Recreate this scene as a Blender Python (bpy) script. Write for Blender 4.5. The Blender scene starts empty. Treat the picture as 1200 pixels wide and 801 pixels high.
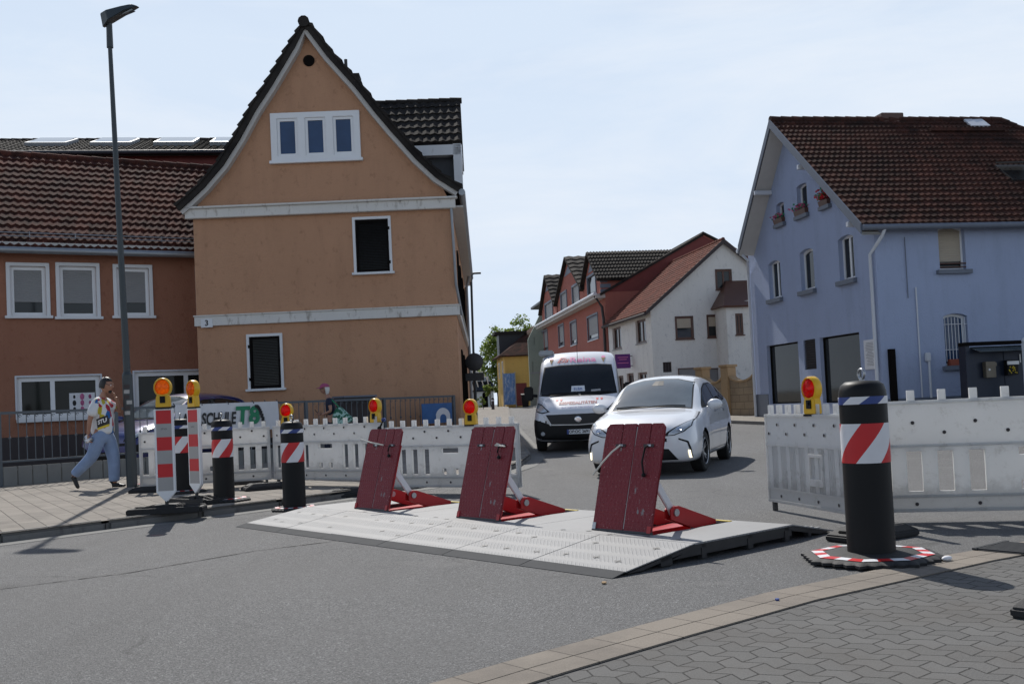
import bpy, bmesh, math, random
from mathutils import Vector, Matrix, geometry, noise
from mathutils.bvhtree import BVHTree
random.seed(7)
S = bpy.context.scene
R = math.radians
# ------------------------------------------------------------------ camera
PITCH, ROLL, EYE = .035, .047, 1.2
_f = Vector((0, math.cos(PITCH), math.sin(PITCH))); _u0 = Vector((0, -math.sin(PITCH), math.cos(PITCH))); _r0 = Vector((1, 0, 0))
_R = _r0*math.cos(ROLL) - _u0*math.sin(ROLL); _U = _u0*math.cos(ROLL) + _r0*math.sin(ROLL)
CAM = Vector((0, 0, EYE))
cd = bpy.data.cameras.new('camera'); cam = bpy.data.objects.new('camera', cd); S.collection.objects.link(cam)
cam.matrix_world = Matrix(((_R.x, _U.x, -_f.x, 0), (_R.y, _U.y, -_f.y, 0), (_R.z, _U.z, -_f.z, EYE), (0, 0, 0, 1)))
cd.sensor_width = 36; cd.lens = 36; cd.clip_end = 3000; cd.clip_start = .05; cd.shift_y = .0254
S.camera = cam
# ------------------------------------------------------------------ light
SUN_EL, SUN_AZ = R(46.5), R(-14.5)          # azimuth from +Y, negative = to the left
w = bpy.data.worlds.new('World'); S.world = w; w.use_nodes = True
nt = w.node_tree; nt.nodes.clear()
out = nt.nodes.new('ShaderNodeOutputWorld'); bg = nt.nodes.new('ShaderNodeBackground'); sky = nt.nodes.new('ShaderNodeTexSky')
sky.sky_type = 'NISHITA'; sky.sun_disc = False; sky.sun_elevation = SUN_EL; sky.sun_rotation = SUN_AZ
sky.air_density = 1.0; sky.dust_density = .6; sky.ozone_density = 1.3
bg.inputs[1].default_value = .1
tc = nt.nodes.new('ShaderNodeTexCoord'); mp = nt.nodes.new('ShaderNodeMapping'); mp.inputs['Scale'].default_value = (1.2, 1.2, 5)
nz = nt.nodes.new('ShaderNodeTexNoise'); nz.inputs['Scale'].default_value = 1.6; nz.inputs['Detail'].default_value = 7; nz.inputs['Roughness'].default_value = .55
cr = nt.nodes.new('ShaderNodeValToRGB'); cr.color_ramp.elements[0].position = .46; cr.color_ramp.elements[1].position = .78
cr.color_ramp.elements[1].color = (.35, .35, .35, 1); cr.color_ramp.elements[0].color = (.0, .0, .0, 1)
mx = nt.nodes.new('ShaderNodeMix'); mx.data_type = 'RGBA'
nt.links.new(tc.outputs['Generated'], mp.inputs[0]); nt.links.new(mp.outputs[0], nz.inputs[0]); nt.links.new(nz.outputs[0], cr.inputs[0])
sx_ = nt.nodes.new('ShaderNodeSeparateXYZ'); nt.links.new(tc.outputs['Generated'], sx_.inputs[0])
hz = nt.nodes.new('ShaderNodeValToRGB'); hz.color_ramp.elements[0].position = .0; hz.color_ramp.elements[0].color = (.85, .85, .85, 1); hz.color_ramp.elements[1].position = .45; hz.color_ramp.elements[1].color = (.0, .0, .0, 1)
nt.links.new(sx_.outputs[2], hz.inputs[0]); mm = nt.nodes.new('ShaderNodeMath'); mm.operation = 'ADD'; mm.use_clamp = True
fw = nt.nodes.new('ShaderNodeMapRange'); fw.inputs[1].default_value = -.6; fw.inputs[2].default_value = .8; fw.inputs[3].default_value = .0; fw.inputs[4].default_value = .66; nt.links.new(sx_.outputs[1], fw.inputs[0])
ma_ = nt.nodes.new('ShaderNodeMath'); ma_.operation = 'MULTIPLY_ADD'; ma_.inputs[1].default_value = .9; nt.links.new(cr.outputs[0], ma_.inputs[0]); nt.links.new(fw.outputs[0], ma_.inputs[2])
nt.links.new(ma_.outputs[0], mm.inputs[0]); nt.links.new(hz.outputs[0], mm.inputs[1]); nt.links.new(mm.outputs[0], mx.inputs[0]); nt.links.new(sky.outputs[0], mx.inputs[6]); mx.inputs[7].default_value = (6.9, 8.0, 9.5, 1)
n2_ = nt.nodes.new('ShaderNodeTexNoise'); n2_.inputs['Scale'].default_value = 2.1; n2_.inputs['Detail'].default_value = 8; n2_.inputs['Roughness'].default_value = .6; n2_.inputs['Distortion'].default_value = .4; nt.links.new(mp.outputs[0], n2_.inputs[0])
cr2 = nt.nodes.new('ShaderNodeValToRGB'); cr2.color_ramp.elements[0].position = .42; cr2.color_ramp.elements[0].color = (0, 0, 0, 1); cr2.color_ramp.elements[1].position = .72; cr2.color_ramp.elements[1].color = (.75, .75, .75, 1); nt.links.new(n2_.outputs[0], cr2.inputs[0])
mx2 = nt.nodes.new('ShaderNodeMix'); mx2.data_type = 'RGBA'; mx2.inputs[7].default_value = (8.6, 9.1, 9.8, 1); zf = nt.nodes.new('ShaderNodeMapRange'); zf.inputs[1].default_value = .38; zf.inputs[2].default_value = .75; zf.inputs[3].default_value = 1; zf.inputs[4].default_value = .12; nt.links.new(sx_.outputs[2], zf.inputs[0])
q1 = nt.nodes.new('ShaderNodeMath'); q1.operation = 'MULTIPLY'; nt.links.new(cr2.outputs[0], q1.inputs[0]); nt.links.new(zf.outputs[0], q1.inputs[1]); nt.links.new(q1.outputs[0], mx2.inputs[0])
q2 = nt.nodes.new('ShaderNodeMath'); q2.operation = 'MULTIPLY'; nt.links.new(mm.outputs[0], q2.inputs[0]); nt.links.new(zf.outputs[0], q2.inputs[1]); nt.links.new(q2.outputs[0], mx.inputs[0]); nt.links.new(mx.outputs[2], mx2.inputs[6])
nt.links.new(mx2.outputs[2], bg.inputs[0]); nt.links.new(bg.outputs[0], out.inputs[0])
sd = bpy.data.lights.new('sun', 'SUN'); sd.energy = 4.6; sd.angle = R(.5); sd.color = (1, .96, .9)
so = bpy.data.objects.new('sun', sd); S.collection.objects.link(so)
SUNV = Vector((math.sin(SUN_AZ)*math.cos(SUN_EL), math.cos(SUN_AZ)*math.cos(SUN_EL), math.sin(SUN_EL)))
so.rotation_euler = SUNV.to_track_quat('Z', 'Y').to_euler()
S.view_settings.view_transform = 'Standard'; S.view_settings.look = 'None'; S.view_settings.exposure = 0; S.view_settings.gamma = 1
S.render.engine = 'CYCLES'; S.render.resolution_x = 1024; S.render.resolution_y = 683
# ------------------------------------------------------------------ helpers
def zg(Y): return 0.0 if Y < 18 else min(.012*(Y-18), .9)
def ray(x, y): return _f + _R*((x-600)/1200) - _U*((y-431)/1200)
def G(x, y, z=0.0):
    d = ray(x, y); Y = 10
    for i in range(60):
        t = (zg(Y)+z-EYE)/d.z; Y = .5*Y+.5*d.y*t
    return CAM + d*t
def P(x, y, Y):
    d = ray(x, y); return CAM + d*(Y/d.y)
def frame(o, dr, z=0):
    a = math.atan2(dr[1], dr[0]); return Matrix.Translation((o[0], o[1], z)) @ Matrix.Rotation(a, 4, 'Z')
def hit(x, y, M, ax=1, off=0.0):
    Mi = M.inverted(); o = Mi @ CAM; d = (Mi.to_3x3() @ ray(x, y)); t = (off-o[ax])/d[ax]; return o + d*t
SWAP = Matrix(((0, 1, 0, 0), (1, 0, 0, 0), (0, 0, 1, 0), (0, 0, 0, 1)))   # plate's u runs along local y
T = Matrix.Translation
def RZ(a): return Matrix.Rotation(a, 4, 'Z')
def RX(a): return Matrix.Rotation(a, 4, 'X')
def RY(a): return Matrix.Rotation(a, 4, 'Y')
I4 = Matrix.Identity(4)

def inpoly(p, l):
    c = False; x, y = p; j = len(l)-1
    for i in range(len(l)):
        if (l[i][1] > y) != (l[j][1] > y) and x < (l[j][0]-l[i][0])*(y-l[i][1])/(l[j][1]-l[i][1])+l[i][0]: c = not c
        j = i
    return c
def fill_loops(loops):
    flat = [Vector(p) for l in loops for p in l]; ed = []; b = 0
    for l in loops: ed += [(b+i, b+(i+1) % len(l)) for i in range(len(l))]; b += len(l)
    vs, es, fs, ov, oe, of = geometry.delaunay_2d_cdt(flat, ed, [], 0, 1e-6)
    out = []
    for f in fs:
        c = sum((vs[i] for i in f), Vector((0, 0)))/len(f)
        if inpoly(c, loops[0]) and not any(inpoly(c, h) for h in loops[1:]) and all(ov[i] for i in f): out.append(tuple(ov[i][0] for i in f))
    return out
class MB:
    def __init__(s, M=None): s.v = []; s.f = []; s.mi = []; s.M = M or I4.copy(); s.cur = 0
    def add(s, vs, fs, m=None):
        b = len(s.v); s.v += [tuple(s.M @ Vector(p)) for p in vs]; s.f += [tuple(b+i for i in f) for f in fs]
        s.mi += [s.cur if m is None else m]*len(fs); return s
    def box(s, x0, x1, y0, y1, z0, z1, M=None, m=None):
        v = [(x, y, z) for x in (x0, x1) for y in (y0, y1) for z in (z0, z1)]
        if M is not None: v = [tuple(M @ Vector(p)) for p in v]
        return s.add(v, [(0, 1, 3, 2), (4, 6, 7, 5), (0, 4, 5, 1), (2, 3, 7, 6), (0, 2, 6, 4), (1, 5, 7, 3)], m)
    def cyl(s, p0, p1, r0, r1=None, n=12, cap=True, m=None):
        p0 = Vector(p0); p1 = Vector(p1); r1 = r0 if r1 is None else r1
        q = (p1-p0).to_track_quat('Z', 'Y'); vs = []
        for p, r in ((p0, r0), (p1, r1)):
            for i in range(n): a = 2*math.pi*i/n; vs.append(p + q @ Vector((r*math.cos(a), r*math.sin(a), 0)))
        fs = [(i, (i+1) % n, n+(i+1) % n, n+i) for i in range(n)]
        if cap: fs += [tuple(range(n))[::-1], tuple(range(n, 2*n))]
        return s.add(vs, fs, m)
    def tube(s, pts, r, n=8, m=None):
        pts = [Vector(p) for p in pts]; rs = r if isinstance(r, (list, tuple)) else [r]*len(pts); vs = []; 
        for k, p in enumerate(pts):
            d = (pts[min(k+1, len(pts)-1)] - pts[max(k-1, 0)]).normalized()
            up = Vector((0, 0, 1)) if abs(d.z) < .9 else Vector((0, 1, 0))
            a = d.cross(up).normalized(); b = d.cross(a)
            for i in range(n): t = 2*math.pi*i/n; vs.append(p + (a*math.cos(t)+b*math.sin(t))*rs[k])
        fs = [(k*n+i, k*n+(i+1) % n, (k+1)*n+(i+1) % n, (k+1)*n+i) for k in range(len(pts)-1) for i in range(n)]
        fs += [tuple(range(n)), tuple(range((len(pts)-1)*n, len(pts)*n))]
        return s.add(vs, fs, m)
    def lathe(s, prof, n=24, M=None, m=None, a0=0, a1=2*math.pi, cap=True):
        M = M or I4; vs = []; full = abs(a1-a0-2*math.pi) < 1e-6; k = n if full else n+1
        for r, z in prof:
            for i in range(k): a = a0+(a1-a0)*i/n; vs.append(M @ Vector((r*math.cos(a), r*math.sin(a), z)))
        fs = []
        for j in range(len(prof)-1):
            for i in range(n):
                i2 = (i+1) % n if full else i+1
                fs.append((j*k+i, j*k+i2, (j+1)*k+i2, (j+1)*k+i))
        if full and cap and tuple(prof[0]) != tuple(prof[-1]):
            if prof[0][0] > 1e-4: fs.append(tuple(range(k)))
            if prof[-1][0] > 1e-4: fs.append(tuple(range((len(prof)-1)*k, len(prof)*k)))
        return s.add(vs, fs, m)
    def plate(s, outer, holes=(), y0=0.0, y1=.1, M=None, m=None):
        M = M or I4; loops = [list(outer)]+[list(h) for h in holes]
        tris = fill_loops(loops)
        flat = [p for l in loops for p in l]; n = len(flat)
        vs = [M @ Vector((u, y0, z)) for u, z in flat] + [M @ Vector((u, y1, z)) for u, z in flat]
        fs = [tuple(t) for t in tris] + [tuple(n+i for i in t) for t in tris]
        b = 0
        for l in loops:
            k = len(l)
            fs += [(b+i, b+(i+1) % k, n+b+(i+1) % k, n+b+i) for i in range(k)]; b += k
        return s.add(vs, fs, m)
    def quad(s, a, b, c, d, m=None): return s.add([a, b, c, d], [(0, 1, 2, 3)], m)
    def slab(s, pts, t, m=None):      # polygon thickened along its own normal
        pts = [Vector(p) for p in pts]; nrm = (pts[1]-pts[0]).cross(pts[2]-pts[0]).normalized()*t; k = len(pts)
        return s.add(pts+[p-nrm for p in pts], [tuple(range(k)), tuple(range(k, 2*k))[::-1]]+[(i, (i+1) % k, k+(i+1) % k, k+i) for i in range(k)], m)
    def ball(s, c, r, nu=16, nv=10, m=None):
        r = r if isinstance(r, (tuple, list)) else (r, r, r); vs = []; c = Vector(c)
        for j in range(nv+1):
            t = math.pi*j/nv
            for i in range(nu): a = 2*math.pi*i/nu; vs.append(c+Vector((r[0]*math.sin(t)*math.cos(a), r[1]*math.sin(t)*math.sin(a), r[2]*math.cos(t))))
        return s.add(vs, [(j*nu+i, j*nu+(i+1) % nu, (j+1)*nu+(i+1) % nu, (j+1)*nu+i) for j in range(nv) for i in range(nu)], m)
    def build(s, name, mats, parent=None, smooth=False, bevel=0, fix=True):
        me = bpy.data.meshes.new(name); me.from_pydata(s.v, [], s.f)
        mats = mats if isinstance(mats, (list, tuple)) else [mats]
        for mt in mats: me.materials.append(mt)
        me.polygons.foreach_set('material_index', s.mi); me.update()
        bm = bmesh.new(); bm.from_mesh(me)
        bmesh.ops.remove_doubles(bm, verts=bm.verts, dist=1e-5)
        if fix: bmesh.ops.recalc_face_normals(bm, faces=bm.faces)
        if bevel:
            ed = [e for e in bm.edges if len(e.link_faces) == 2 and e.calc_face_angle(0) > .5]
            bmesh.ops.bevel(bm, geom=ed, offset=bevel, segments=2, affect='EDGES', clamp_overlap=True)
        bm.to_mesh(me); bm.free()
        if smooth or bevel:
            me.polygons.foreach_set('use_smooth', [True]*len(me.polygons)); me.set_sharp_from_angle(angle=R(smooth if smooth and smooth is not True else 35))
        o = bpy.data.objects.new(name, me); S.collection.objects.link(o)
        if parent is not None: o.parent = parent
        return o

def tag(o, label=None, cat=None, group=None, kind=None):
    if label: o['label'] = label
    if cat: o['category'] = cat
    if group: o['group'] = group
    if kind: o['kind'] = kind
    return o
def thing(name, label, cat, M=None, group=None):
    o = bpy.data.objects.new(name, None); S.collection.objects.link(o); o.empty_display_size = .2
    if M is not None: o.matrix_world = M
    return tag(o, label, cat, group)
def copy_tree(o, parent=None):
    c = o.copy(); S.collection.objects.link(c)
    if parent is not None: c.parent = parent
    for ch in [x for x in bpy.data.objects if x.parent == o]: copy_tree(ch, c)
    return c
def text_mesh(txt, size, bold=0.0, shear=0.0, spacing=1.0):
    cu = bpy.data.curves.new('txt', 'FONT'); cu.body = txt; cu.size = size; cu.align_x = 'CENTER'; cu.align_y = 'CENTER'
    cu.offset = bold; cu.shear = shear; cu.space_character = spacing; cu.resolution_u = 3
    o = bpy.data.objects.new('txt', cu); S.collection.objects.link(o); dg = bpy.context.evaluated_depsgraph_get()
    me = bpy.data.meshes.new_from_object(o.evaluated_get(dg)); v = [q.co.copy() for q in me.vertices]; f = [tuple(p.vertices) for p in me.polygons]
    bpy.data.objects.remove(o); bpy.data.meshes.remove(me); bpy.data.curves.remove(cu)
    return v, f
def add_text(mb, txt, size, M, bold=0.0, shear=0.0, m=None, width=None, spacing=1.0):   # M maps text x->x, text y->z
    v, f = text_mesh(txt, size, bold, shear, spacing)
    if width:
        xs = [p.x for p in v]; k = width/(max(xs)-min(xs))
        for p in v: p.x *= k
    mb.add([M @ Vector((p.x, 0, p.y)) for p in v], f, m)
# ------------------------------------------------------------------ materials
def nm(name):
    m = bpy.data.materials.new(name); m.use_nodes = True; t = m.node_tree
    return m, t, t.nodes['Principled BSDF']
def L(t, a, b): t.links.new(a, b)
def mixc(t, fac, a, b, mode='MIX'):
    n = t.nodes.new('ShaderNodeMix'); n.data_type = 'RGBA'; n.blend_type = mode
    for i, v in ((0, fac), (6, a), (7, b)):
        if hasattr(v, 'is_linked'): L(t, v, n.inputs[i])
        else: n.inputs[i].default_value = v if i == 0 else (v[0], v[1], v[2], 1)
    return n.outputs[2]
def ramp(t, src, stops):
    n = t.nodes.new('ShaderNodeValToRGB'); L(t, src, n.inputs[0]); e = n.color_ramp.elements
    while len(e) < len(stops): e.new(.5)
    for q, (p, c) in zip(e, stops): q.position = p; q.color = (c, c, c, 1) if isinstance(c, (int, float)) else (*c, 1)
    return n.outputs[0]
def objc(t, scale=(1, 1, 1), rot=(0, 0, 0)):
    a = t.nodes.new('ShaderNodeTexCoord'); b = t.nodes.new('ShaderNodeMapping'); b.inputs['Scale'].default_value = scale; b.inputs['Rotation'].default_value = rot
    L(t, a.outputs['Object'], b.inputs[0]); return b.outputs[0]
def noisef(t, vec, scale, detail=4, rough=.55):
    n = t.nodes.new('ShaderNodeTexNoise'); n.inputs['Scale'].default_value = scale; n.inputs['Detail'].default_value = detail; n.inputs['Roughness'].default_value = rough
    L(t, vec, n.inputs['Vector']); return n.outputs[0]
def bump(t, h, s, d, bs):
    n = t.nodes.new('ShaderNodeBump'); n.inputs['Strength'].default_value = s; n.inputs['Distance'].default_value = d; L(t, h, n.inputs['Height']); L(t, n.outputs[0], bs.inputs['Normal'])
def mat(name, col, rough=.6, metal=0.0, var=.12, scale=4, b=0.0, bs=60, dirt=None, dirtpos=.6, coat=0, spec=.5, streak=None):
    m, t, p = nm(name); v = objc(t)
    c = mixc(t, noisef(t, v, scale), [x*(1-var) for x in col], [min(1, x*(1+var)) for x in col])
    if dirt:
        n2 = noisef(t, objc(t, (1, 1, .35)), scale*2.3, 8, .7)
        c = mixc(t, ramp(t, n2, [(dirtpos, 0), (dirtpos+.18, .85)]), c, dirt)
    L(t, c, p.inputs['Base Color']); p.inputs['Roughness'].default_value = rough; p.inputs['Metallic'].default_value = metal
    p.inputs['Specular IOR Level'].default_value = spec
    if coat: p.inputs['Coat Weight'].default_value = coat; p.inputs['Coat Roughness'].default_value = .06
    if b: bump(t, noisef(t, v, bs, 5), b, .01, p)
    return m
def stucco(name, col, mark=None, var=.1):
    m, t, p = nm(name); v = objc(t)
    c = mixc(t, noisef(t, v, .7, 5), [x*(1-var) for x in col], [x*(1+var) for x in col])
    n2 = noisef(t, objc(t, (1, 1, .8), (0, R(20), 0)), 4.6, 10, .74)
    c = mixc(t, ramp(t, n2, [(.55, 0), (.66, .6)]), c, mark or [x*.55 for x in col])
    n3 = noisef(t, objc(t, (2, 2, .35)), 1.1, 5, .6)
    c = mixc(t, ramp(t, n3, [(.5, 0), (.75, .28)]), c, [x*.58 for x in col])
    L(t, c, p.inputs['Base Color']); p.inputs['Roughness'].default_value = .92; p.inputs['Specular IOR Level'].default_value = .15
    bump(t, noisef(t, v, 22, 7, .65), .7, .03, p); return m
def glass(name, col=(.015, .018, .02), rough=.05, spec=.4):
    m, t, p = nm(name); v = objc(t)
    c = mixc(t, noisef(t, v, 1.2, 3), [x*.5 for x in col], [x*1.8 for x in col]); L(t, c, p.inputs['Base Color'])
    p.inputs['Roughness'].default_value = rough; p.inputs['Specular IOR Level'].default_value = spec
    bump(t, noisef(t, v, .8, 1), .05, .02, p); return m
def tilemat(name, cols, rough=.5, spec=.4):
    m, t, p = nm(name); v = objc(t)
    vo = t.nodes.new('ShaderNodeTexVoronoi'); vo.inputs['Scale'].default_value = 3.6; L(t, v, vo.inputs['Vector'])
    c = mixc(t, ramp(t, vo.outputs['Color'], [(.2, 0), (.9, 1)]), cols[0], cols[1])
    c = mixc(t, ramp(t, noisef(t, v, 2.2, 8, .7), [(.45, 0), (.7, .8)]), c, cols[2])
    c = mixc(t, ramp(t, noisef(t, v, .6, 6, .65), [(.42, 0), (.68, .65)]), c, cols[2]); c = mixc(t, ramp(t, noisef(t, v, 9, 9, .75), [(.62, 0), (.7, .5)]), c, (.10, .10, .08))
    L(t, c, p.inputs['Base Color']); p.inputs['Roughness'].default_value = rough; p.inputs['Specular IOR Level'].default_value = spec
    bump(t, noisef(t, v, 30, 5), .4, .01, p); return m

M_ = {}
M_['orange'] = stucco('orange_stucco', (.50, .285, .175), (.30, .155, .09), .1)
M_['orange2'] = stucco('deep_orange_stucco', (.33, .155, .10), (.2, .08, .05), .08)
M_['blue'] = stucco('pale_blue_stucco', (.37, .43, .585), (.325, .38, .52), .06)
M_['white'] = stucco('white_stucco', (.72, .71, .67), (.42, .42, .41), .06)
M_['pink'] = stucco('salmon_stucco', (.37, .14, .11), (.36, .1, .08), .06)
M_['darkred'] = mat('dark_red_cladding', (.17, .035, .03), .7, var=.2, scale=2)
M_['yellow'] = stucco('yellow_stucco', (.60, .38, .12), (.4, .26, .1), .06)
M_['green'] = stucco('grey_green_stucco', (.30, .35, .30), (.22, .26, .22), .06)
M_['plinth'] = mat('dark_plinth', (.06, .05, .05), .9, b=.3)
M_['bluegrey'] = mat('blue_grey_trim', (.14, .16, .20), .6, var=.1, b=.1)
M_['wood'] = mat('white_trim', (.72, .73, .74), .55, var=.06, scale=3, dirt=(.3, .27, .23), dirtpos=.62)
M_['peel'] = mat('peeling_white_trim', (.66, .64, .60), .6, var=.08, scale=3, dirt=(.17, .13, .09), dirtpos=.55, b=.3)
M_['pvc'] = mat('white_plastic_window', (.78, .79, .80), .35, var=.03)
M_['shutter'] = mat('dark_wood_shutter', (.008, .0065, .006), .9, var=.3, scale=8, spec=.1)
M_['roller'] = mat('grey_roller_shutter', (.26, .26, .26), .6, var=.06)
M_['rollerbeige'] = mat('beige_roller_shutter', (.42, .36, .28), .6, var=.06)
M_['brown'] = mat('brown_window_wood', (.10, .045, .03), .5, var=.2)
M_['gutter'] = mat('zinc_gutter', (.30, .32, .34), .45, .6, var=.15)
M_['gutterw'] = mat('white_gutter', (.60, .62, .66), .4, 0, var=.06)
M_['glass'] = glass('window_glass'); M_['glassblue'] = glass('blue_window_glass', (.02, .05, .12), .08); M_['shopglass'] = glass('shop_glass', (.016, .018, .016), .05, .22)
M_['tile_red'] = tilemat('old_red_roof_tile', ((.12, .04, .028), (.06, .024, .018), (.03, .022, .02)), .9, .1)
M_['tile_brown'] = tilemat('brown_roof_tile', ((.10, .042, .032), (.05, .026, .021), (.028, .022, .02)), .9, .08)
M_['tile_dark'] = tilemat('dark_roof_tile', ((.03, .026, .024), (.018, .017, .017), (.05, .045, .04)), .8, .06)
M_['tile_pink'] = tilemat('weathered_pink_roof_tile', ((.20, .075, .055), (.14, .055, .042), (.10, .055, .045)), .85, .04)
M_['slate'] = mat('dark_slate', (.018, .020, .028), .5, var=.3, scale=8)
M_['soffit'] = mat('soffit_board', (.50, .48, .45), .7, var=.1)
M_['steel'] = mat('galvanised_steel', (.42, .43, .44), .4, .85, var=.15, scale=12)
M_['darksteel'] = mat('dark_steel', (.05, .05, .052), .5, .4, var=.3, scale=9)
M_['lip'] = mat('worn_steel_lip', (.055, .057, .06), .85, 0, var=.25, scale=6, spec=.2)
M_['rail'] = mat('railing_iron', (.10, .115, .13), .5, .3, var=.2)
M_['pole'] = mat('painted_pole', (.045, .055, .06), .45, .2, var=.15, scale=2)
M_['rubber'] = mat('black_rubber', (.016, .016, .017), .75, var=.3, scale=9, b=.3, dirt=(.07, .068, .065), dirtpos=.62)
M_['blackpl'] = mat('black_plastic', (.009, .009, .0095), .5, var=.3, scale=3, spec=.22)
M_['concrete'] = mat('weathered_concrete', (.20, .20, .19), .9, var=.15, scale=3, b=.5, dirt=(.09, .09, .08), dirtpos=.58)
M_['yellowpl'] = mat('yellow_plastic', (.72, .42, .01), .35, var=.08, spec=.5)
M_['white2'] = mat('reflective_white', (.72, .72, .74), .4, var=.06, scale=12, dirt=(.4, .39, .37), dirtpos=.68)
M_['grey2'] = mat('reflective_grey', (.36, .35, .34), .5, var=.06, scale=12)
M_['red2'] = mat('reflective_red', (.55, .01, .015), .4, var=.08, scale=12)
M_['blue2'] = mat('reflective_blue', (.02, .05, .22), .35, var=.08)
M_['orange3'] = mat('reflective_orange', (.55, .22, .05), .35)
M_['yellowp'] = mat('yellow_paint', (.65, .48, .03), .5, var=.1)
M_['carwhite'] = mat('pearl_white_car_paint', (.74, .75, .77), .3, 0, var=.02, coat=1)
M_['vanwhite'] = mat('silver_white_van_paint', (.68, .69, .73), .32, .0, var=.02, coat=.8)
M_['carblue'] = mat('dark_blue_car_paint', (.008, .014, .13), .3, .2, var=.05, coat=1)
M_['carglass'] = glass('car_glass', (.010, .011, .012), .03, .45)
M_['screen'] = glass('windscreen_glass', (.10, .12, .132), .02, 1)  # pale base colour stands in for sky reflected in the windscreen
M_['chrome'] = mat('chrome', (.75, .76, .78), .12, 1, var=.02)
M_['rim'] = mat('alloy_rim', (.42, .43, .45), .3, .8, var=.05)
M_['tyre'] = mat('tyre_rubber', (.014, .014, .014), .8, var=.2)
M_['lampglass'] = mat('headlight_lens', (.5, .53, .56), .08, .3, var=.3, scale=30, coat=1)
M_['led'], _t, _p = nm('daytime_running_light'); _p.inputs['Base Color'].default_value = (.9, .85, .7, 1); _p.inputs['Emission Color'].default_value = (1, .9, .65, 1); _p.inputs['Emission Strength'].default_value = 1.6
M_['plate'] = mat('number_plate_white', (.72, .74, .76), .4, var=.04)
M_['ink'] = mat('black_ink', (.012, .012, .014), .5); M_['inkblue'] = mat('blue_ink', (.02, .07, .32), .5); M_['inkred'] = mat('red_ink', (.5, .02, .03), .5)
M_['pinkink'] = mat('pink_lettering', (.75, .2, .42), .5); M_['greenink'] = mat('green_ink', (.01, .22, .1), .5); M_['dred'] = mat('dark_red_ink', (.2, .015, .04), .5)
M_['whiteink'] = mat('white_lettering', (.75, .75, .76), .5); M_['purple'] = mat('purple_sign', (.13, .02, .2), .5)
M_['skin'] = mat('skin', (.34, .17, .11), .5, var=.08, scale=10); M_['skin2'] = mat('fair_skin', (.33, .175, .12), .5, var=.08, scale=10)
M_['hair'] = mat('black_hair', (.01, .008, .007), .45, var=.4, scale=40, b=.5, bs=90); M_['hairw'] = mat('white_hair', (.62, .62, .6), .5, var=.1, scale=40, b=.5, bs=90)
M_['jeans'] = mat('light_blue_denim', (.22, .30, .46), .85, var=.25, scale=7, b=.4, bs=25); M_['navy'] = mat('navy_cloth', (.012, .018, .04), .85, var=.2)
M_['capc'] = mat('dusty_pink_cap_cloth', (.34, .07, .15), .8, var=.12); M_['shoe'] = mat('black_shoe', (.01, .01, .01), .5)
M_['terra'] = mat('terracotta_pot', (.30, .07, .035), .7); M_['flower'] = mat('red_petals', (.5, .01, .02), .6, var=.4, scale=30); M_['pinkflower'] = mat('pink_petals', (.5, .1, .22), .6, var=.4, scale=30)
M_['bark'] = mat('bark', (.09, .065, .045), .9, b=.6); M_['sand'] = mat('sandstone', (.34, .23, .12), .85, var=.15, scale=6, b=.4)
M_['navygate'] = mat('navy_gate_metal', (.012, .02, .04), .4, .2, var=.1); M_['box'] = mat('bronze_mailbox', (.16, .14, .11), .4, .5)
M_['ropew'] = mat('white_rope', (.6, .58, .52), .8); M_['paper'] = mat('white_paper', (.7, .7, .72), .6, var=.04)

def barrier_mat():
    m, t, p = nm('white_barrier_plastic'); v = objc(t)
    c = mixc(t, noisef(t, v, 2.5, 5), (.74, .74, .73), (.84, .84, .83))
    c = mixc(t, ramp(t, noisef(t, v, 9, 9, .75), [(.55, 0), (.7, .45)]), c, (.42, .40, .36))
    sx = t.nodes.new('ShaderNodeSeparateXYZ'); L(t, v, sx.inputs[0])
    n = noisef(t, v, 14, 8, .7); mth = t.nodes.new('ShaderNodeMath'); mth.operation = 'MULTIPLY_ADD'; L(t, n, mth.inputs[0]); mth.inputs[1].default_value = -.5; L(t, sx.outputs[2], mth.inputs[2])
    c = mixc(t, ramp(t, mth.outputs[0], [(0, .28), (.13, 0)]), c, (.28, .26, .23))
    L(t, c, p.inputs['Base Color']); p.inputs['Roughness'].default_value = .5; bump(t, noisef(t, v, 20, 4), .15, .01, p)
    tr = t.nodes.new('ShaderNodeBsdfTranslucent'); L(t, c, tr.inputs[0]); ms = t.nodes.new('ShaderNodeMixShader'); ms.inputs[0].default_value = .4
    L(t, p.outputs[0], ms.inputs[1]); L(t, tr.outputs[0], ms.inputs[2]); L(t, ms.outputs[0], t.nodes['Material Output'].inputs[0]); return m
M_['barrier'] = barrier_mat()
def lens_mat(name, col):
    m, t, p = nm(name); v = objc(t)
    vo = t.nodes.new('ShaderNodeTexVoronoi'); vo.inputs['Scale'].default_value = 30; L(t, v, vo.inputs['Vector'])
    c = mixc(t, ramp(t, vo.outputs['Distance'], [(.1, 0), (.7, 1)]), [x*1.0 for x in col], [x*.7 for x in col])
    L(t, c, p.inputs['Base Color']); p.inputs['Roughness'].default_value = .12; p.inputs['Coat Weight'].default_value = .6
    tr = t.nodes.new('ShaderNodeBsdfTranslucent'); L(t, c, tr.inputs[0]); ms = t.nodes.new('ShaderNodeMixShader'); ms.inputs[0].default_value = .75
    tp = t.nodes.new('ShaderNodeBsdfTransparent'); tp.inputs[0].default_value = (*col, 1); m2_ = t.nodes.new('ShaderNodeMixShader'); m2_.inputs[0].default_value = .5
    L(t, tr.outputs[0], m2_.inputs[1]); L(t, tp.outputs[0], m2_.inputs[2]); L(t, p.outputs[0], ms.inputs[1]); L(t, m2_.outputs[0], ms.inputs[2]); L(t, ms.outputs[0], t.nodes['Material Output'].inputs[0])
    bump(t, vo.outputs['Distance'], .5, .01, p); return m
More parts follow.
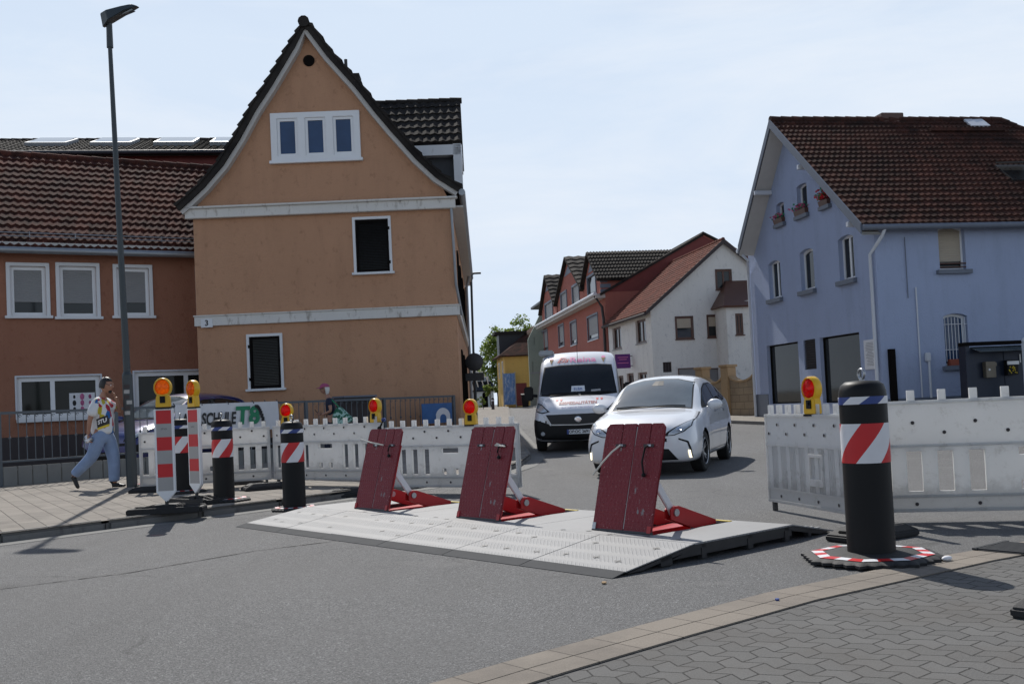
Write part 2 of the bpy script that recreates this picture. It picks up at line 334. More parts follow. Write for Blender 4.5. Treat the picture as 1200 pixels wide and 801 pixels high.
M_['amber'] = lens_mat('amber_lens', (1, .36, .01)); M_['redlens'] = lens_mat('red_lens', (.95, .02, .01))
def checker_mat(name, col, metal, rough, chip=None, sc=34):
    m, t, p = nm(name); v = objc(t)
    c = mixc(t, noisef(t, v, 3, 6), [x*.85 for x in col], [min(1, x*1.15) for x in col])
    c = mixc(t, ramp(t, noisef(t, v, 14, 9, .75), [(.56, 0), (.75, .5)]), c, [x*.6 for x in col])
    a = objc(t, (sc, sc, sc), (0, 0, R(45)))
    ch = t.nodes.new('ShaderNodeTexVoronoi'); ch.distance = 'CHEBYCHEV'; ch.inputs['Scale'].default_value = 1; ch.inputs['Randomness'].default_value = 0
    L(t, a, ch.inputs['Vector']); r = ramp(t, ch.outputs['Distance'], [(.22, 1), (.4, 0)])
    if chip:
        n2 = noisef(t, objc(t, (1, 1, .45)), 7, 9, .7); k = ramp(t, n2, [(.625, 0), (.64, 1)])
        n3 = noisef(t, v, 60, 4, .6); k3 = ramp(t, n3, [(.66, 0), (.68, 1)])
        c = mixc(t, k, c, chip); c = mixc(t, k3, c, (.45, .25, .25))
    c = mixc(t, r, c, [min(1, x*1.25) for x in col]) if not chip else c
    L(t, c, p.inputs['Base Color']); p.inputs['Metallic'].default_value = metal; p.inputs['Roughness'].default_value = rough
    bump(t, r, .8, .005, p); return m
M_['checker'] = checker_mat('galvanised_checker_plate', (.25, .25, .25), .1, .7)
M_['redplate'] = checker_mat('red_painted_checker_plate', (.19, .006, .014), 0, .55, (.25, .22, .22))
M_['redpaint'] = mat('red_painted_steel', (.42, .008, .012), .4, var=.15, scale=8, dirt=(.12, .02, .02), dirtpos=.66)
def asphalt():
    m, t, p = nm('asphalt'); v = objc(t)
    vo = t.nodes.new('ShaderNodeTexVoronoi'); vo.inputs['Scale'].default_value = 130; L(t, v, vo.inputs['Vector'])
    g = ramp(t, vo.outputs['Color'], [(.0, .055), (.45, .105), (.8, .185), (1, .36)])
    big = noisef(t, v, .35, 5, .6); c = mixc(t, ramp(t, big, [(.35, 0), (.7, .55)]), g, (.125, .122, .119))
    c2 = mixc(t, ramp(t, noisef(t, objc(t, (1.2, .25, 1), (0, 0, R(-40))), 1.2, 5, .6), [(.4, 0), (.75, .35)]), c, (.065, .064, .062))
    c3 = mixc(t, ramp(t, noisef(t, v, 320, 2, .5), [(.62, 0), (.75, .6)]), c2, (.34, .33, .31))
    wn = t.nodes.new('ShaderNodeVectorMath'); wn.operation = 'MULTIPLY_ADD'; nz_ = t.nodes.new('ShaderNodeTexNoise'); nz_.inputs['Scale'].default_value = 2.5; nz_.inputs['Detail'].default_value = 6; L(t, v, nz_.inputs['Vector']); L(t, nz_.outputs['Color'], wn.inputs[0]); wn.inputs[1].default_value = (.55, .55, 0); L(t, v, wn.inputs[2])
    ve = t.nodes.new('ShaderNodeTexVoronoi'); ve.feature = 'DISTANCE_TO_EDGE'; ve.inputs['Scale'].default_value = .30; L(t, wn.outputs[0], ve.inputs['Vector'])
    msk = ramp(t, noisef(t, v, .45, 3), [(.52, 0), (.6, .42)]); ck = ramp(t, ve.outputs['Distance'], [(.0, 1), (.0035, .6), (.007, 0)]); cm = t.nodes.new('ShaderNodeMath'); cm.operation = 'MULTIPLY'; L(t, msk, cm.inputs[0]); L(t, ck, cm.inputs[1])
    c3 = mixc(t, cm.outputs[0], c3, (.03, .03, .029))
    st = ramp(t, noisef(t, v, 1.1, 3, .5), [(.68, 0), (.76, .5)]); c3 = mixc(t, st, c3, (.05, .049, .048))
    st2 = ramp(t, noisef(t, objc(t, (.5, .5, 1)), 1.7, 4, .6), [(.62, 0), (.72, .35)]); c3 = mixc(t, st2, c3, (.22, .215, .205))
    L(t, c3, p.inputs['Base Color']); p.inputs['Roughness'].default_value = .82; p.inputs['Specular IOR Level'].default_value = .4
    b1 = t.nodes.new('ShaderNodeMath'); b1.operation = 'ADD'; L(t, vo.outputs['Distance'], b1.inputs[0]); L(t, noisef(t, v, 40, 5, .7), b1.inputs[1])
    bump(t, b1.outputs[0], .7, .012, p); return m
M_['asphalt'] = asphalt()
M_['asphaltdark'] = mat('dark_joint_filler', (.045, .044, .042), .9, var=.3, scale=30, b=.6, bs=120)
def paver(name, ang, bw, rh, zig, c1, c2, mort=(.035, .03, .025), ms=.006, dirt=(.1, .09, .08), offset=.5):
    m, t, p = nm(name); v = objc(t, (1, 1, 1), (0, 0, -ang)); src = v
    sx = t.nodes.new('ShaderNodeSeparateXYZ'); L(t, v, sx.inputs[0]); cb = t.nodes.new('ShaderNodeCombineXYZ')
    wob = t.nodes.new('ShaderNodeMath'); wob.operation = 'MULTIPLY_ADD'; L(t, noisef(t, v, 4, 2), wob.inputs[0]); wob.inputs[1].default_value = .012
    if zig:
        pp = t.nodes.new('ShaderNodeMath'); pp.operation = 'PINGPONG'; L(t, sx.outputs[0], pp.inputs[0]); pp.inputs[1].default_value = bw/2
        ma = t.nodes.new('ShaderNodeMath'); ma.operation = 'MULTIPLY_ADD'; L(t, pp.outputs[0], ma.inputs[0]); ma.inputs[1].default_value = zig; L(t, sx.outputs[1], ma.inputs[2]); L(t, ma.outputs[0], wob.inputs[2])
    else: L(t, sx.outputs[1], wob.inputs[2])
    L(t, sx.outputs[0], cb.inputs[0]); L(t, wob.outputs[0], cb.inputs[1])
    br = t.nodes.new('ShaderNodeTexBrick'); br.inputs['Scale'].default_value = 1; br.inputs['Brick Width'].default_value = bw; br.inputs['Row Height'].default_value = rh
    br.inputs['Mortar Size'].default_value = ms; br.inputs['Mortar Smooth'].default_value = .4; br.offset = offset
    br.inputs['Color1'].default_value = (*c1, 1); br.inputs['Color2'].default_value = (*c2, 1); br.inputs['Mortar'].default_value = (*mort, 1); L(t, cb.outputs[0], br.inputs['Vector'])
    c = mixc(t, ramp(t, noisef(t, v, 170, 3), [(.4, 0), (.7, .5)]), br.outputs['Color'], [x*1.35 for x in c1])
    c = mixc(t, ramp(t, noisef(t, v, 1.6, 7, .65), [(.45, 0), (.75, .6)]), c, dirt)
    L(t, c, p.inputs['Base Color']); p.inputs['Roughness'].default_value = .9; p.inputs['Specular IOR Level'].default_value = .25
    ad = t.nodes.new('ShaderNodeMath'); ad.operation = 'MULTIPLY_ADD'; L(t, br.outputs['Fac'], ad.inputs[0]); ad.inputs[1].default_value = -1.0
    nn = t.nodes.new('ShaderNodeMath'); nn.operation = 'MULTIPLY'; L(t, noisef(t, v, 110, 4), nn.inputs[0]); nn.inputs[1].default_value = .5; L(t, nn.outputs[0], ad.inputs[2])
    bump(t, ad.outputs[0], .8, .008, p); return m
# ------------------------------------------------------------------ ground
def sheet(name, poly, z, m, kind='structure', skirt=0):
    bm = bmesh.new(); bm.faces.new([bm.verts.new((x, y, 0)) for x, y in poly])
    for yb in (18, 93):
        g = bm.verts[:]+bm.edges[:]+bm.faces[:]; bmesh.ops.bisect_plane(bm, geom=g, plane_co=(0, yb, 0), plane_no=(0, 1, 0))
    if skirt:
        r = bmesh.ops.extrude_face_region(bm, geom=bm.faces[:]); nv = [e for e in r['geom'] if isinstance(e, bmesh.types.BMVert)]
        for v in nv: v.co.z = 1
    for v in bm.verts: v.co.z = zg(v.co.y)+z - (0 if (not skirt or v.co.z > .5) else skirt)
    bmesh.ops.triangulate(bm, faces=bm.faces[:]); bmesh.ops.recalc_face_normals(bm, faces=bm.faces)
    up = [f for f in bm.faces if abs(f.normal.z) > .5]
    if not skirt:
        for f in up:
            if f.normal.z < 0: f.normal_flip()
    me = bpy.data.meshes.new(name); bm.to_mesh(me); bm.free(); me.materials.append(m)
    o = bpy.data.objects.new(name, me); S.collection.objects.link(o); return tag(o, kind=kind)
sheet('ground', [(-900, -60), (900, -60), (900, 2500), (-900, 2500)], -.012, mat('distant_ground', (.11, .11, .10), .95, var=.2, scale=.05))
sheet('road', [(-70, -30), (70, -30), (70, 130), (-70, 130)], 0, M_['asphalt'])
kerbL = [(-24, -10.4), (-5.45, 10.75), (-3.1, 13.45), (-1.5, 15.4), (-.45, 17.3), (.07, 19.3), (.3, 21.5), (.25, 26), (-.1, 40), (-.5, 95)]
M_['slabs'] = paver('left_pavement_slabs', R(-59), .62, .23, 0, (.25, .225, .195), (.205, .187, .163), ms=.007, offset=.35)
sheet('left_pavement', kerbL + [(-60, 95), (-60, -10.4)], .1, M_['slabs'])
def strip(poly, w0, w1, z0, z1, mb):      # band along a polyline, between offsets w0..w1 to its left
    n = len(poly); L0 = []; L1 = []
    for i in range(n):
        a = Vector(poly[max(i-1, 0)]); b = Vector(poly[min(i+1, n-1)]); d = (b-a).normalized(); nn = Vector((-d.y, d.x)); p = Vector(poly[i])
        L0.append(p+nn*w0); L1.append(p+nn*w1)
    for i in range(n-1):
        q = [L0[i], L0[i+1], L1[i+1], L1[i]]
        v = [(p.x, p.y, zg(p.y)+z0) for p in q]+[(p.x, p.y, zg(p.y)+z1) for p in q]
        mb.add(v, [(0, 1, 2, 3), (4, 5, 6, 7), (0, 1, 5, 4), (1, 2, 6, 5), (2, 3, 7, 6), (3, 0, 4, 7)])
def densify(poly, step):
    o = []
    for a, b in zip(poly[:-1], poly[1:]):
        a = Vector(a); b = Vector(b); k = max(1, int((b-a).length/step))
        o += [tuple(a.lerp(b, i/k)) for i in range(k)]
    return o+[tuple(poly[-1])]
M_['kerb'] = mat('kerb_stone', (.17, .165, .155), .85, var=.2, scale=3, b=.5, dirt=(.07, .065, .06), dirtpos=.55)
mb = MB(); kd = densify(kerbL[:6], .1)
# kerb stones of one metre, a little gap between them
seg = densify(kerbL, 1.0)
for a, b in zip(seg[:-1], seg[1:]):
    a = Vector(a); b = Vector(b); d = (b-a).normalized(); strip([tuple(a+d*.006), tuple(b-d*.006)], -.005, .125, -.05, .107, mb)
tag(mb.build('left_kerb', M_['kerb'], bevel=.042), kind='structure')
mb = MB(); strip(kerbL, -.30, -.012, -.02, .004, mb); tag(mb.build('left_gutter', mat('gutter_strip', (.15, .148, .14), .85, var=.2, scale=2, b=.5, bs=90)), kind='structure')
# right paving, flush with the road
du = Vector((.762, .648)); dv = Vector((-.648, .762))
a0 = Vector((-.38, 4.5))-du*12; a4 = Vector((30, 20))
edgeR = [tuple(a0)]+[tuple(G(x, y).xy) for x, y in ((515, 801), (600, 776), (750, 735), (900, 696), (1010, 673), (1110, 652), (1200, 636))]+[tuple(a4)]
a0e = a0; edgeR = [tuple(p) for p in edgeR]
M_['pav'] = paver('right_interlocking_pavers', math.atan2(-.762, .648), .175, .118, .55, (.125, .122, .117), (.10, .098, .094), (.018, .017, .015), .0055)
M_['edge1'] = paver('right_border_slabs', math.atan2(du.y, du.x), .30, 40, 0, (.225, .197, .165), (.19, .165, .14), (.05, .042, .035), .004, offset=0)
sheet('right_pavement', edgeR+[(30, -14), (-9, -14)], .004, M_['pav'])
mb = MB(); strip(edgeR, -.17, 0, .006, .014, mb)
tag(mb.build('right_border_outer', M_['edge1']), kind='structure')
mb = MB(); strip(edgeR, -.345, -.178, .006, .014, mb)
tag(mb.build('right_border_inner', M_['edge1']), kind='structure')
# ragged dark joint where the road stops against the border
mb = MB(); e2 = densify(edgeR[1:8], .035); pts = []
for i, p in enumerate(e2):
    wv = .016+.016*noise.noise(Vector((p[0]*14, p[1]*14, 3)))+.008*random.random()
    pts.append((Vector(p), wv))
for (p, wa), (q, wb) in zip(pts[:-1], pts[1:]):
    d = (q-p).normalized(); nn = Vector((-d.y, d.x)); v = []
    for s, ww in ((p, wa), (q, wb)): 
        for off, z in ((-.012, .010), (ww*.4, .0085), (ww+.014, .0035)): k = s+nn*off; v.append((k.x, k.y, z))
    mb.add(v, [(0, 3, 4, 1), (1, 4, 5, 2)])
tag(mb.build('road_edge_joint', M_['asphaltdark'], smooth=60), kind='structure')
# pavement in front of the far houses
kerbF = [(32, 30.6), (10.2, 26.1), (9.1, 26.6), (8.55, 28.6), (7.9, 31.8), (7.12, 34.9), (6.2, 43), (5.2, 54), (4.0, 63), (1.2, 92)]
M_['slabs2'] = paver('far_pavement_slabs', .2, .4, .3, 0, (.26, .235, .2), (.22, .2, .17), ms=.006)
sheet('far_pavement', kerbF+[(60, 92), (60, 30.6)], .1, M_['slabs2'])
mb = MB(); strip(kerbF, .002, -.14, -.05, .107, mb); tag(mb.build('far_kerb', M_['kerb']), kind='structure')
# old lane joint in the asphalt
mb = MB(); jl = densify([tuple(G(0, 690).xy), tuple(G(150, 671).xy), tuple(G(300, 645).xy), tuple(G(440, 628).xy)], .06)
for (p, q) in zip(jl[:-1], jl[1:]):
    p = Vector(p); q = Vector(q); d = (q-p).normalized(); nn = Vector((-d.y, d.x)); h = .004+.012*random.random()
    mb.add([(p-nn*h).to_tuple()+(.004,), (q-nn*h).to_tuple()+(.004,), (q+nn*h).to_tuple()+(.004,), (p+nn*h).to_tuple()+(.004,)], [(0, 1, 2, 3)])
tag(mb.build('road_joint', mat('joint_line', (.075, .073, .07), .9, var=.3, scale=20, b=.5)), kind='structure')
# ------------------------------------------------------------------ building kit
def arcpoly(u0, u1, z0, z1, rise, n=8):
    if not rise: return [(u0, z0), (u1, z0), (u1, z1), (u0, z1)]
    c = (u0+u1)/2; h = (u1-u0)/2; Rr = (h*h+rise*rise)/(2*rise); a = math.asin(h/Rr)
    return [(u0, z0), (u1, z0)] + [(c+Rr*math.sin(a-2*a*i/n), z1-Rr+Rr*math.cos(a-2*a*i/n)) for i in range(n+1)]
def tiles(mb, A, B, C, D, courses, ntile, amp=.035, lift=.035, sub=4):
    A, B, C, D = map(Vector, (A, B, C, D)); nrm = (B-A).cross(D-A).normalized()
    if nrm.z < 0: nrm = -nrm
    prof = [0, .35, 1, .55][:sub] if sub == 4 else [0, 1]
    nu = ntile*sub
    for j in range(courses):
        t0 = j/courses; t1 = (j+1)/courses + .12/courses*(j < courses-1); vs = []; off = random.uniform(-.002, .004)
        for t, lf in ((t0, lift), (t1, 0.0)):
            l = A.lerp(D, t); r = B.lerp(C, t)
            for i in range(nu+1): vs.append(l.lerp(r, i/nu)+nrm*(prof[i % sub]*amp+lf+off+.004*((i//sub*7+j*5) % 5-2)*.5))
        l = A.lerp(D, t0); r = B.lerp(C, t0)
        for i in range(nu+1): vs.append(l.lerp(r, i/nu)+nrm*.0)
        k = nu+1
        mb.add(vs, [(i, i+1, k+i+1, k+i) for i in range(nu)]+[(i, i+1, 2*k+i+1, 2*k+i) for i in range(nu)])
def ridge(mb, A, B, n, r=.11):
    A, B = Vector(A), Vector(B); d = (B-A)/n
    for i in range(n): mb.cyl(A+d*i, A+d*(i+1.12), r*1.08, r*.88, 10, True)
def window(parent, F, u0, u1, z0, z1, y=.1, fw=.07, fd=.06, panes=None, fm='pvc', gm='glass', rise=0, mull=(), trans=(), sill=None, sillm='wood', casing=None, casm='wood', shutter=None, shm='roller', label=None, bars=False, fl=.0):
    """frame at depth y behind the wall face (F maps u,depth,z); returns the window part"""
    mb = MB(F); holes = []
    us = [u0]+list(mull)+[u1]; zs = [z0]+list(trans)+[z1]
    for i in range(len(us)-1):
        for j in range(len(zs)-1):
            a = us[i]+(fw if i == 0 else fw*.5); b = us[i+1]-(fw if i == len(us)-2 else fw*.5)
            c = zs[j]+(fw if j == 0 else fw*.5); d = zs[j+1]-(fw if j == len(zs)-2 else fw*.5)
            holes.append(arcpoly(a, b, c, d, rise if j == len(zs)-2 and len(us) == 2 else 0))
    mb.plate(arcpoly(u0, u1, z0, z1, rise), holes, y, y+fd)
    if casing:
        cw = casing; mb2 = MB(F); mb2.plate([(u0-cw, z0-cw*.2), (u1+cw, z0-cw*.2), (u1+cw, z1+cw), (u0-cw, z1+cw)], [[(u0, z0), (u1, z0), (u1, z1), (u0, z1)]], -.045, .02)
    wo = mb.build('window', M_[fm], parent)
    if label: wo['label'] = label
    g = MB(F); g.plate(arcpoly(u0+.01, u1-.01, z0+.01, z1-.01, max(0, rise-.01)), [], y+fd*.55, y+fd*.55+.012); g.build('pane', M_[gm], wo)
    if casing: mb2.build('casing', M_[casm], wo, bevel=.006)
    if sill:
        e, dd, hh = sill; sb = MB(F); sb.box(u0-e, u1+e, -dd, y+.0 if y > .02 else .02, z0-hh-.0, z0-.001); sb.build('sill', M_[sillm], wo, bevel=.006)
    if shutter:
        sh = MB(F); n = max(3, int((z1-shutter)/.05)); st = (z1-shutter)/n
        for i in range(n): sh.add([(u0+fw, y+.012, shutter+i*st), (u1-fw, y+.012, shutter+i*st), (u1-fw, y+.004, shutter+(i+.5)*st), (u0+fw, y+.004, shutter+(i+.5)*st), (u1-fw, y+.012, shutter+(i+1)*st), (u0+fw, y+.012, shutter+(i+1)*st)], [(0, 1, 2, 3), (3, 2, 4, 5)])
        sh.build('roller_shutter', M_[shm], wo, fix=False)
    return wo
def rectpx(M, x0, y0, x1, y1, ax=1, off=0.0):
    a = hit(x0, y0, M, ax, off); b = hit(x1, y1, M, ax, off); c = hit(x0, y1, M, ax, off); d = hit(x1, y0, M, ax, off); k = 0 if ax == 1 else 1
    us = sorted([(a[k]+c[k])/2, (b[k]+d[k])/2]); zs = sorted([(a.z+d.z)/2, (b.z+c.z)/2]); return us[0], us[1], zs[0], zs[1]
def hole(r, rise=0): return arcpoly(r[0], r[1], r[2], r[3], rise)
def gutter(name, pts, r, m, parent):
    mb = MB(); mb.tube(pts, r, 8); return mb.build(name, M_[m], parent, smooth=50)

# ================================================================== gable house with white bands (number 3)
YL = 26.7; zb = zg(YL)+.1
M1 = frame((-8.117, 26.511), (.9996, .028), zb); H1 = thing('gable_house', 'tall orange stucco house with a steep curved gable, white peeling bands and black shutters', 'house', M1)
W1 = 6.74; DP = 17.6
def l1(x, y, off=0.0): return hit(x, y, M1, 1, off)
outl = [(205.6, 242), (219, 230), (233.7, 216), (256, 190), (275, 160), (293.6, 126), (312, 98), (340, 51), (356, 27), (365, 31), (387, 60.6), (421, 98), (443, 126), (462, 148.6), (492, 182), (514.6, 203), (540, 219)]
OP = [(l1(x, y, -.3).x, l1(x, y, -.3).z) for x, y in outl]
zB1 = l1(380, 246).z; zEave = l1(528, 228).z
# wall: lower walls + gable
def inset(p): return p
gab = [(u, z-.20) for u, z in OP if 0.02 < u < W1-.02]
outer = [(0, -.4), (W1, -.4), (W1, zB1)]+[(u, z) for u, z in reversed(gab)]+[(0, zB1)]
wa = rectpx(M1, 319, 133, 421, 186); wb = rectpx(M1, 417, 257, 456, 319); wc = rectpx(M1, 293, 394, 329, 455)
mb = MB(); mb.plate(outer, [hole(wa), hole(wb), hole(wc)], 0, .3)
mb.box(0, .3, .3, DP, -.4, zB1+.2); mb.box(0, W1, DP-.3, DP, -.4, zB1+.2)
sidew = [(3.2, 4.1, 1.0, 2.6), (6.4, 7.3, 1.0, 2.6), (9.6, 10.5, 1.0, 2.6), (3.2, 4.1, 3.9, 5.5), (6.4, 7.3, 3.9, 5.5), (9.6, 10.5, 3.9, 5.5), (13, 13.9, 3.9, 5.5)]
mb.plate([(.3, -.4), (DP-.3, -.4), (DP-.3, zB1+.2), (.3, zB1+.2)], [hole(q) for q in sidew], W1, W1-.3, SWAP)
mb.box(.3, W1-.3, .3, DP-.3, zB1+.1, zB1+.18)
mb.build('wall', M_['orange'], H1)
mb = MB(); mb.plate([(-.0, -.4), (W1, -.4), (W1, .42), (0, .42)], [], -.03, 0); mb.box(W1, W1+.03, 0, DP, -.4, .42); mb.build('plinth', M_['plinth'], H1)
# roof: curved profile swept back
mb = MB(); k = len(OP); t = .14
def offs(pts, d):
    o = []
    for i in range(len(pts)):
        a = Vector(pts[max(0, i-1)]); b = Vector(pts[min(len(pts)-1, i+1)]); dd = (b-a).normalized(); n = Vector((-dd.y, dd.x))
        if i == 8: n = Vector((0, 1))
        o.append((pts[i][0]-n.x*d, pts[i][1]-n.y*d))
    return o
inn = offs(OP, t)
for y0, y1 in ((-.3, DP+.3),):
    vs = [(u, y0, z) for u, z in OP]+[(u, y0, z) for u, z in inn]+[(u, y1, z) for u, z in OP]+[(u, y1, z) for u, z in inn]
    fs = []
    for i in range(k-1): fs += [(i, i+1, k+i+1, k+i), (2*k+i, 2*k+i+1, 3*k+i+1, 3*k+i), (i, i+1, 2*k+i+1, 2*k+i), (k+i, k+i+1, 3*k+i+1, 3*k+i)]
    fs += [(0, k, 3*k, 2*k), (k-1, 2*k-1, 4*k-1, 3*k-1)]
    mb.add(vs, fs)
# stepped edge tiles along the verge
for side in (range(0, 8), range(15, 7, -1)):
    for i in side:
        a = Vector(OP[i]); b = Vector(OP[i+1]); 
        if side.step == -1: a, b = b, a
        d = b-a; nseg = max(1, round(d.length/.34))
        for q in range(nseg):
            p = a+d*(q/nseg); r = a+d*((q+1)/nseg); n = Vector((-d.y, d.x)).normalized()
            if n.y < 0: n = -n
            v = [(p.x, p.y), (p.x+n.x*.085, p.y+n.y*.085), (r.x+n.x*.03, r.y+n.y*.03), (r.x, r.y)]
            mb.add([(x, -.34, z) for x, z in v]+[(x, -.02, z) for x, z in v], [(0, 1, 2, 3), (7, 6, 5, 4), (0, 4, 5, 1), (1, 5, 6, 2), (2, 6, 7, 3), (3, 7, 4, 0)])
            for yy in range(9): 
                y0 = .0+yy*1.9; mb.add([(x, y0, z) for x, z in v]+[(x, y0+1.9, z) for x, z in v], [(0, 4, 5, 1), (1, 5, 6, 2)])
ridge(mb, (OP[8][0], -.36, OP[8][1]+.03), (OP[8][0], DP+.3, OP[8][1]+.03), 40, .14)
rf = mb.build('roof', M_['tile_dark'], H1, smooth=40)
# white verge lining under the roof edge
mb = MB(); i2 = offs(OP, t+.002); i3 = offs(OP, t+.11)
vs = [(u, -.24, z) for u, z in i2]+[(u, -.24, z) for u, z in i3]+[(u, 0, z) for u, z in i2]+[(u, 0, z) for u, z in i3]
fs = []
for i in range(k-1): fs += [(i, i+1, k+i+1, k+i), (k+i, k+i+1, 3*k+i+1, 3*k+i)]
mb.add(vs, fs); mb.build('verge_board', M_['soffit'], H1)
# bands
mb = MB(); za, zbn = l1(380, 251).z, l1(380, 240).z; mb.box(-.17, W1+.1, -.16, .0, za, zbn); mb.box(-.25, W1+.16, -.24, 0, zbn, zbn+.05); mb.build('upper_band', M_['peel'], H1, bevel=.012)
mb = MB(); za, zbn = l1(380, 376).z, l1(380, 365).z; mb.box(-.04, W1+.09, -.09, 0, za, zbn); mb.box(W1+.0, W1+.09, 0, DP, za, zbn); mb.box(-.06, W1+.12, -.12, 0, zbn, zbn+.035); mb.box(W1, W1+.12, 0, DP, zbn, zbn+.035)
lb = mb.build('lower_band', M_['peel'], H1, bevel=.008)
q = l1(243, 379); mb = MB(); mb.box(q.x-.14, q.x+.16, -.105, -.091, q.z-.11, q.z+.11); hp = mb.build('number_plaque', M_['wood'], H1, bevel=.004)
mb = MB(); add_text(mb, '3', .2, T((q.x+.01, -.108, q.z)), bold=.006); mb.build('numeral', M_['ink'], hp)
# windows
a, b, c, d = wa; th = (b-a)/3
cw_ = [(a+.14+(b-a-.28-.4)/3*i+.2*i, a+.14+(b-a-.28-.4)/3*(i+1)+.2*i) for i in range(3)]
mb = MB(); mb.plate([(a-.03, c-.03), (b+.03, c-.03), (b+.03, d+.03), (a-.03, d+.03)], [[(p, c+.08), (q, c+.08), (q, d-.12), (p, d-.12)] for p, q in cw_], -.07, .04); mb.box(a-.08, b+.08, -.12, .0, c-.11, c-.032)
tw = mb.build('attic_window_surround', M_['pvc'], H1, bevel=.008)
for p, q in cw_:
    mb = MB(); mb.plate([(p, c+.08), (q, c+.08), (q, d-.12), (p, d-.12)], [[(p+.07, c+.15), (q-.07, c+.15), (q-.07, d-.19), (p+.07, d-.19)]], -.035, .03); mb.build('sash', M_['pvc'], tw, bevel=.006)
    mb = MB(); mb.box(p+.05, q-.05, .0, .015, c+.12, d-.16); mb.build('pane', M_['glassblue'], tw)
for r, lab in ((wb, 'upper window closed with a black shutter'), (wc, 'lower window closed with a black shutter')):
    wo = window(H1, I4, *r, y=.02, fw=.03, fd=.06, fm='wood', casing=.07, sill=(.12, .12, .06), label=lab)
    mb = MB(); u0, u1, z0, z1 = r; mb.plate([(u0+.01, z0+.01), (u1-.01, z0+.01), (u1-.01, z1-.01), (u0+.01, z1-.01)], [[(u0+.06, z0+.07), (u1-.06, z0+.07), (u1-.06, z1-.07), (u0+.06, z1-.07)]], -.02, .012)
    ns = 30
    for i in range(ns): z = z0+.07+(z1-z0-.14)*i/ns; mb.box(u0+.055, u1-.055, -.002, .012, z, z+.02, M=None)
    for zz in (z0+.25, z1-.25): mb.box(u0-.03 if r is wc else u1-.03, u0+.03 if r is wc else u1+.03, -.05, -.021, zz-.04, zz+.04)
    mb.build('shutter', M_['shutter'], wo)
q = l1(362, 71.5); mb = MB(); mb.lathe([(.15, .03), (.15, -.03), (.12, -.035), (.11, .01), (0, .01)], 24, T((q.x, 0, q.z)) @ RX(R(90))); mb.build('round_vent', M_['shutter'], H1, smooth=True)
for r in sidew:
    F = T((W1, 0, 0)) @ Matrix(((0, -1, 0, 0), (1, 0, 0, 0), (0, 0, 1, 0), (0, 0, 0, 1)))
    window(H1, F, *r, y=.02, fm='shutter', gm='glass', casing=.05, casm='shutter', shutter=r[2]+.05, shm='shutter')
# gutter, downpipe, lean lamp arm
ge = OP[-1]; gutter('gutter', [(ge[0]+.02, -.25, ge[1]-.12), (ge[0]+.02, DP+.3, ge[1]-.12)], .09, 'gutter', H1)
gutter('downpipe', [(ge[0], 14.2, ge[1]-.2), (ge[0]-.05, 14.3, ge[1]-.5), (W1+.1, 14.6, ge[1]-.9), (W1+.1, 14.6, .0)], .06, 'gutter', H1)
gutter('downpipe', [(W1-.02, -.1, zEave-.1), (W1+.02, -.07, 4.2), (W1+.13, .25, 3.4)], .035, 'gutter', H1)
mb = MB(); mb.add([(W1, -.1, zB1-.05), (W1+.3, -.1, zB1-.05), (W1+.3, DP, zB1-.05), (W1, DP, zB1-.05), (W1, -.1, zB1-.09), (W1+.3, -.1, zB1-.09), (W1+.3, DP, zB1-.09), (W1, DP, zB1-.09)], [(0, 1, 2, 3), (4, 5, 6, 7), (0, 1, 5, 4), (1, 2, 6, 5)]); mb.build('eaves_board', M_['soffit'], H1)
# dormer with its ridge running out over the street
def X(px, py, Y): return M1.inverted() @ P(px, py, Y)
e1 = X(541, 166, 29.4); r1 = X(539.5, 118, 31.2); Zr = r1.z; Ze = e1.z; ye = 29.4-YL; yr = 31.2-YL; xr = e1.x
mb = MB(); tiles(mb, (xr-4.0, ye, Ze), (xr, ye, Ze), (xr, yr, Zr), (xr-4.6, yr, Zr), 6, 18, .04, .04)
mb.slab([(xr-4.0, ye, Ze-.02), (xr, ye, Ze-.02), (xr, yr, Zr-.02), (xr-4.6, yr, Zr-.02)], .08); mb.slab([(xr-4.6, yr, Zr), (xr, yr, Zr), (xr, 2*yr-ye, Ze), (xr-4.0, 2*yr-ye, Ze)], .08)
ridge(mb, (xr-4.6, yr, Zr), (xr, yr, Zr), 14, .1); dr = mb.build('dormer_roof', M_['tile_dark'], H1, smooth=40)
mb = MB(); mb.box(xr-4.0, xr-.25, ye+.35, 2*yr-ye-.35, zEave-.2, Ze+.0); mb.build('dormer_cheek', M_['slate'], H1)
mb = MB(); mb.box(xr-3.4, xr-.04, ye+.02, ye+.40, Ze-.36, Ze-.06)
mb.box(xr-.26, xr-.02, ye+.02, ye+.42, Ze-1.45, Ze-.0); mb.plate([(ye, Ze-.15), (2*yr-ye, Ze-.15), (yr, Zr-.05)], [], xr-.2, xr-.03, SWAP); mb.build('dormer_trim', M_['wood'], H1)
q = X(406, 82, 31); mb = MB(); mb.cyl((q.x, 31-YL, q.z-1.0), (q.x, 31-YL, X(406, 71, 31).z), .05, n=8); mb.build('vent_pipe', M_['ink'], H1)
q = X(413, 90, 33); mb = MB(); mb.box(q.x-.25, q.x+.25, 6.1, 6.7, q.z-1.2, q.z+.02); mb.build('chimney', M_['tile_dark'], H1)

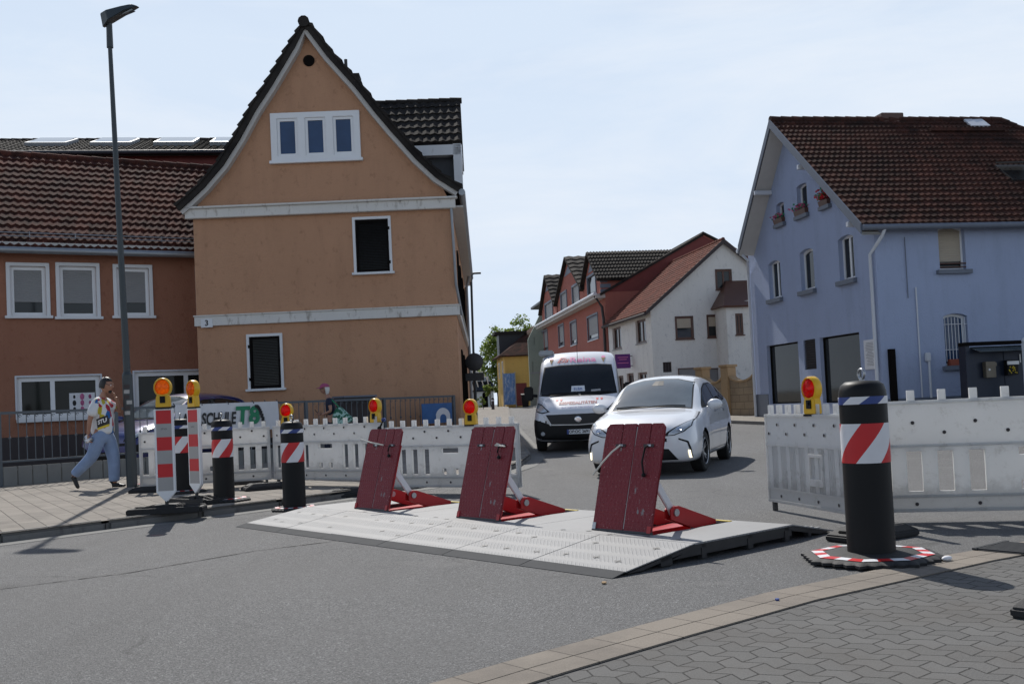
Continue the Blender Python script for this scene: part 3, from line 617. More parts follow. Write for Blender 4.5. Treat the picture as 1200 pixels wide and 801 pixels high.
# ================================================================== long orange building at the left
M2 = frame((-12.9, 25.7), (.877, .48), zg(26.5)+.1); H2 = thing('long_house', 'long deep orange two storey building with old red tiled roof and roller shutters', 'building', M2)
u_l = -5.0; u_r = 5.35; ze = hit(100, 286, M2).z
up = [rectpx(M2, 12, 312, 54, 370), rectpx(M2, 70, 312, 113, 371), rectpx(M2, 137, 314, 175, 370)]
up += [(up[0][0]-2.2, up[0][1]-2.2, up[0][2], up[0][3]), (5.0, 5.33, up[0][2], up[0][3])]
gd = [rectpx(M2, 20, 441, 118, 489), rectpx(M2, 158, 435, 238, 486)]
gd[1] = (gd[1][0], 5.3, gd[1][2], gd[1][3])
mb = MB(); mb.plate([(u_l, -.5), (u_r, -.5), (u_r, ze), (u_l, ze)], [hole(r) for r in up+gd], 0, .3); mb.box(u_l, u_l+.3, .3, 9, -.5, ze); mb.box(u_r-.3, u_r, .3, 9, -.5, ze); mb.box(u_l, u_r, 9, 9.3, -.5, ze)
mb.build('wall', M_['orange2'], H2)
mb = MB(); mb.box(u_l, u_r, -.03, 0, -.5, .75); mb.build('plinth', M_['plinth'], H2)
for r in up: window(H2, I4, *r, y=.06, fw=.09, fd=.07, shutter=r[2]+.36, casing=.09, sill=(.14, .12, .07))
for i, r in enumerate(gd):
    window(H2, I4, *r, y=.05, fw=.11, fd=.08, gm='shopglass', mull=((r[0]*.58+r[1]*.42) if i == 0 else (r[0]*.35+r[1]*.65),), casing=.045, casm='gutterw', sill=(.03, .12, .09), label=('wide ground floor shop window' if i == 0 else 'ground floor window beside the gable house'))
r = gd[0]; mb = MB(); u = hit(82, 480, M2).x; mb.box(u, u+.62, .085, .09, r[2]+.12, r[2]+.62); po = mb.build('poster', M_['paper'], H2)
mb = MB(); random.seed(3)
for i in range(9): mb = MB(); mb.lathe([(0, 0), (random.uniform(.03, .06), 0)], 8, T((u+.12+.19*(i % 3), .083, r[2]+.2+.16*(i//3))) @ RX(R(90)) @ Matrix.Diagonal((1, 1.6, 1, 1))); mb.build('poster_print', M_['pinkink'] if i % 3 else M_['ink'], po)
# roof
sb = 4.0; zr = hit(120, 191.5, M2, 1, sb).z; slope = (zr-ze)/sb
mb = MB(); ev = -.42; zE = ze+ev*slope+.12
tiles(mb, (u_l, ev, zE), (u_r+.1, ev, zE), (u_r+2.0, sb, zr+.05), (u_l, sb, zr+.05), 15, 56, .05, .05)
mb.slab([(u_l, ev, zE-.03), (u_r+.1, ev, zE-.03), (u_r+2.0, sb, zr), (u_l, sb, zr)], .1)
mb.slab([(u_l, sb, zr), (u_r+2.0, sb, zr), (u_r+2.0, 9.2, ze), (u_l, 9.2, ze)], .1)
ridge(mb, (u_l, sb, zr+.07), (u_r+2.0, sb, zr+.07), 30, .12)
mb.build('roof', M_['tile_red'], H2, smooth=50)
mb = MB(); mb.plate([(0, ze), (9.2, ze), (sb, zr)], [], u_l, u_l+.3, SWAP); mb.build('gable_wall', M_['orange2'], H2); mb = MB(); mb.plate([(0, ze), (9.2, ze), (sb, zr)], [], u_r-.3, u_r, SWAP); mb.build('gable_wall', M_['orange2'], H2)
gutter('gutter', [(u_l, ev-.07, zE-.07), (u_r, ev-.07, zE-.07)], .085, 'gutter', H2)
mb = MB(); mb.box(u_l, u_r, ev+.02, 0, ze-.16, ze-.06); mb.box(u_l, u_r, ev+.0, ev+.03, ze-.2, zE-.0); mb.build('eaves_board', M_['soffit'], H2)
mb = MB(); sv = .28
for hh in (0, .09): mb.tube([(u_l, ev+sv, zE+sv*slope+.12+hh), (u_r, ev+sv, zE+sv*slope+.12+hh)], .015, 6)
for i in range(10): uu = u_l+.4+i*1.08; mb.tube([(uu, ev+sv, zE+sv*slope), (uu, ev+sv, zE+sv*slope+.24)], .012, 5)
mb.build('snow_guard', M_['gutter'], H2)

# ================================================================== dark roofed hall behind it
M3 = frame(P(-40, 300, 36).xy, (.986, .165), zg(36)); H3 = thing('back_building', 'dark roof with four white skylights above a dark red wall, behind the red tiled roof', 'building', M3)
e0 = hit(130, 177.5, M3).z; rr = hit(130, 165.5, M3, 1, 5).z
mb = MB(); mb.box(-4, 11.5, .4, 9, -.3, e0); mb.build('wall', M_['darkred'], H3)
mb = MB(); tiles(mb, (-4.3, 0, e0), (12, 0, e0), (12, 5, rr), (-4.3, 5, rr), 12, 62, .045, .045); mb.slab([(-4.3, 0, e0-.03), (12, 0, e0-.03), (12, 5, rr-.03), (-4.3, 5, rr-.03)], .14); mb.slab([(-4.3, 5, rr), (12, 5, rr), (12, 10, e0), (-4.3, 10, e0)], .1)
ridge(mb, (-4.3, 5, rr+.03), (12, 5, rr+.03), 40, .1); mb.build('roof', M_['tile_dark'], H3, smooth=50)
gutter('gutter', [(-4.3, -.08, e0-.05), (12, -.08, e0-.05)], .08, 'slate', H3)
sl = (rr-e0)/5
for px in (62, 136, 208, 272):
    u = hit(px, 170, M3, 1, 3).x; mb = MB(); y0, y1 = 1.9, 3.9
    mb.slab([(u-.74, y0, e0+sl*y0+.2), (u+.74, y0, e0+sl*y0+.2), (u+.74, y1, e0+sl*y1+.2), (u-.74, y1, e0+sl*y1+.2)], .16)
    sk = mb.build('skylight', M_['gutter'], H3); mb = MB(); mb.slab([(u-.67, y0+.08, e0+sl*y0+.225), (u+.67, y0+.08, e0+sl*y0+.225), (u+.67, y1-.08, e0+sl*y1+.215), (u-.67, y1-.08, e0+sl*y1+.215)], .012); mb.build('pane', M_['screen'], sk)

# ================================================================== pale blue corner house
M4 = frame((10.25, 28.4), (.985, .172), zg(28.4)+.1); H4 = thing('blue_house', 'pale blue corner house with shop windows and a brown tiled roof', 'house', M4)
GW = 8.75; RW = 10.6
aps = hit(921, 146, M4, 0, 0); zA = aps.z; uA = aps.y; zR_ = hit(1030, 256, M4, 0, 0).z; zL = hit(866, 292, M4, 0, -.5).z
sr = (zA-zR_)/(uA-0.0)
gl = []
g_at = lambda v: rectpx(M4, *v, ax=0)
sl_w = [rectpx(M4, 901, 305, 915, 350, ax=0), rectpx(M4, 938, 291, 954, 340, ax=0), rectpx(M4, 983, 275, 1001, 328, ax=0)]
at_w = [rectpx(M4, 910, 237, 919, 262, ax=0), rectpx(M4, 934, 215, 946, 252, ax=0), rectpx(M4, 963, 212, 972, 241, ax=0)]
sh_w = [rectpx(M4, 900, 405, 937, 470, ax=0), rectpx(M4, 962, 396, 1009, 462, ax=0)]
sh_w[0] = (sh_w[0][0], sh_w[0][1], .55, hit(920, 402, M4, 0).z); sh_w[1] = (sh_w[1][0], sh_w[1][1], .55, sh_w[0][3])
vent = (hit(957, 430, M4, 0).y, hit(943, 430, M4, 0).y, sh_w[0][3]-.95, sh_w[0][3]-.0); vent = (min(vent[:2]), max(vent[:2]), vent[2], vent[3])
rw = [rectpx(M4, 1100, 264, 1131, 316), rectpx(M4, 1107, 367, 1135, 428)]; rw.append((rw[0][0]+2.95, rw[0][1]+2.95, rw[0][2], rw[0][3])); rw.append((rw[0][0]+5.9, rw[0][1]+5.9, rw[0][2], rw[0][3]))
gout = [(0, -.5), (GW, -.5), (GW, zR_-.1), (GW, zA-sr*(GW-uA)), (uA, zA-.05), (0, zA-sr*uA)]
mb = MB(); mb.plate(gout, [hole(r, .09) for r in sl_w]+[hole(r, .05) for r in at_w]+[hole(r) for r in sh_w]+[hole(vent)], 0, .35, SWAP)
zEv = zR_
mb.plate([(.35, -.5), (RW, -.5), (RW, zEv), (.35, zEv)], [hole(r, .08) for r in rw], .0, .35)
mb.box(RW-.3, RW, .35, GW, -.5, zEv); mb.box(.35, RW, GW-.3, GW, -.5, zEv)
mb.build('wall', M_['blue'], H4)
mb = MB(); mb.box(-.025, 0, -.025, sh_w[1][0]-.1, -.5, .52); mb.build('plinth', M_['bluegrey'], H4); mb = MB(); mb.box(-.025, 0, sh_w[0][1]+.05, GW, -.5, .9); mb.build('plinth', M_['bluegrey'], H4); mb = MB(); mb.box(0, RW, -.025, 0, -.5, .62); mb.build('plinth', M_['bluegrey'], H4)
for r in sl_w: window(H4, SWAP, *r, y=.14, rise=.09, fw=.08, sill=(.1, .12, .14), sillm='bluegrey', mull=((r[0]+r[1])/2,) if r is not sl_w[1] else ())
for i, r in enumerate(at_w):
    wo = window(H4, SWAP, *r, y=.14, rise=.05, fw=.06, sill=(.1, .12, .12), sillm='bluegrey')
for i, r in enumerate(sh_w): window(H4, SWAP, *r, y=.12, fw=.05, fm='shutter', gm='shopglass', label='large dark shop window nearest the corner' if i else 'narrower dark shop window')
mb = MB(SWAP); n = 12
for i in range(n): z = vent[2]+(vent[3]-vent[2])*i/n; mb.add([(vent[0], .02, z), (vent[1], .02, z), (vent[1], .08, z+.07), (vent[0], .08, z+.07)], [(0, 1, 2, 3)])
mb.box(vent[0], vent[1], .1, .12, vent[2], vent[3]); mb.build('ventilation_grille', M_['plinth'], H4)
for i, r in enumerate(rw):
    if i == 1:
        wo = window(H4, I4, *r, y=.16, rise=.08, fw=.07, gm='glassblue', sill=(.12, .12, .13), sillm='bluegrey', label='ground floor window with white security bars')
        mb = MB(); 
        for j in range(7): u = r[0]+.06+(r[1]-r[0]-.12)*j/6; mb.cyl((u, .04, r[2]+.12), (u, .04, r[3]-.1), .011, n=6)
        for z in (r[2]+.45, r[3]-.3): mb.cyl((r[0], .04, z), (r[1], .04, z), .011, n=6)
        mb.build('security_bars', M_['gutterw'], wo)
        mb = MB(); mb.box(r[0]+.12, r[1]-.05, -.02, .13, r[2]+.005, r[2]+.18); mb.build('planter', M_['terra'], wo)
    else:
        wo = window(H4, I4, *r, y=.14, rise=.08, fw=.06, shutter=r[2]+.25, shm='rollerbeige', sill=(.12, .12, .12), sillm='bluegrey')
        mb = MB(); mb.cyl((r[0], .02, r[2]+.18), (r[1], .02, r[2]+.18), .02, n=8); mb.cyl((r[0], .02, r[2]+.08), (r[1], .02, r[2]+.08), .016, n=8); mb.build('balustrade_bar', M_['brown'], wo)
# roof of the blue house, ridge along local x
mb = MB(); oh = -.55; ze4 = zR_+.05; off = .1
ey = -.35; zlow = zA+off-sr*(uA-ey)
xh = hit(1172, 142, M4, 1, uA).x; tiles(mb, (oh, ey, zlow), (RW+.3, ey, zlow), (xh, uA, zA+off), (oh, uA, zA+off), 22, 54, .05, .06)
yl = hit(866, 292, M4, 0, oh).y; mb.slab([(oh, ey, zlow-.02), (RW+.3, ey, zlow-.02), (xh, uA, zA+off-.02), (oh, uA, zA+off-.02)], .14)
zl = zL+.05; mb.slab([(oh, uA, zA+off), (xh, uA, zA+off), (RW+.3, yl, zl), (oh, yl, zl)], .16); mb.slab([(RW+.3, ey, zlow), (RW+.3, yl, zl), (xh, uA, zA+off)], .12)
ridge(mb, (oh, uA, zA+off+.05), (xh, uA, zA+off+.05), 22, .12); ridge(mb, (RW+.3, ey, zlow+.05), (xh, uA, zA+off+.05), 26, .12); mb.build('roof', M_['tile_brown'], H4, smooth=50)
mb = MB(SWAP)      # barge boards and soffit
for (p, q) in (((ey, zlow), (uA, zA+off)), ((yl, zl), (uA, zA+off))):
    mb.plate([(p[0], p[1]+.06), (q[0], q[1]+.06), (q[0], q[1]-.22), (p[0], p[1]-.24)], [], oh-.04, oh)
mb.build('barge_board', M_['bluegrey'], H4)
mb = MB()
for (p, q) in (((ey, zlow-.24), (uA, zA+off-.24)), ((yl, zl-.28), (uA, zA+off-.28))):
    mb.add([(oh, p[0], p[1]), (oh, q[0], q[1]), (0, q[0], q[1]), (0, p[0], p[1]), (oh, p[0], p[1]-.03), (oh, q[0], q[1]-.03), (0, q[0], q[1]-.03), (0, p[0], p[1]-.03)], [(0, 1, 2, 3), (4, 5, 6, 7), (0, 1, 5, 4), (2, 3, 7, 6)])
mb.build('soffit', M_['soffit'], H4)
for yy, sd_ in ((uA-1.9, 1), (.35, 1), (uA+(yl-uA)*.45, -1)):
    z = (zA+off-sr*(uA-yy) if sd_ > 0 else zA+off-(zA+off-zl)*(yy-uA)/(yl-uA))-.42
    mb = MB(); mb.box(oh-.06, 0, yy-.06, yy+.06, z-.07, z+.07); mb.build('purlin_end', M_['gutterw'], H4, bevel=.01)
gutter('gutter', [(oh, ey-.06, zlow-.07), (RW, ey-.06, zlow-.07)], .085, 'bluegrey', H4)
gutter('gutter', [(oh-.05, yl+.1, zl-.12), (RW, yl+.1, zl-.12)], .08, 'gutterw', H4)
gutter('downpipe', [(.1, ey-.05, zlow-.12), (.05, ey+.02, zlow-.3), (-.09, .12, zlow-.75), (-.09, .12, 3.0), (-.09, .12, .1)], .05, 'gutterw', H4)
gutter('downpipe', [(oh+.05, yl+.08, zl-.18), (oh+.25, yl-.15, zl-.5), (-.08, GW-.12, zl-.95), (-.08, GW-.12, .1)], .055, 'gutterw', H4)
gutter('conduit', [(.9, -.03, zlow-.3), (.9, -.03, 3.4)], .012, 'bluegrey', H4); gutter('conduit', [(1.15, -.03, 3.7), (1.15, -.03, .62)], .022, 'gutterw', H4)
gutter('conduit', [(1.42, -.03, 1.62), (1.42, -.03, .6)], .035, 'gutterw', H4); mb = MB(); mb.box(1.3, 1.46, -.09, 0, 1.62, 1.86); mb.build('junction_box', M_['gutterw'], H4, bevel=.02)
u = hit(1045, 440, M4).x; mb = MB(); mb.box(u-.09, u+.09, -.12, 0, -.3, 2.0); mb.build('cable_duct', M_['shutter'], H4, bevel=.01)
q0 = hit(1046, 137, M4, 1, uA); mb = MB(); mb.box(q0.x-.45, q0.x+.35, uA-.1, uA+.6, zA-.1, q0.z+.12); mb.build('chimney', M_['brown'], H4, bevel=.02)
def onroof(px, py):
    o = M4.inverted() @ CAM; d = M4.inverted().to_3x3() @ ray(px, py); n = Vector((0, -sr, 1)); pt = Vector((0, uA, zA+off)); t = (pt-o).dot(n)/d.dot(n); return o+d*t
q = onroof(1142, 146); mb = MB(); s_ = Vector((0, 1, sr)).normalized(); nn = Vector((0, -sr, 1)).normalized()
c0 = q+nn*.12; mb.slab([c0-Vector((.35, 0, 0))-s_*.35, c0+Vector((.35, 0, 0))-s_*.35, c0+Vector((.35, 0, 0))+s_*.35, c0-Vector((.35, 0, 0))+s_*.35], .12); mb.build('skylight', M_['gutterw'], H4)
q = onroof(1192, 205); mb = MB(); c0 = q+nn*.1; f1 = [c0-Vector((.5, 0, 0))-s_*.5, c0+Vector((.5, 0, 0))-s_*.5, c0+Vector((.5, 0, 0))+s_*.5, c0-Vector((.5, 0, 0))+s_*.5]
mb.slab(f1, .1); lid = [f1[3]+nn*.05, f1[2]+nn*.05, f1[1]+nn*.55, f1[0]+nn*.55]; mb.slab(lid, .05); mb.build('roof_window', M_['darksteel'], H4)
q = onroof(1120, 155); mb = MB(); mb.box(q.x-1.0, q.x+1.7, q.y-.2, q.y+.12, q.z+.0, q.z+.11); mb.build('roof_step', M_['tile_brown'], H4)
q = hit(1021, 415, M4, 0); mb = MB(SWAP); mb.box(q.y-.33, q.y+.33, -.04, -.005, q.z-.42, q.z+.42); sg = mb.build('menu_board', M_['paper'], H4, bevel=.01)
mb = MB(); random.seed(5)
for i in range(16): ww = random.uniform(.12, .26); zz = q.z+.32-i*.042; mb.box(-.046, -.041, q.y-ww, q.y+ww*.9, zz, zz+.012)
mb.build('menu_lines', M_['roller'], sg)
# flower boxes of the attic windows: things standing on the sills
for i, r in enumerate(at_w):
    fl = 'flower' if i in (2,) else 'pinkflower'
    B = thing('flower_box', ['window box of pink and red flowers on the left attic sill of the blue house', 'window box of pink flowers on the middle attic sill of the blue house', 'window box of bright red geraniums on the right attic sill of the blue house'][2-i if False else i], 'flower box', M4 @ T((-.04, (r[0]+r[1])/2, r[2])), 'attic flower boxes')
    hw = (r[1]-r[0])/2+.02
    mb = MB(); mb.add([(-.07, -hw, .0), (.07, -hw, 0), (.07, hw, 0), (-.07, hw, 0), (-.1, -hw-.02, .16), (.09, -hw-.02, .16), (.09, hw+.02, .16), (-.1, hw+.02, .16)], [(0, 1, 2, 3), (0, 1, 5, 4), (1, 2, 6, 5), (2, 3, 7, 6), (3, 0, 4, 7), (4, 5, 6, 7)]); mb.build('trough', M_['brown'], B)
    mb = MB(); random.seed(i)
    for kk in range(200 if i == 2 else 110):
        c = Vector((random.gauss(-.05, .08), random.gauss(0, hw*.6), .2+abs(random.gauss(0, .13 if i == 2 else .06)))); a = Vector((random.gauss(0, 1), random.gauss(0, 1), random.gauss(0, 1))).normalized()*.04; b2 = a.cross(Vector((random.random(), random.random(), 1))).normalized()*.04
        mb.quad(c-a, c-b2, c+a, c+b2, m=0 if kk % 3 else 1)
    mb.build('blossoms', [M_[fl], M_['greenink']], B, fix=False)

# ================================================================== white gable house
M5 = frame(P(762, 360, 54).xy, (.985, .17), zg(54)+.1); H5 = thing('white_house', 'white gabled house with brown framed windows and a pale red tiled roof', 'house', M5)
e5 = hit(762, 361, M5).z; ap = hit(846, 283, M5); uA5 = ap.x; zA5 = ap.z; GW5 = 2*uA5; D5 = 8.6
g5 = [rectpx(M5, 839, 316, 857, 339), rectpx(M5, 792, 371, 812, 397), rectpx(M5, 829, 369, 850, 395)]
b5 = [rectpx(M5, 796, 432, 817, 452), rectpx(M5, 832, 432, 853, 455)]; vt = rectpx(M5, 777, 424, 787, 436)
s5 = [rectpx(M5, 745, 374, 757, 402, ax=0), rectpx(M5, 718, 383, 728, 409, ax=0), rectpx(M5, 748, 436, 759, 462, ax=0), rectpx(M5, 735, 437, 743, 462, ax=0), rectpx(M5, 724, 440, 731, 464, ax=0)]
mb = MB(); mb.plate([(0, -.6), (GW5, -.6), (GW5, e5), (uA5, zA5), (0, e5)], [hole(r) for r in g5+b5+[vt]], 0, .3)
mb.plate([(.3, -.6), (D5, -.6), (D5, e5), (.3, e5)], [hole(r) for r in s5], 0, .3, SWAP); mb.box(GW5-.3, GW5, .3, D5, -.6, e5); mb.box(.3, GW5, D5-.3, D5, -.6, e5); mb.build('wall', M_['white'], H5)
for i, r in enumerate(g5): window(H5, I4, *r, y=.04, fw=.09, fm='brown' if i else 'brown', mull=((r[0]+r[1])/2,) if i == 0 else (), sill=(.06, .08, .06), sillm='brown', shutter=None if i == 0 else (r[2]+r[3])/2+.0, shm='rollerbeige', casing=.03, casm='brown')
for r in b5: window(H5, I4, *r, y=.04, fw=.06, fm='roller', casing=.05, casm='brown', shutter=r[2]+.1)
for r in s5: window(H5, SWAP, *r, y=.12, fw=.12, fm='brown', mull=((r[0]+r[1])/2,), sill=(.05, .06, .06), sillm='roller', gm='glass')
mb = MB(); 
for i in range(4): u = vt[0]+(vt[1]-vt[0])*i/3; mb.box(u-.03, u+.03, .05, .1, vt[2], vt[3])
mb.box(vt[0], vt[1], .12, .14, vt[2], vt[3]); mb.build('cellar_grille', M_['plinth'], H5)
mb = MB(); s5s = (zA5-e5)/uA5
o5 = .2; tiles(mb, (-.28, -.2, e5-.28*s5s+.06), (-.28, D5, e5-.28*s5s+.06), (uA5, D5, zA5+.06), (uA5, -.2, zA5+.06), 20, 42, .03, .04)
mb.slab([(-.28, -.2, e5-.28*s5s+.04), (uA5, -.2, zA5+.04), (uA5, D5, zA5+.04), (-.28, D5, e5-.28*s5s+.04)], .1)
mb.slab([(GW5+.28, -.2, e5-.28*s5s+.04), (GW5+.28, D5, e5-.28*s5s+.04), (uA5, D5, zA5+.04), (uA5, -.2, zA5+.04)], -.1)
ridge(mb, (uA5, -.2, zA5+.1), (uA5, D5, zA5+.1), 24, .1); mb.build('roof', M_['tile_pink'], H5, smooth=50)
mb = MB(); mb.add([(-.3, -.26, e5-.28*s5s-.12), (uA5, -.26, zA5-.14), (uA5, -.26, zA5+.1), (-.3, -.26, e5-.28*s5s+.1), (-.3, -.2, e5-.28*s5s-.12), (uA5, -.2, zA5-.14), (uA5, -.2, zA5+.1), (-.3, -.2, e5-.28*s5s+.1)], [(0, 1, 2, 3), (4, 5, 6, 7), (0, 1, 5, 4), (2, 3, 7, 6), (0, 3, 7, 4)])
mb.add([(GW5+.3, -.26, e5-.28*s5s-.12), (uA5, -.26, zA5-.14), (uA5, -.26, zA5+.1), (GW5+.3, -.26, e5-.28*s5s+.1), (GW5+.3, -.2, e5-.28*s5s-.12), (uA5, -.2, zA5-.14), (uA5, -.2, zA5+.1), (GW5+.3, -.2, e5-.28*s5s+.1)], [(0, 1, 2, 3), (4, 5, 6, 7), (0, 1, 5, 4), (2, 3, 7, 6), (0, 3, 7, 4)])
mb.build('verge', M_['plinth'], H5)
gutter('gutter', [(-.36, -.2, e5-.3), (-.36, D5, e5-.3)], .09, 'plinth', H5)
# bay at its right
x0 = hit(853, 400, M5, 1, -1.6).x; zt = hit(853, 357, M5, 1, -1.8).z; x1 = x0+3.2
r = rectpx(M5, 862, 367, 871, 392, off=-1.6); mb = MB(); mb.plate([(x0, -.6), (x1, -.6), (x1, zt+.6), (x0, zt)], [hole(r)], -1.6, -1.35); mb.box(x0, x0+.25, -1.35, 0, -.6, zt); mb.build('bay_wall', M_['white'], H5)
window(H5, T((0, -1.6, 0)), *r, y=.04, fw=.1, fm='brown', mull=((r[0]+r[1])/2,), sill=(.05, .08, .06), sillm='brown', label='bay window')
mb = MB(); mb.slab([(x0-.25, -1.9, zt-.05), (x1+.3, -1.9, zt-.05), (x1+.3, 0, zt+1.45), (x0+.7, 0, zt+1.45)], .12); mb.slab([(x0-.25, -1.9, zt-.05), (x0+.7, 0, zt+1.45), (x0-.25, 0, zt-.05)], .1); mb.build('bay_roof', M_['brown'], H5)
# purple sign on its left wall
q = hit(731, 423, M5, 0, -.5); SG = thing('purple_sign', 'small purple square sign with pale lettering on the white house side wall', 'sign', M5 @ T((0, q.y, q.z)))
mb = MB(); mb.box(-1.0, -.12, -.04, .04, -.4, .4); pb = mb.build('panel', M_['purple'], SG, bevel=.01)
mb = MB(); 
for i, (z, ww) in enumerate(((.2, .3), (.08, .22), (-.12, .32))): mb.box(-.56-ww, -.56+ww, -.046, -.041, z, z+.035)
mb.build('lettering_lines', M_['pinkink'], pb); mb = MB(); mb.box(-.12, 0, -.02, .02, .25, .29); mb.box(-.12, 0, -.02, .02, -.29, -.25); mb.build('bracket', M_['darksteel'], SG)

# ================================================================== salmon house with three dormers
M6 = frame(P(709, 340, 62.6).xy, (.992, .125), zg(62.6)+.1); H6 = thing('salmon_house', 'salmon red house with three gabled dormers behind the van', 'house', M6)
e6 = hit(709, 340, M6).z;  LW = 24.8; ap6 = hit(822, 274, M6); uA6, zA6 = ap6.x, ap6.z; s6 = (zA6-e6)/uA6
w6 = [rectpx(M6, 689, 370, 701, 398, ax=0), rectpx(M6, 669, 377, 676, 404, ax=0), rectpx(M6, 655, 381, 661, 406, ax=0), rectpx(M6, 635, 388, 642, 412, ax=0)]
mb = MB(); mb.plate([(0, -.8), (LW, -.8), (LW, e6), (0, e6)], [hole(r) for r in w6], 0, .3, SWAP); mb.plate([(.3, -.8), (2*uA6, -.8), (2*uA6, e6), (uA6, zA6), (.3, e6+.3*s6)], [], 0, .3); mb.build('wall', M_['pink'], H6)
for r in w6: window(H6, SWAP, *r, y=.05, fw=.14, fm='bluegrey', shutter=r[2]+.35, shm='roller', casing=.12, casm='bluegrey', sill=(.05, .08, .06), sillm='gutterw')
mb = MB(); mb.slab([(-.35, -.12, e6-.35*s6), (uA6, -.12, zA6), (uA6, LW, zA6), (-.35, LW, e6-.35*s6)], .15); mb.slab([(2*uA6, -.12, e6), (2*uA6, LW, e6), (uA6, LW, zA6), (uA6, -.12, zA6)], -.15)
mb.build('roof', M_['tile_dark'], H6)
mb = MB(); mb.plate([(.0, e6-.1), (2*uA6, e6-.1), (uA6, zA6-.1)], [], -.02, 0); mb.build('gable_cladding', M_['darkred'], H6)
mb = MB(); mb.box(-.6, 0, 0, LW, e6-.45, e6-.2); mb.build('eaves_board', M_['soffit'], H6)
gutter('gutter', [(-.66, -.1, e6-.2), (-.66, LW, e6-.2)], .11, 'gutterw', H6)
gutter('downpipe', [(-.6, .3, e6-.3), (-.2, .2, e6-1.0), (-.12, .25, e6-1.8), (-.12, .25, 0)], .09, 'darksteel', H6)
for pk, base_l, base_r, ridge_end in (((692.5, 295), 684.5, 704, (777, 294.5)), ((664, 302), 653, 683.5, (690, 302)), ((640.5, 323), 634, 651, (655, 322.5))):
    dp = hit(pk[0], pk[1], M6, 0, -.1); ya = hit(base_r, 330, M6, 0, -.1).y; yb = hit(base_l, 345, M6, 0, -.1).y; yc = (ya+yb)/2; zp = dp.z; ze6 = e6+.95 if base_r > 700 else e6+1.0
    ze6 = min(ze6, zp-1.0); xe = min(uA6, (zp-e6)/s6)
    ww = (yb-ya)
    dw = []
    nwin = 2 if base_l == 653 else 1
    if nwin == 2: dw = [(ya+ww*.14, ya+ww*.40, e6+.0, ze6+.5), (ya+ww*.60, ya+ww*.86, e6+.0, ze6+.5)]
    else: dw = [(yc-ww*.26, yc+ww*.26, e6+.05, ze6+.5)]
    mb = MB(); mb.plate([(ya, e6-.35), (yb, e6-.35), (yb, ze6), (yc, zp-.08), (ya, ze6)], [hole(r) for r in dw], -.1, .15, SWAP)
    mb.box(.15, xe+.5, ya, ya+.2, e6-.3, ze6); mb.box(.15, xe+.5, yb-.2, yb, e6-.3, ze6); dwl = mb.build('dormer', M_['pink'], H6)
    for r in dw: 
        mb = MB(SWAP); mb.plate([(r[0], r[2]), (r[1], r[2]), (r[1], r[3]), (r[0], r[3])], [[(r[0]+.15, r[2]+.15), (r[1]-.15, r[2]+.15), (r[1]-.15, r[3]-.15), (r[0]+.15, r[3]-.15)]], -.16, .0)
        mb.build('window_frame', M_['bluegrey'], dwl); mb = MB(SWAP); mb.box(r[0]+.1, r[1]-.1, -.05, -.03, r[2]+.1, r[3]-.1); mb.build('window_pane', M_['roller'] if base_r < 700 else M_['glass'], dwl)
    mb = MB(SWAP); mb.plate([(yc-ww*.17, zp-1.25), (yc+ww*.17, zp-1.25), (yc, zp-.6)], [], -.13, -.1); mb.build('gable_panel', M_['bluegrey'], dwl)
    mb = MB(); sgn = .3; drop = .3*(zp-ze6)/(ww/2)
    tiles(mb, (-.4, ya-sgn, ze6-drop), (xe+.3, ya-sgn, ze6-drop), (xe+.3, yc, zp), (-.4, yc, zp), 8, 10 if base_r < 700 else 30, .07, .07)
    mb.slab([(-.4, ya-sgn, ze6-drop-.03), (xe+.3, ya-sgn, ze6-drop-.03), (xe+.3, yc, zp-.03), (-.4, yc, zp-.03)], .1); mb.slab([(-.4, yb+sgn, ze6-drop), (xe+.3, yb+sgn, ze6-drop), (xe+.3, yc, zp), (-.4, yc, zp)], -.1)
    mb.build('dormer_roof', M_['tile_dark'], dwl, smooth=50)
    if base_r > 700:
        mb = MB()
        for i in range(3): mb.box(-.16, .5 if i % 2 else .3, ya-.03, ya+.0, e6-.1+i*.33, e6+.14+i*.33)
        mb.build('corner_stone', M_['bluegrey'], dwl)

# ================================================================== narrow grey-green gable house, yellow house, dark slate house
M7 = frame(P(637, 420, 88).xy, (.99, .12), zg(88)); H7 = thing('narrow_house', 'narrow grey green house with dark verges between the yellow and salmon houses', 'house', M7)
x7 = hit(613, 420, M7).x; zt7 = hit(626, 350, M7).z; ze7 = hit(616, 398, M7).z
mb = MB(); r7 = [rectpx(M7, 623.5, 423, 626, 438), rectpx(M7, 625, 394, 628, 405)]; mb.plate([(x7+.5, -1), (2.5, -1), (2.5, zt7-.3), (x7+2.2, zt7-.3), (x7+.5, ze7)], [hole(r) for r in r7], 0, .3); mb.build('wall', M_['green'], H7)
for r in r7: window(H7, I4, *r, y=.05, fm='green', fw=.1)
mb = MB(); mb.slab([(x7+2.0, -.25, zt7), (4.5, -.25, zt7-.1), (4.5, 8, zt7-.1), (x7+2.0, 8, zt7)], .2); mb.build('roof', M_['slate'], H7)
mb = MB(); mb.box(x7+.6, 2, -.06, 0, .9*ze7*.55, .9*ze7*.55+.12); mb.build('ledge', M_['gutter'], H7)

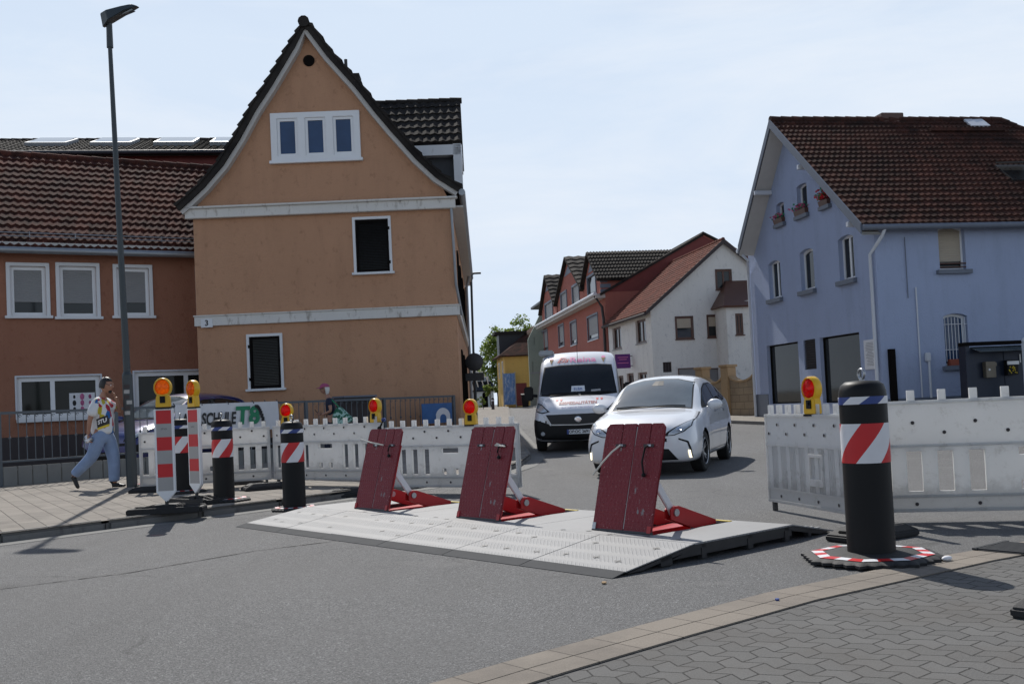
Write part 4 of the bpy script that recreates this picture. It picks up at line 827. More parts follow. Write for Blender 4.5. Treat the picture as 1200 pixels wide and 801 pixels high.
M8 = frame(P(591, 420, 92).xy, (.995, .1), zg(92)); H8 = thing('yellow_house', 'ochre yellow house with hipped brown roof and small dark dormer', 'house', M8)
e8 = hit(600, 415, M8).z; w8 = 2.6; rr8 = hit(618, 381, M8, 1, 4).z
xx = hit(620, 420, M8).x+.3
r8 = [rectpx(M8, -100, 0, -99, 1)]
mb = MB(); mb.plate([(0, -1), (xx, -1), (xx, e8), (0, e8)], [], 0, .3)
ys = [(1.5, 2.3, e8-2.0, e8-.6), (5, 5.8, e8-2.0, e8-.6), (1.2, 2.2, -.2, 2.2)]
mb.plate([(.3, -1), (8, -1), (8, e8), (.3, e8)], [hole(r) for r in ys], 0, .3, SWAP); mb.build('wall', M_['yellow'], H8)
for r in ys: window(H8, SWAP, *r, y=.05, fw=.1, fm='wood', casing=.08)
mb = MB(); mb.slab([(-.5, -.4, e8-.1), (xx+.5, -.4, e8-.1), (xx+1.5, 3.6, rr8), (3.4, 4.2, rr8+.0)], .15); mb.slab([(-.5, -.4, e8-.1), (3.4, 4.2, rr8), (3.4, 7, rr8), (-.5, 8.2, e8-.1)], .15); mb.build('roof', M_['tile_brown'], H8)
mb = MB(); q = hit(597, 403, M8, 1, 3); mb.box(q.x-1.0, q.x+1.4, 2.6, 5, q.z-1.0, q.z+.9); dk = mb.build('dormer', M_['slate'], H8); mb = MB(); mb.box(q.x-1.4, q.x+1.6, 2.3, 5.2, q.z+.9, q.z+1.15); mb.build('dormer_roof', M_['tile_dark'], dk)
q = hit(596.5, 457, M8); mb = MB(); mb.box(q.x-.35, q.x+.65, -.5, -.35, q.z-1.1, q.z+1.6); BN = thing('banner', 'tall blue and white advertising banner in front of the yellow house', 'banner', M8 @ T((q.x, -.5, 0)))
mb = MB(); mb.box(-.5, .5, -.03, .03, q.z-1.3, q.z+1.5); mb.build('cloth', mat('banner_print', (.10, .2, .42), .6, var=.6, scale=2, dirt=(.6, .62, .66), dirtpos=.5), BN); mb = MB(); mb.cyl((-.55, 0, 0), (-.55, 0, q.z+1.6), .04, n=6); mb.cyl((.55, 0, 0), (.55, 0, q.z+1.6), .04, n=6); mb.build('pole', M_['gutter'], BN)

M9 = frame(P(548, 430, 118).xy, (1, 0), zg(118)); H9 = thing('slate_house', 'far dark slate roofed house with white ground floor and dark arch', 'house', M9)
xw = hit(578, 460, M9).x; ez = hit(563, 456, M9).z; az = hit(558, 421, M9).z
mb = MB(); mb.plate([(-2, -2), (xw, -2), (xw, ez), (-2, ez)], [arcpoly(hit(565, 460, M9).x, hit(571.5, 460, M9).x, -1.5, hit(567, 459, M9).z, .3)], 0, .4); mb.box(-2, xw, 2, 2.3, -2, ez); mb.build('wall', M_['white'], H9)
mb = MB(); mb.box(hit(565, 460, M9).x-.1, hit(571.5, 460, M9).x+.1, .3, .38, -1.5, hit(567, 459, M9).z); mb.build('door', M_['shutter'], H9)
mb = MB(); mb.slab([(-2.4, -.4, ez-.1), (xw+.4, -.4, ez-.1), (xw-1.6, 4, az), (-2.4, 4, az)], .2); mb.slab([(xw+.4, -.4, ez-.1), (xw+.4, 8, ez-.1), (xw-1.6, 4, az)], .2); mb.build('roof', M_['slate'], H9)
mb = MB(); 
for i in range(7): px = 555+3.2*i; q = hit(px, 446-(i % 2)*6, M9, 1, 1.0); mb.box(q.x-.2, q.x+.2, .2, 1.2, q.z-.1, q.z+.35)
mb.build('roof_light', M_['gutter'], H9)
# ================================================================== street furniture at the left
# tall street lamp
b = G(155, 570, .1); top = P(128, 28, b.y)
ML = T((b.x, b.y, b.z)); LP = thing('street_lamp', 'tall dark street lamp with flat tilted head on the left pavement beside the walking man', 'street lamp', ML)
hz_ = top.z-b.z; dx = top.x-b.x
mb = MB(); mb.cyl((0, 0, -.05), (dx*.18, 0, 1.9), .09, .085, 20); mb.cyl((dx*.18, 0, 1.9), (dx*.19, 0, 1.96), .085, .06, 20); mb.cyl((dx*.19, 0, 1.96), (dx, 0, hz_-.4), .06, .036, 18); mb.cyl((dx, 0, hz_-.42), (dx*1.01, 0, hz_), .055, .05, 14); mb.build('pole', M_['pole'], LP, smooth=True)
mb = MB(T((dx+.12, .0, hz_+.13)) @ RY(R(-20)) @ RX(R(14)))
hp_ = [(-.28, -.05, -.10), (-.12, -.19, -.05), (.2, -.17, .0), (.42, -.1, .0), (.42, .1, .0), (.2, .17, 0), (-.12, .19, -.05), (-.28, .05, -.10)]
tp_ = [(x*.8+.0, y*.6, .13 - .12*max(0, (x+.05))) for x, y, z in hp_]
mb.add(hp_+tp_, [tuple(range(8))[::-1], tuple(range(8, 16))]+[(i, (i+1) % 8, 8+(i+1) % 8, 8+i) for i in range(8)]); hd = mb.build('lamp_head', M_['pole'], LP, bevel=.01)
mb = MB(T((dx+.12, .0, hz_+.13)) @ RY(R(-20)) @ RX(R(14))); mb.box(.0, .32, -.1, .1, -.035, -.012); mb.build('lamp_glass', M_['screen'], hd)
mb = MB(); q = ML.inverted() @ P(150, 472, b.y)
random.seed(11)
for i in range(6):
    zc = 1.25+.09*i; a = -1.9+random.uniform(-.5, .5)
    for kx in range(3): pass
    v = []
    for t in range(5): aa = a+.5*(t/4)*2; v += [(dx*.18*zc/1.5+.094*math.cos(aa), .094*math.sin(aa), zc-.028), (dx*.18*zc/1.5+.094*math.cos(aa), .094*math.sin(aa), zc+.035)]
    mb.add(v, [(2*t, 2*t+2, 2*t+3, 2*t+1) for t in range(4)], m=i % 2)
mb.build('stickers', [M_['grey2'], M_['plinth']], LP)

# garden railing with low concrete panels
def railing(name, label, A, B, zt, bays, labelgroup=None, low=True):
    A = Vector(A); B = Vector(B); d = (B-A); Ln = d.length; M = frame(A, d, zg((A.y+B.y)/2)+.1); H = thing(name, label, 'railing', M)
    bw = Ln/bays; lowz = .33 if low else .1
    for i in range(bays+1):
        mb = MB(); mb.box(i*bw-.035, i*bw+.035, -.035, .035, -.1, zt); mb.build('post', M_['rail'], H)
    for i in range(bays):
        mb = MB(); x0 = i*bw+.035; x1 = (i+1)*bw-.035; mb.box(x0, x1, -.022, .022, zt-.05, zt); mb.box(x0, x1, -.016, .016, zt-.17, zt-.145) if not low else None; mb.box(x0, x1, -.018, .018, lowz+.08, lowz+.115)
        n = round((x1-x0)/.155)
        for j in range(1, n):
            x = x0+(x1-x0)*j/n; mb.cyl((x, 0, lowz+.1), (x, 0, zt-.03), .0095, n=6)
            if j % 2: mb.ball((x, 0, lowz+.1+(zt-lowz)*.42), .026, 8, 6)
            pts = [(x+.035+.03*math.cos(t)*(1-t/9), 0, zt-.095+.03*math.sin(t)*(1-t/9)) for t in [k*.6 for k in range(10)]]; mb.tube(pts, .006, 5)
        mb.build('railing_panel', M_['rail'], H)
        if low:
            mb = MB(); n = 8; ww = (x1-x0)/n
            for j in range(n): mb.box(x0+j*ww+.006, x0+(j+1)*ww-.006, -.03, .03, -.05, lowz)
            mb.box(x0, x1, -.02, .02, lowz-.08, lowz-.04); mb.build('concrete_panel', M_['concrete'], H, bevel=.008)
    return H, M
RL, MR = railing('railing', 'dark iron railing with scrolls above low concrete panels in front of the long orange building', (-12.8, 16.1), (-1.55, 26.45), 1.36, 7)
# driving school banner tied to the railing
def rail_at(px, py, off=-.09): return hit(px, py, MR, 1, off)
c0 = rail_at(205, 474); c1 = rail_at(326, 470); c2 = rail_at(326, 497)
zt_ = (c0.z+c1.z)/2; zb_ = zt_-.62; wB = c1.x-c0.x
BN2 = thing('driving_school_banner', 'white banner reading FAHRSCHULE T8 hung on the railing', 'banner', MR @ T((c0.x, -.09, zt_)))
mb = MB(); nx, nz = 40, 8; vs = []
for j in range(nz+1):
    for i in range(nx+1): vs.append((wB*i/nx, .012*math.sin(i*.7)+.01*math.sin(i*1.9+j), -.62*j/nz))
mb.add(vs, [(j*(nx+1)+i, j*(nx+1)+i+1, (j+1)*(nx+1)+i+1, (j+1)*(nx+1)+i) for j in range(nz) for i in range(nx)]); cl = mb.build('banner_cloth', M_['paper'], BN2, smooth=60, fix=False)
mb = MB(); u0 = rail_at(196, 484).x-c0.x; u1 = rail_at(276, 484).x-c0.x; add_text(mb, 'AHRSCHULE', .36, T(((max(u0, .1)+u1)/2, -.03, -.34)), bold=.012, shear=.15, width=u1-max(u0, .1)); mb.build('dark_lettering', M_['ink'], cl, fix=False)
mb = MB(); u2 = rail_at(289, 484).x-c0.x; add_text(mb, 'T8', .52, T((u2, -.032, -.3)), bold=.02, shear=.1); mb.build('green_lettering', M_['greenink'], cl, fix=False)
mb = MB(); u3 = rail_at(299, 484).x-c0.x
for k in range(9): t = k/9; mb.box(u3-.02+.2*t, u3+.05+.2*t, -.034, -.03, -.1-.5*t*t-.03, -.06-.45*t*t)
mb.build('road_mark', M_['ink'], cl)
mb = MB()
for t in range(9): mb.cyl((wB*t/8, 0, -.02), (wB*t/8, .08, .03), .012, n=6)
mb.build('eyelet_tie', M_['darksteel'], BN2)
# second poster on the railing, blue with a white arch; flower tub wall niche
c0 = rail_at(494, 473, -.08); c1 = rail_at(529, 472, -.08)
PO = thing('event_poster', 'blue poster with a pale arched building picture hung on the railing by the house corner', 'poster', MR @ T((c0.x, -.08, c0.z)))
wP = c1.x-c0.x; mb = MB(); mb.box(0, wP, -.01, .01, -.5, 0); pb = mb.build('board', mat('poster_sky_blue', (.03, .12, .32), .5, var=.5, scale=3), PO)
mb = MB(); mb.plate(arcpoly(wP*.45, wP*.92, -.5, -.12, .16), [arcpoly(wP*.58, wP*.8, -.499, -.28, .1)], -.016, -.011); mb.build('arch_print', M_['paper'], pb)
# dark pillar behind the railing
q = rail_at(417, 500, .4); mb = MB(); pl = thing('gate_pillar', 'dark stone pillar between the railing sections in front of the gable house', 'pillar', MR @ T((q.x, .4, 0))); mb.box(-.42, .42, -.2, .2, -.1, 1.32); mb.box(-.46, .46, -.24, .24, 1.32, 1.4); mb.build('shaft', M_['plinth'], pl, bevel=.015)
mb = MB(); mb.box(-.48, .48, -.26, .26, 1.4, 1.44); mb.build('cap', M_['bluegrey'], pl)

# ------------------------------------------------------------------ barrier boards
def barrier_mesh(Ln, open_slots=True, n=11, Ht=1.0):
    mb = MB(); z0 = .09; top = Ht; d = .045
    outer = [(.0, z0), (Ln, z0), (Ln, top-.06), (0, top-.06)]; hs = []; pitch = Ln/n
    c = n//2; sw = pitch*.5
    for i in range(n):
        xc = (i+.5)*pitch
        if abs(i-c) < 1:
            hs.append([(xc-pitch*.7, .565), (xc+pitch*.7, .565), (xc+pitch*.7, .63), (xc-pitch*.7, .63)])
            for s_ in (-1, 1): hs.append([(xc+s_*pitch*.5-pitch*.17, .27), (xc+s_*pitch*.5+pitch*.17, .27), (xc+s_*pitch*.5+pitch*.17, .35), (xc+s_*pitch*.5-pitch*.17, .35)])
        elif abs(i-c) > 1: hs.append([(xc-sw*.5, .27), (xc+sw*.5, .27), (xc+sw*.5, .62), (xc-sw*.5, .62)])
    hs = hs if open_slots else []
    mb.plate(outer, hs, -d*.55, d*.55)
    for z, h, dd in ((z0, .03, .012), (top-.085, .028, .012), (.655, .025, .008), (.215, .025, .008)): mb.box(-.002, Ln+.002, -d*.55-dd, d*.55+dd, z, z+h)
    for x in (0, Ln-.03): mb.box(x, x+.03, -d*.55-.01, d*.55+.01, z0, top-.06)
    for i in range(n+1):      # ribs between slots
        x = i*pitch
        if .05 < x < Ln-.05: 
            for o in () if open_slots else (-.05, -.02, .01, .04): mb.box(x+o-.006, x+o+.006, -d*.55-.007, d*.55+.007, .24, .655)
    if not open_slots:
        xc = (c+.5)*pitch; mb.plate([(xc-.13, .3), (xc+.13, .3), (xc+.13, .6), (xc-.13, .6)], [[(xc-.1, .37), (xc+.1, .37), (xc+.1, .57), (xc-.1, .57)]], -d*.55-.02, -d*.5)
    for i in range(n):        # teeth
        x = (i+.5)*pitch; tw = min(.032, pitch*.17); mb.box(x-tw, x+tw, -.02, .02, top-.06, top+.035)
    return mb
def holes_mesh(Ln, n=11):
    mb = MB(); pitch = Ln/n
    for i in range(n):
        x = (i+.5)*pitch
        for z in ((.87 if i % 2 else .78), (.16 if i % 2 else None)):
            if z: mb.lathe([(.019, -.003), (.019, .003), (0, .003)], 10, T((x, -.0355 if z > .3 else -.028, z)) @ RX(R(90)))
    return mb
def barrier(label, A, B, Ht, z, open_slots=True):
    A = Vector(A); B = Vector(B); M = frame(A, B-A, z); Ln = (B-A).length
    t = thing('barrier_board', label, 'barrier', M, 'white plastic barrier boards around the site')
    mb = barrier_mesh(Ln, open_slots, Ht=Ht); hm = holes_mesh(Ln); mb.add(hm.v, hm.f, m=1); bo = mb.build('board', [M_['barrier'], M_['plinth']], t, bevel=.005)
    for x in (.05, Ln-.09):
        mb = MB(); mb.box(x, x+.04, -.02, .02, 0, .14); mb.build('foot_tube', M_['darksteel'], t)
    return t, M, Ln
def foot_block(label, p, rz, z, s=1.0):
    t = thing('foot_block', label, 'base block', T((p[0], p[1], z)) @ RZ(rz) @ Matrix.Scale(s, 4), 'black rubber base blocks')
    mb = MB(); mb.add([(-.4, -.2, 0), (.4, -.2, 0), (.4, .2, 0), (-.4, .2, 0), (-.4, -.2, .055), (.4, -.2, .055), (.4, .2, .055), (-.4, .2, .055), (-.26, -.14, .12), (.26, -.14, .12), (.26, .14, .12), (-.26, .14, .12)],
        [(3, 2, 1, 0), (0, 1, 5, 4), (1, 2, 6, 5), (2, 3, 7, 6), (3, 0, 4, 7), (4, 5, 9, 8), (5, 6, 10, 9), (6, 7, 11, 10), (7, 4, 8, 11), (8, 9, 10, 11)])
    b_ = mb.build('block', M_['rubber'], t, bevel=.012)
    for s_ in (-1, 1):
        mb = MB(); mb.box(s_*.33-.03, s_*.33+.03, -.09, .09, .07, .095); mb.build('carry_handle', M_['blackpl'], t, bevel=.01)
    mb = MB(); mb.box(-.032, .032, -.032, .032, .11, .135); mb.box(-.15, -.085, -.032, .032, .11, .125); mb.box(.085, .15, -.032, .032, .11, .125); mb.build('socket', M_['blackpl'], t)
    return t
def warn_lamp(name, label, M, lens, ang=0, group=None):
    t = thing(name, label, 'warning lamp', M @ RZ(ang), group)
    mb = MB(); o = [(-.085, 0), (.085, 0), (.085, .05), (.078, .12), (.058, .165), (-.058, .165), (-.078, .12), (-.085, .05)]
    mb.plate(o, [], -.04, .04); mb.lathe([(.098, -.045), (.104, -.03), (.104, .03), (.098, .045), (.086, .045), (.086, -.045), (.098, -.045)], 28, T((0, 0, .235)) @ Matrix.Diagonal((1, 1, 1.12, 1)) @ RX(R(90)))
    mb.build('lamp_body', M_['yellowpl'], t, bevel=.006)
    for s_ in (-1, 1):
        mb = MB(); mb.lathe([(.086, 0), (.083, .022), (.065, .042), (.035, .053), (0, .056)], 24, T((0, .012*s_, .235)) @ Matrix.Diagonal((1, 1, 1.12, 1)) @ RX(R(-90*s_)), cap=False); mb.build('lens', M_[lens], t, smooth=60)
    mb = MB(); mb.box(-.03, .03, -.052, -.038, .05, .13); mb.lathe([(.016, 0), (.016, .012), (0, .012)], 12, T((0, -.052, .1)) @ RX(R(90))); mb.build('battery_latch', M_['blackpl'], t)
    mb = MB(); mb.box(-.088, .088, -.043, .043, -.02, .0); mb.build('foot', M_['blackpl'], t)
    return t
gA0 = G(165, 577, .1); gB0 = G(322, 568, .1); gB1 = G(453, 569.5, .1)
D1 = (gB1-gB0); n_ = Vector((gB0.x, gB0.y))
barrier('white slotted barrier board behind the striped beacons, leftmost on the pavement', gA0.xy, (gB0.x-.05, gB0.y), .98, .1)
barrier('white slotted barrier board between the two left black bollards and the first red flap', (gB0.x+.02, gB0.y), (gB1.x-.03, gB1.y), .98, .1)
gC1 = G(611, 578.5, 0)
tC, MC, LC = barrier('long white slotted barrier board behind the first and second red flaps', (gB1.x+.03, gB1.y-.02), gC1.xy, 1.0, .0)
gD0 = G(905, 597, 0); D0 = Vector(gD0.xy); D1_ = D0+Vector((.23, -.973))*1.95
tD, MD, LD = barrier('white ribbed closed barrier board receding behind the large right bollard', D0, D1_, 1.03, 0, False)
E0 = Vector((3.12, 9.12)); E1 = Vector((5.85, 8.45))
tE, ME, LE = barrier('dirty white slotted barrier board at the right edge of the picture', E0, E1, 1.12, 0)
for lab, px, py, rz, z, s_ in (('black rubber base block under the left end of the first pavement barrier', 178, 576, .1, .1, .8), ('black rubber base block under the joint of the two pavement barriers', 312, 573, .5, .1, .85), ('black rubber base block just left of the barrier joint', 287, 567, .2, .1, .75),
        ('black rubber base block beside the foot of the second left bollard', 402, 582, .75, .004, .95), ('worn black rubber base block behind the large right bollard', 1023, 630, .55, .004, .88)):
    g = G(px, py, z); foot_block(lab, g.xy, rz, z, s_)
g = G(1262, 716, 0); foot_block('black rubber base block cut by the right picture edge on the paving', g.xy, .7, .006, .9)
# lamps on the barriers
def on_board(M, px, py, Ht, off=0.0):
    q = hit(px, py, M); return M @ T((q.x, off, Ht-.055))
warn_lamp('warning_lamp', 'yellow warning lamp with red lens on the long barrier near the street', on_board(MC, 552, 489, 1.0), 'redlens', .1, 'warning lamps with red lenses')
mB_ = frame((gB0.x+.02, gB0.y), gB1.xy-gB0.xy, .1)
warn_lamp('warning_lamp', 'yellow warning lamp with red lens above the first red flap', on_board(mB_, 440.5, 496, .98), 'redlens', -.05, 'warning lamps with red lenses')
warn_lamp('warning_lamp', 'yellow warning lamp with red lens half hidden behind a left bollard', on_board(mB_, 336.5, 496, .98), 'redlens', .35, 'warning lamps with red lenses')
warn_lamp('warning_lamp', 'yellow warning lamp with red lens seen from the side on the right barrier', on_board(MD, 952, 472, 1.03), 'redlens', R(10), 'warning lamps with red lenses')
# padlocked clamp at a joint
mb = MB(); C_ = thing('barrier_clamp', 'small blue and black clamp joining two barrier boards', 'clamp', T((gB1.x, gB1.y, .1+.93))); mb.cyl((0, -.06, .03), (0, .04, .03), .03, n=10); mb.build('clamp_screw', M_['blue2'], C_); mb = MB(); mb.tube([(0, -.05, .03), (-.03, -.06, -.04), (-.06, -.05, -.09)], .014, 6); mb.cyl((-.06, -.07, -.09), (-.06, -.03, -.09), .03, n=10); mb.build('clamp_lever', M_['blackpl'], C_)

# ------------------------------------------------------------------ striped beacons
def beacon(label, lamp_label, p, z, rz, wid):
    M = T((p.x, p.y, z)) @ RZ(rz); t = thing('traffic_beacon', label, 'traffic beacon', M, 'red and white traffic beacons')
    w2 = wid/2; z0 = .24; H = 1.0
    mb = MB(); mb.plate([(-w2, z0), (0, z0-.12), (w2, z0), (w2, z0+H), (-w2, z0+H)], [], -.022, .022); bd = mb.build('panel_frame', M_['pvc'], t, bevel=.006)
    iw = w2-.026; n = 6; sh = (H-.04)/n
    for i in range(n):
        mb = MB(); zc = z0+.02+i*sh; mb.box(-iw, iw, -.0255, -.0225, zc, zc+sh); mb.build('red_stripe' if i % 2 else 'grey_stripe', M_['red2' if i % 2 else 'grey2'], bd)
    mb = MB(); add_text(mb, 'STVO', .028, T((0, -.0265, z0+.02+4.6*sh)), width=.07); mb.build('print', M_['ink'], bd, fix=False)
    mb = MB(); mb.cyl((0, 0, 0), (0, 0, z0-.02), .022, n=8); mb.build('spigot', M_['darksteel'], t)
    mb = MB(); bs = [(-.42, -.2), (.42, -.2), (.42, .2), (-.42, .2)]
    mb.box(-.42, .42, -.2, -.14, .0, .07); mb.box(-.42, .42, .14, .2, 0, .07)
    mb.box(-.14, .14, -.14, .14, 0, .1)
    for s_ in (-1, 1):
        for yy in (-.1, .0, .1): mb.add([(s_*.14, yy-.018, 0), (s_*.14, yy+.018, 0), (s_*.14, yy+.018, .1), (s_*.14, yy-.018, .1), (s_*.42, yy-.018, 0), (s_*.42, yy+.018, 0), (s_*.42, yy+.018, .05), (s_*.42, yy-.018, .05)], [(0, 1, 2, 3), (4, 5, 6, 7), (0, 1, 5, 4), (1, 2, 6, 5), (2, 3, 7, 6), (3, 0, 4, 7)])
        mb.box(min(s_*.38, s_*.44), max(s_*.38, s_*.44), -.16, .16, 0, .06)
    mb.build('rubber_base', M_['rubber'], t, bevel=.008)
    warn_lamp('beacon_lamp', lamp_label, M @ T((0, 0, z0+H+.018)), 'amber', 0, 'amber lamps on the beacons')
beacon('larger front red and grey striped traffic beacon on the left pavement', 'larger amber warning lamp on the front striped beacon', G(196, 600, .1), .1, R(6), .228)
beacon('narrower red and grey striped traffic beacon just behind the front one', 'narrower amber warning lamp on the rear striped beacon', G(231, 589, .1), .1, R(-38), .255)

# ------------------------------------------------------------------ black bollards with striped sleeves
def bollard(label, p, z, Ht, r, plate_r, rz=0, sticker=False, plate_label=None, stop=4):
    t = thing('bollard', label, 'bollard', T((p.x, p.y, z)) @ RZ(rz), 'black flexible bollards')
    hb = Ht*.955
    mb = MB(); mb.lathe([(r*1.05, .0), (r*1.0, .04), (r, hb*.9), (r*.985, hb*.94), (r*.9, hb*.975), (r*.7, hb*.995), (r*.3, hb), (0, hb)], 40); bd = mb.build('post', M_['blackpl'], t, smooth=50)
    mb = MB(); pts = [(.0+.035*math.sin(a), 0, hb+.045-.035*math.cos(a)) for a in [k*math.pi/8 for k in range(17)]]; mb.tube(pts, .009, 8); mb.cyl((0, 0, hb-.005), (0, 0, hb+.012), .02, n=10); mb.build('lifting_eye', M_['steel'], t, smooth=60)
    # lower red and white sleeve: helical stripes
    def sleeve(name, z0, z1, n, shift, mats, rr, wts=None):
        mb = MB(); seg = 6; rows = 8; wts = wts or [1]*n; tot = sum(wts); a = 0
        for k in range(n):
            da = 2*math.pi*wts[k]/tot; vs = []
            for j in range(rows+1):
                for i in range(seg+1): an = a+da*i/seg+shift*j/rows; vs.append((rr*math.cos(an), rr*math.sin(an), z0+(z1-z0)*j/rows))
            mb.add(vs, [(j*(seg+1)+i, j*(seg+1)+i+1, (j+1)*(seg+1)+i+1, (j+1)*(seg+1)+i) for j in range(rows) for i in range(seg)], m=k % len(mats)); a += da
        return mb.build(name, [M_[q] for q in mats], t, smooth=True, fix=True)
    sleeve('striped_sleeve', hb*.54, hb*.76, 6, 1.35, ['red2', 'white2'], r*1.018)
    sleeve('blue_sleeve', hb*.868, hb*.91, 8, .45, ['white2', 'blue2'], r*1.02)
    if sticker:
        mb = MB(); vs = []
        for j in range(2):
            for i in range(4): an = -2.0+.3*i/3; vs.append((r*1.01*math.cos(an), r*1.01*math.sin(an), .17+.09*j))
        mb.add(vs, [(i, i+1, i+5, i+4) for i in range(3)]); mb.build('sticker', M_['grey2'], t)
    # base plate
    mb = MB(); n = 64; vs = []; pr = plate_r
    for zz, kk in ((0, 1.0), (.018, 1.0), (.032, .93), (.05, .4)):
        for i in range(n*2):
            a = math.pi*i/n; oc = math.cos(math.pi/8)/math.cos((a % (math.pi/4))-math.pi/8); sc = (1+.032*math.cos(i*math.pi/2)+.008*math.sin(i*1.7)) if kk == 1.0 else 1
            vs.append((pr*oc*kk*sc*math.cos(a), pr*oc*kk*sc*math.sin(a), zz))
    fs = [(j*2*n+i, j*2*n+(i+1) % (2*n), (j+1)*2*n+(i+1) % (2*n), (j+1)*2*n+i) for j in range(3) for i in range(2*n)]+[tuple(range(3*2*n, 4*2*n))]
    mb.add(vs, fs); bp = mb.build('base_plate', M_['rubber'], t, smooth=40)
    mb = MB(); n = 24
    for i in range(n):
        v = []
        for a in (2*math.pi*i/n, 2*math.pi*(i+1)/n):
            oc = math.cos(math.pi/8)/math.cos((a % (math.pi/4) if abs((a % (math.pi/4))-math.pi/4) > 1e-6 else 0)-math.pi/8)
            for kk, zz in ((.70, .0395), (.87, .0355)): v.append((pr*oc*kk*math.cos(a), pr*oc*kk*math.sin(a), zz+.003))
        mb.add(v, [(0, 1, 3, 2)], m=i % 2)
    mb.build('striped_ring', [M_['red2'], M_['white2']], bp)
    return t
bollard('large black bollard with red and white sleeve at the right edge of the road', G(1022, 656, 0), .016, 1.29, .161, .475, R(-73))
bollard('black bollard with grey sticker beside the silver ramp, its sleeve red and white', G(345.5, 597, 0), .004, 1.16, .142, .30, R(-53), True)
bollard('black bollard on the left pavement between the striped beacons and the driving school banner', G(263, 587, .1), .104, 1.12, .136, .35, R(-95))
bollard('black bollard mostly hidden behind the two striped beacons', G(214, 577, .1), .104, 1.16, .15, .35, R(-80))
g = G(176, 568, .1)
t = thing('spare_base_plate', 'base plate with red and white ring lying alone by the lamp post', 'base plate', T((g.x, g.y, .104)))
src = [o for o in bpy.data.objects if o.name.startswith('base_plate') and o.parent.name.endswith('.002')][0]
c = src.copy(); S.collection.objects.link(c); c.parent = t
for ch in [o for o in bpy.data.objects if o.parent == src]: k_ = ch.copy(); S.collection.objects.link(k_); k_.parent = c
# ================================================================== the vehicle barrier platform
q = G(718, 678); O_ = Vector((q.x, q.y)); e_u = (G(980, 623).xy-O_); lu = 2.66; eu = e_u.normalized(); ev_ = Vector((-eu.y, eu.x)); lv = 5.72
MP = frame(O_, eu, 0)          # local x = driving direction u, local y = across v
PT = thing('barrier_platform', 'silver checker plate ramp platform with three openings lying across the road', 'platform', MP)
uf, ub, zt = .86, 2.08, .13
def pz(u): return .012+(zt-.012)*min(1, u/uf) if u < ub else zt-(zt-.02)*(u-ub)/(lu-ub)
hinge_v = []
for a, b in (((695, 622), (768, 627)), ((535, 603), (585, 608)), ((416, 594), (454, 597))):
    p = MP.inverted() @ G(*a, zt); r_ = MP.inverted() @ G(*b, zt); hinge_v.append((p.x, p.y))
uh = 1.03; FWD = .645
hinge_v = [hit(x, y, MP, 0, uh).y-FWD for x, y in ((694, 622), (535, 603.5), (415.5, 594))]
holes = [(uh+.0, 1.98, v0-.02, v0+FWD+.02) for v0 in hinge_v]
bays = [0, 1.93, 3.9, lv]
for i in range(3):      # front ramp plates with seams (two per bay), the lip in front
    for j, (v0, v1) in enumerate(((bays[i], (bays[i]+bays[i+1])/2), ((bays[i]+bays[i+1])/2, bays[i+1]))):
        g_ = .004; mb = MB(); up_ = random.uniform(0, .004)
        mb.slab([(.13, v0+g_, pz(.13)+up_), (uf, v0+g_, zt+up_), (uf, v1-g_, zt+up_), (.13, v1-g_, pz(.13)+up_)], .008); mb.build('ramp_plate', M_['checker'], PT)
        mb = MB(); mb.slab([(0, v0+g_, .004), (.128, v0+g_, pz(.13)+up_), (.128, v1-g_, pz(.13)+up_), (0, v1-g_, .004)], .006); mb.build('steel_lip', M_['lip'], PT)
    mb = MB(); g_ = .004; v0, v1 = bays[i], bays[i+1]; h = holes[i]
    # deck plate: horizontal plate with opening (plate() builds u,z planes, so swap z and y)
    SW = Matrix(((1, 0, 0, 0), (0, 0, 1, 0), (0, 1, 0, zt), (0, 0, 0, 1)))
    mb.plate([(uf+g_, v0+g_), (ub-g_, v0+g_), (ub-g_, v1-g_), (uf+g_, v1-g_)], [[(h[0], h[2]), (h[1], h[2]), (h[1], h[3]), (h[0], h[3])]], -.01, .002, SW); mb.build('deck_plate', M_['checker'], PT)
    mb = MB(); mb.slab([(ub, v0+g_, zt+.001), (lu, v0+g_, .02), (lu, v1-g_, .02), (ub, v1-g_, zt+.001)], .01); mb.build('rear_ramp_plate', M_['checker'], PT)
    mb = MB(); mb.box(h[0], h[1], h[2], h[3], .008, .016); mb.box(h[0], h[1], h[2]-.01, h[2], .008, .12); mb.box(h[0], h[1], h[3], h[3]+.01, .008, .12); mb.box(h[1], h[1]+.01, h[2], h[3], .008, .12); mb.build('opening_tray', M_['darksteel'], PT)
    mb = MB(); mb.box(h[1]+.004, h[1]+.04, h[2], h[3]+.02, zt+.003, zt+.008); mb.build('yellow_edge', M_['yellowp'], PT)
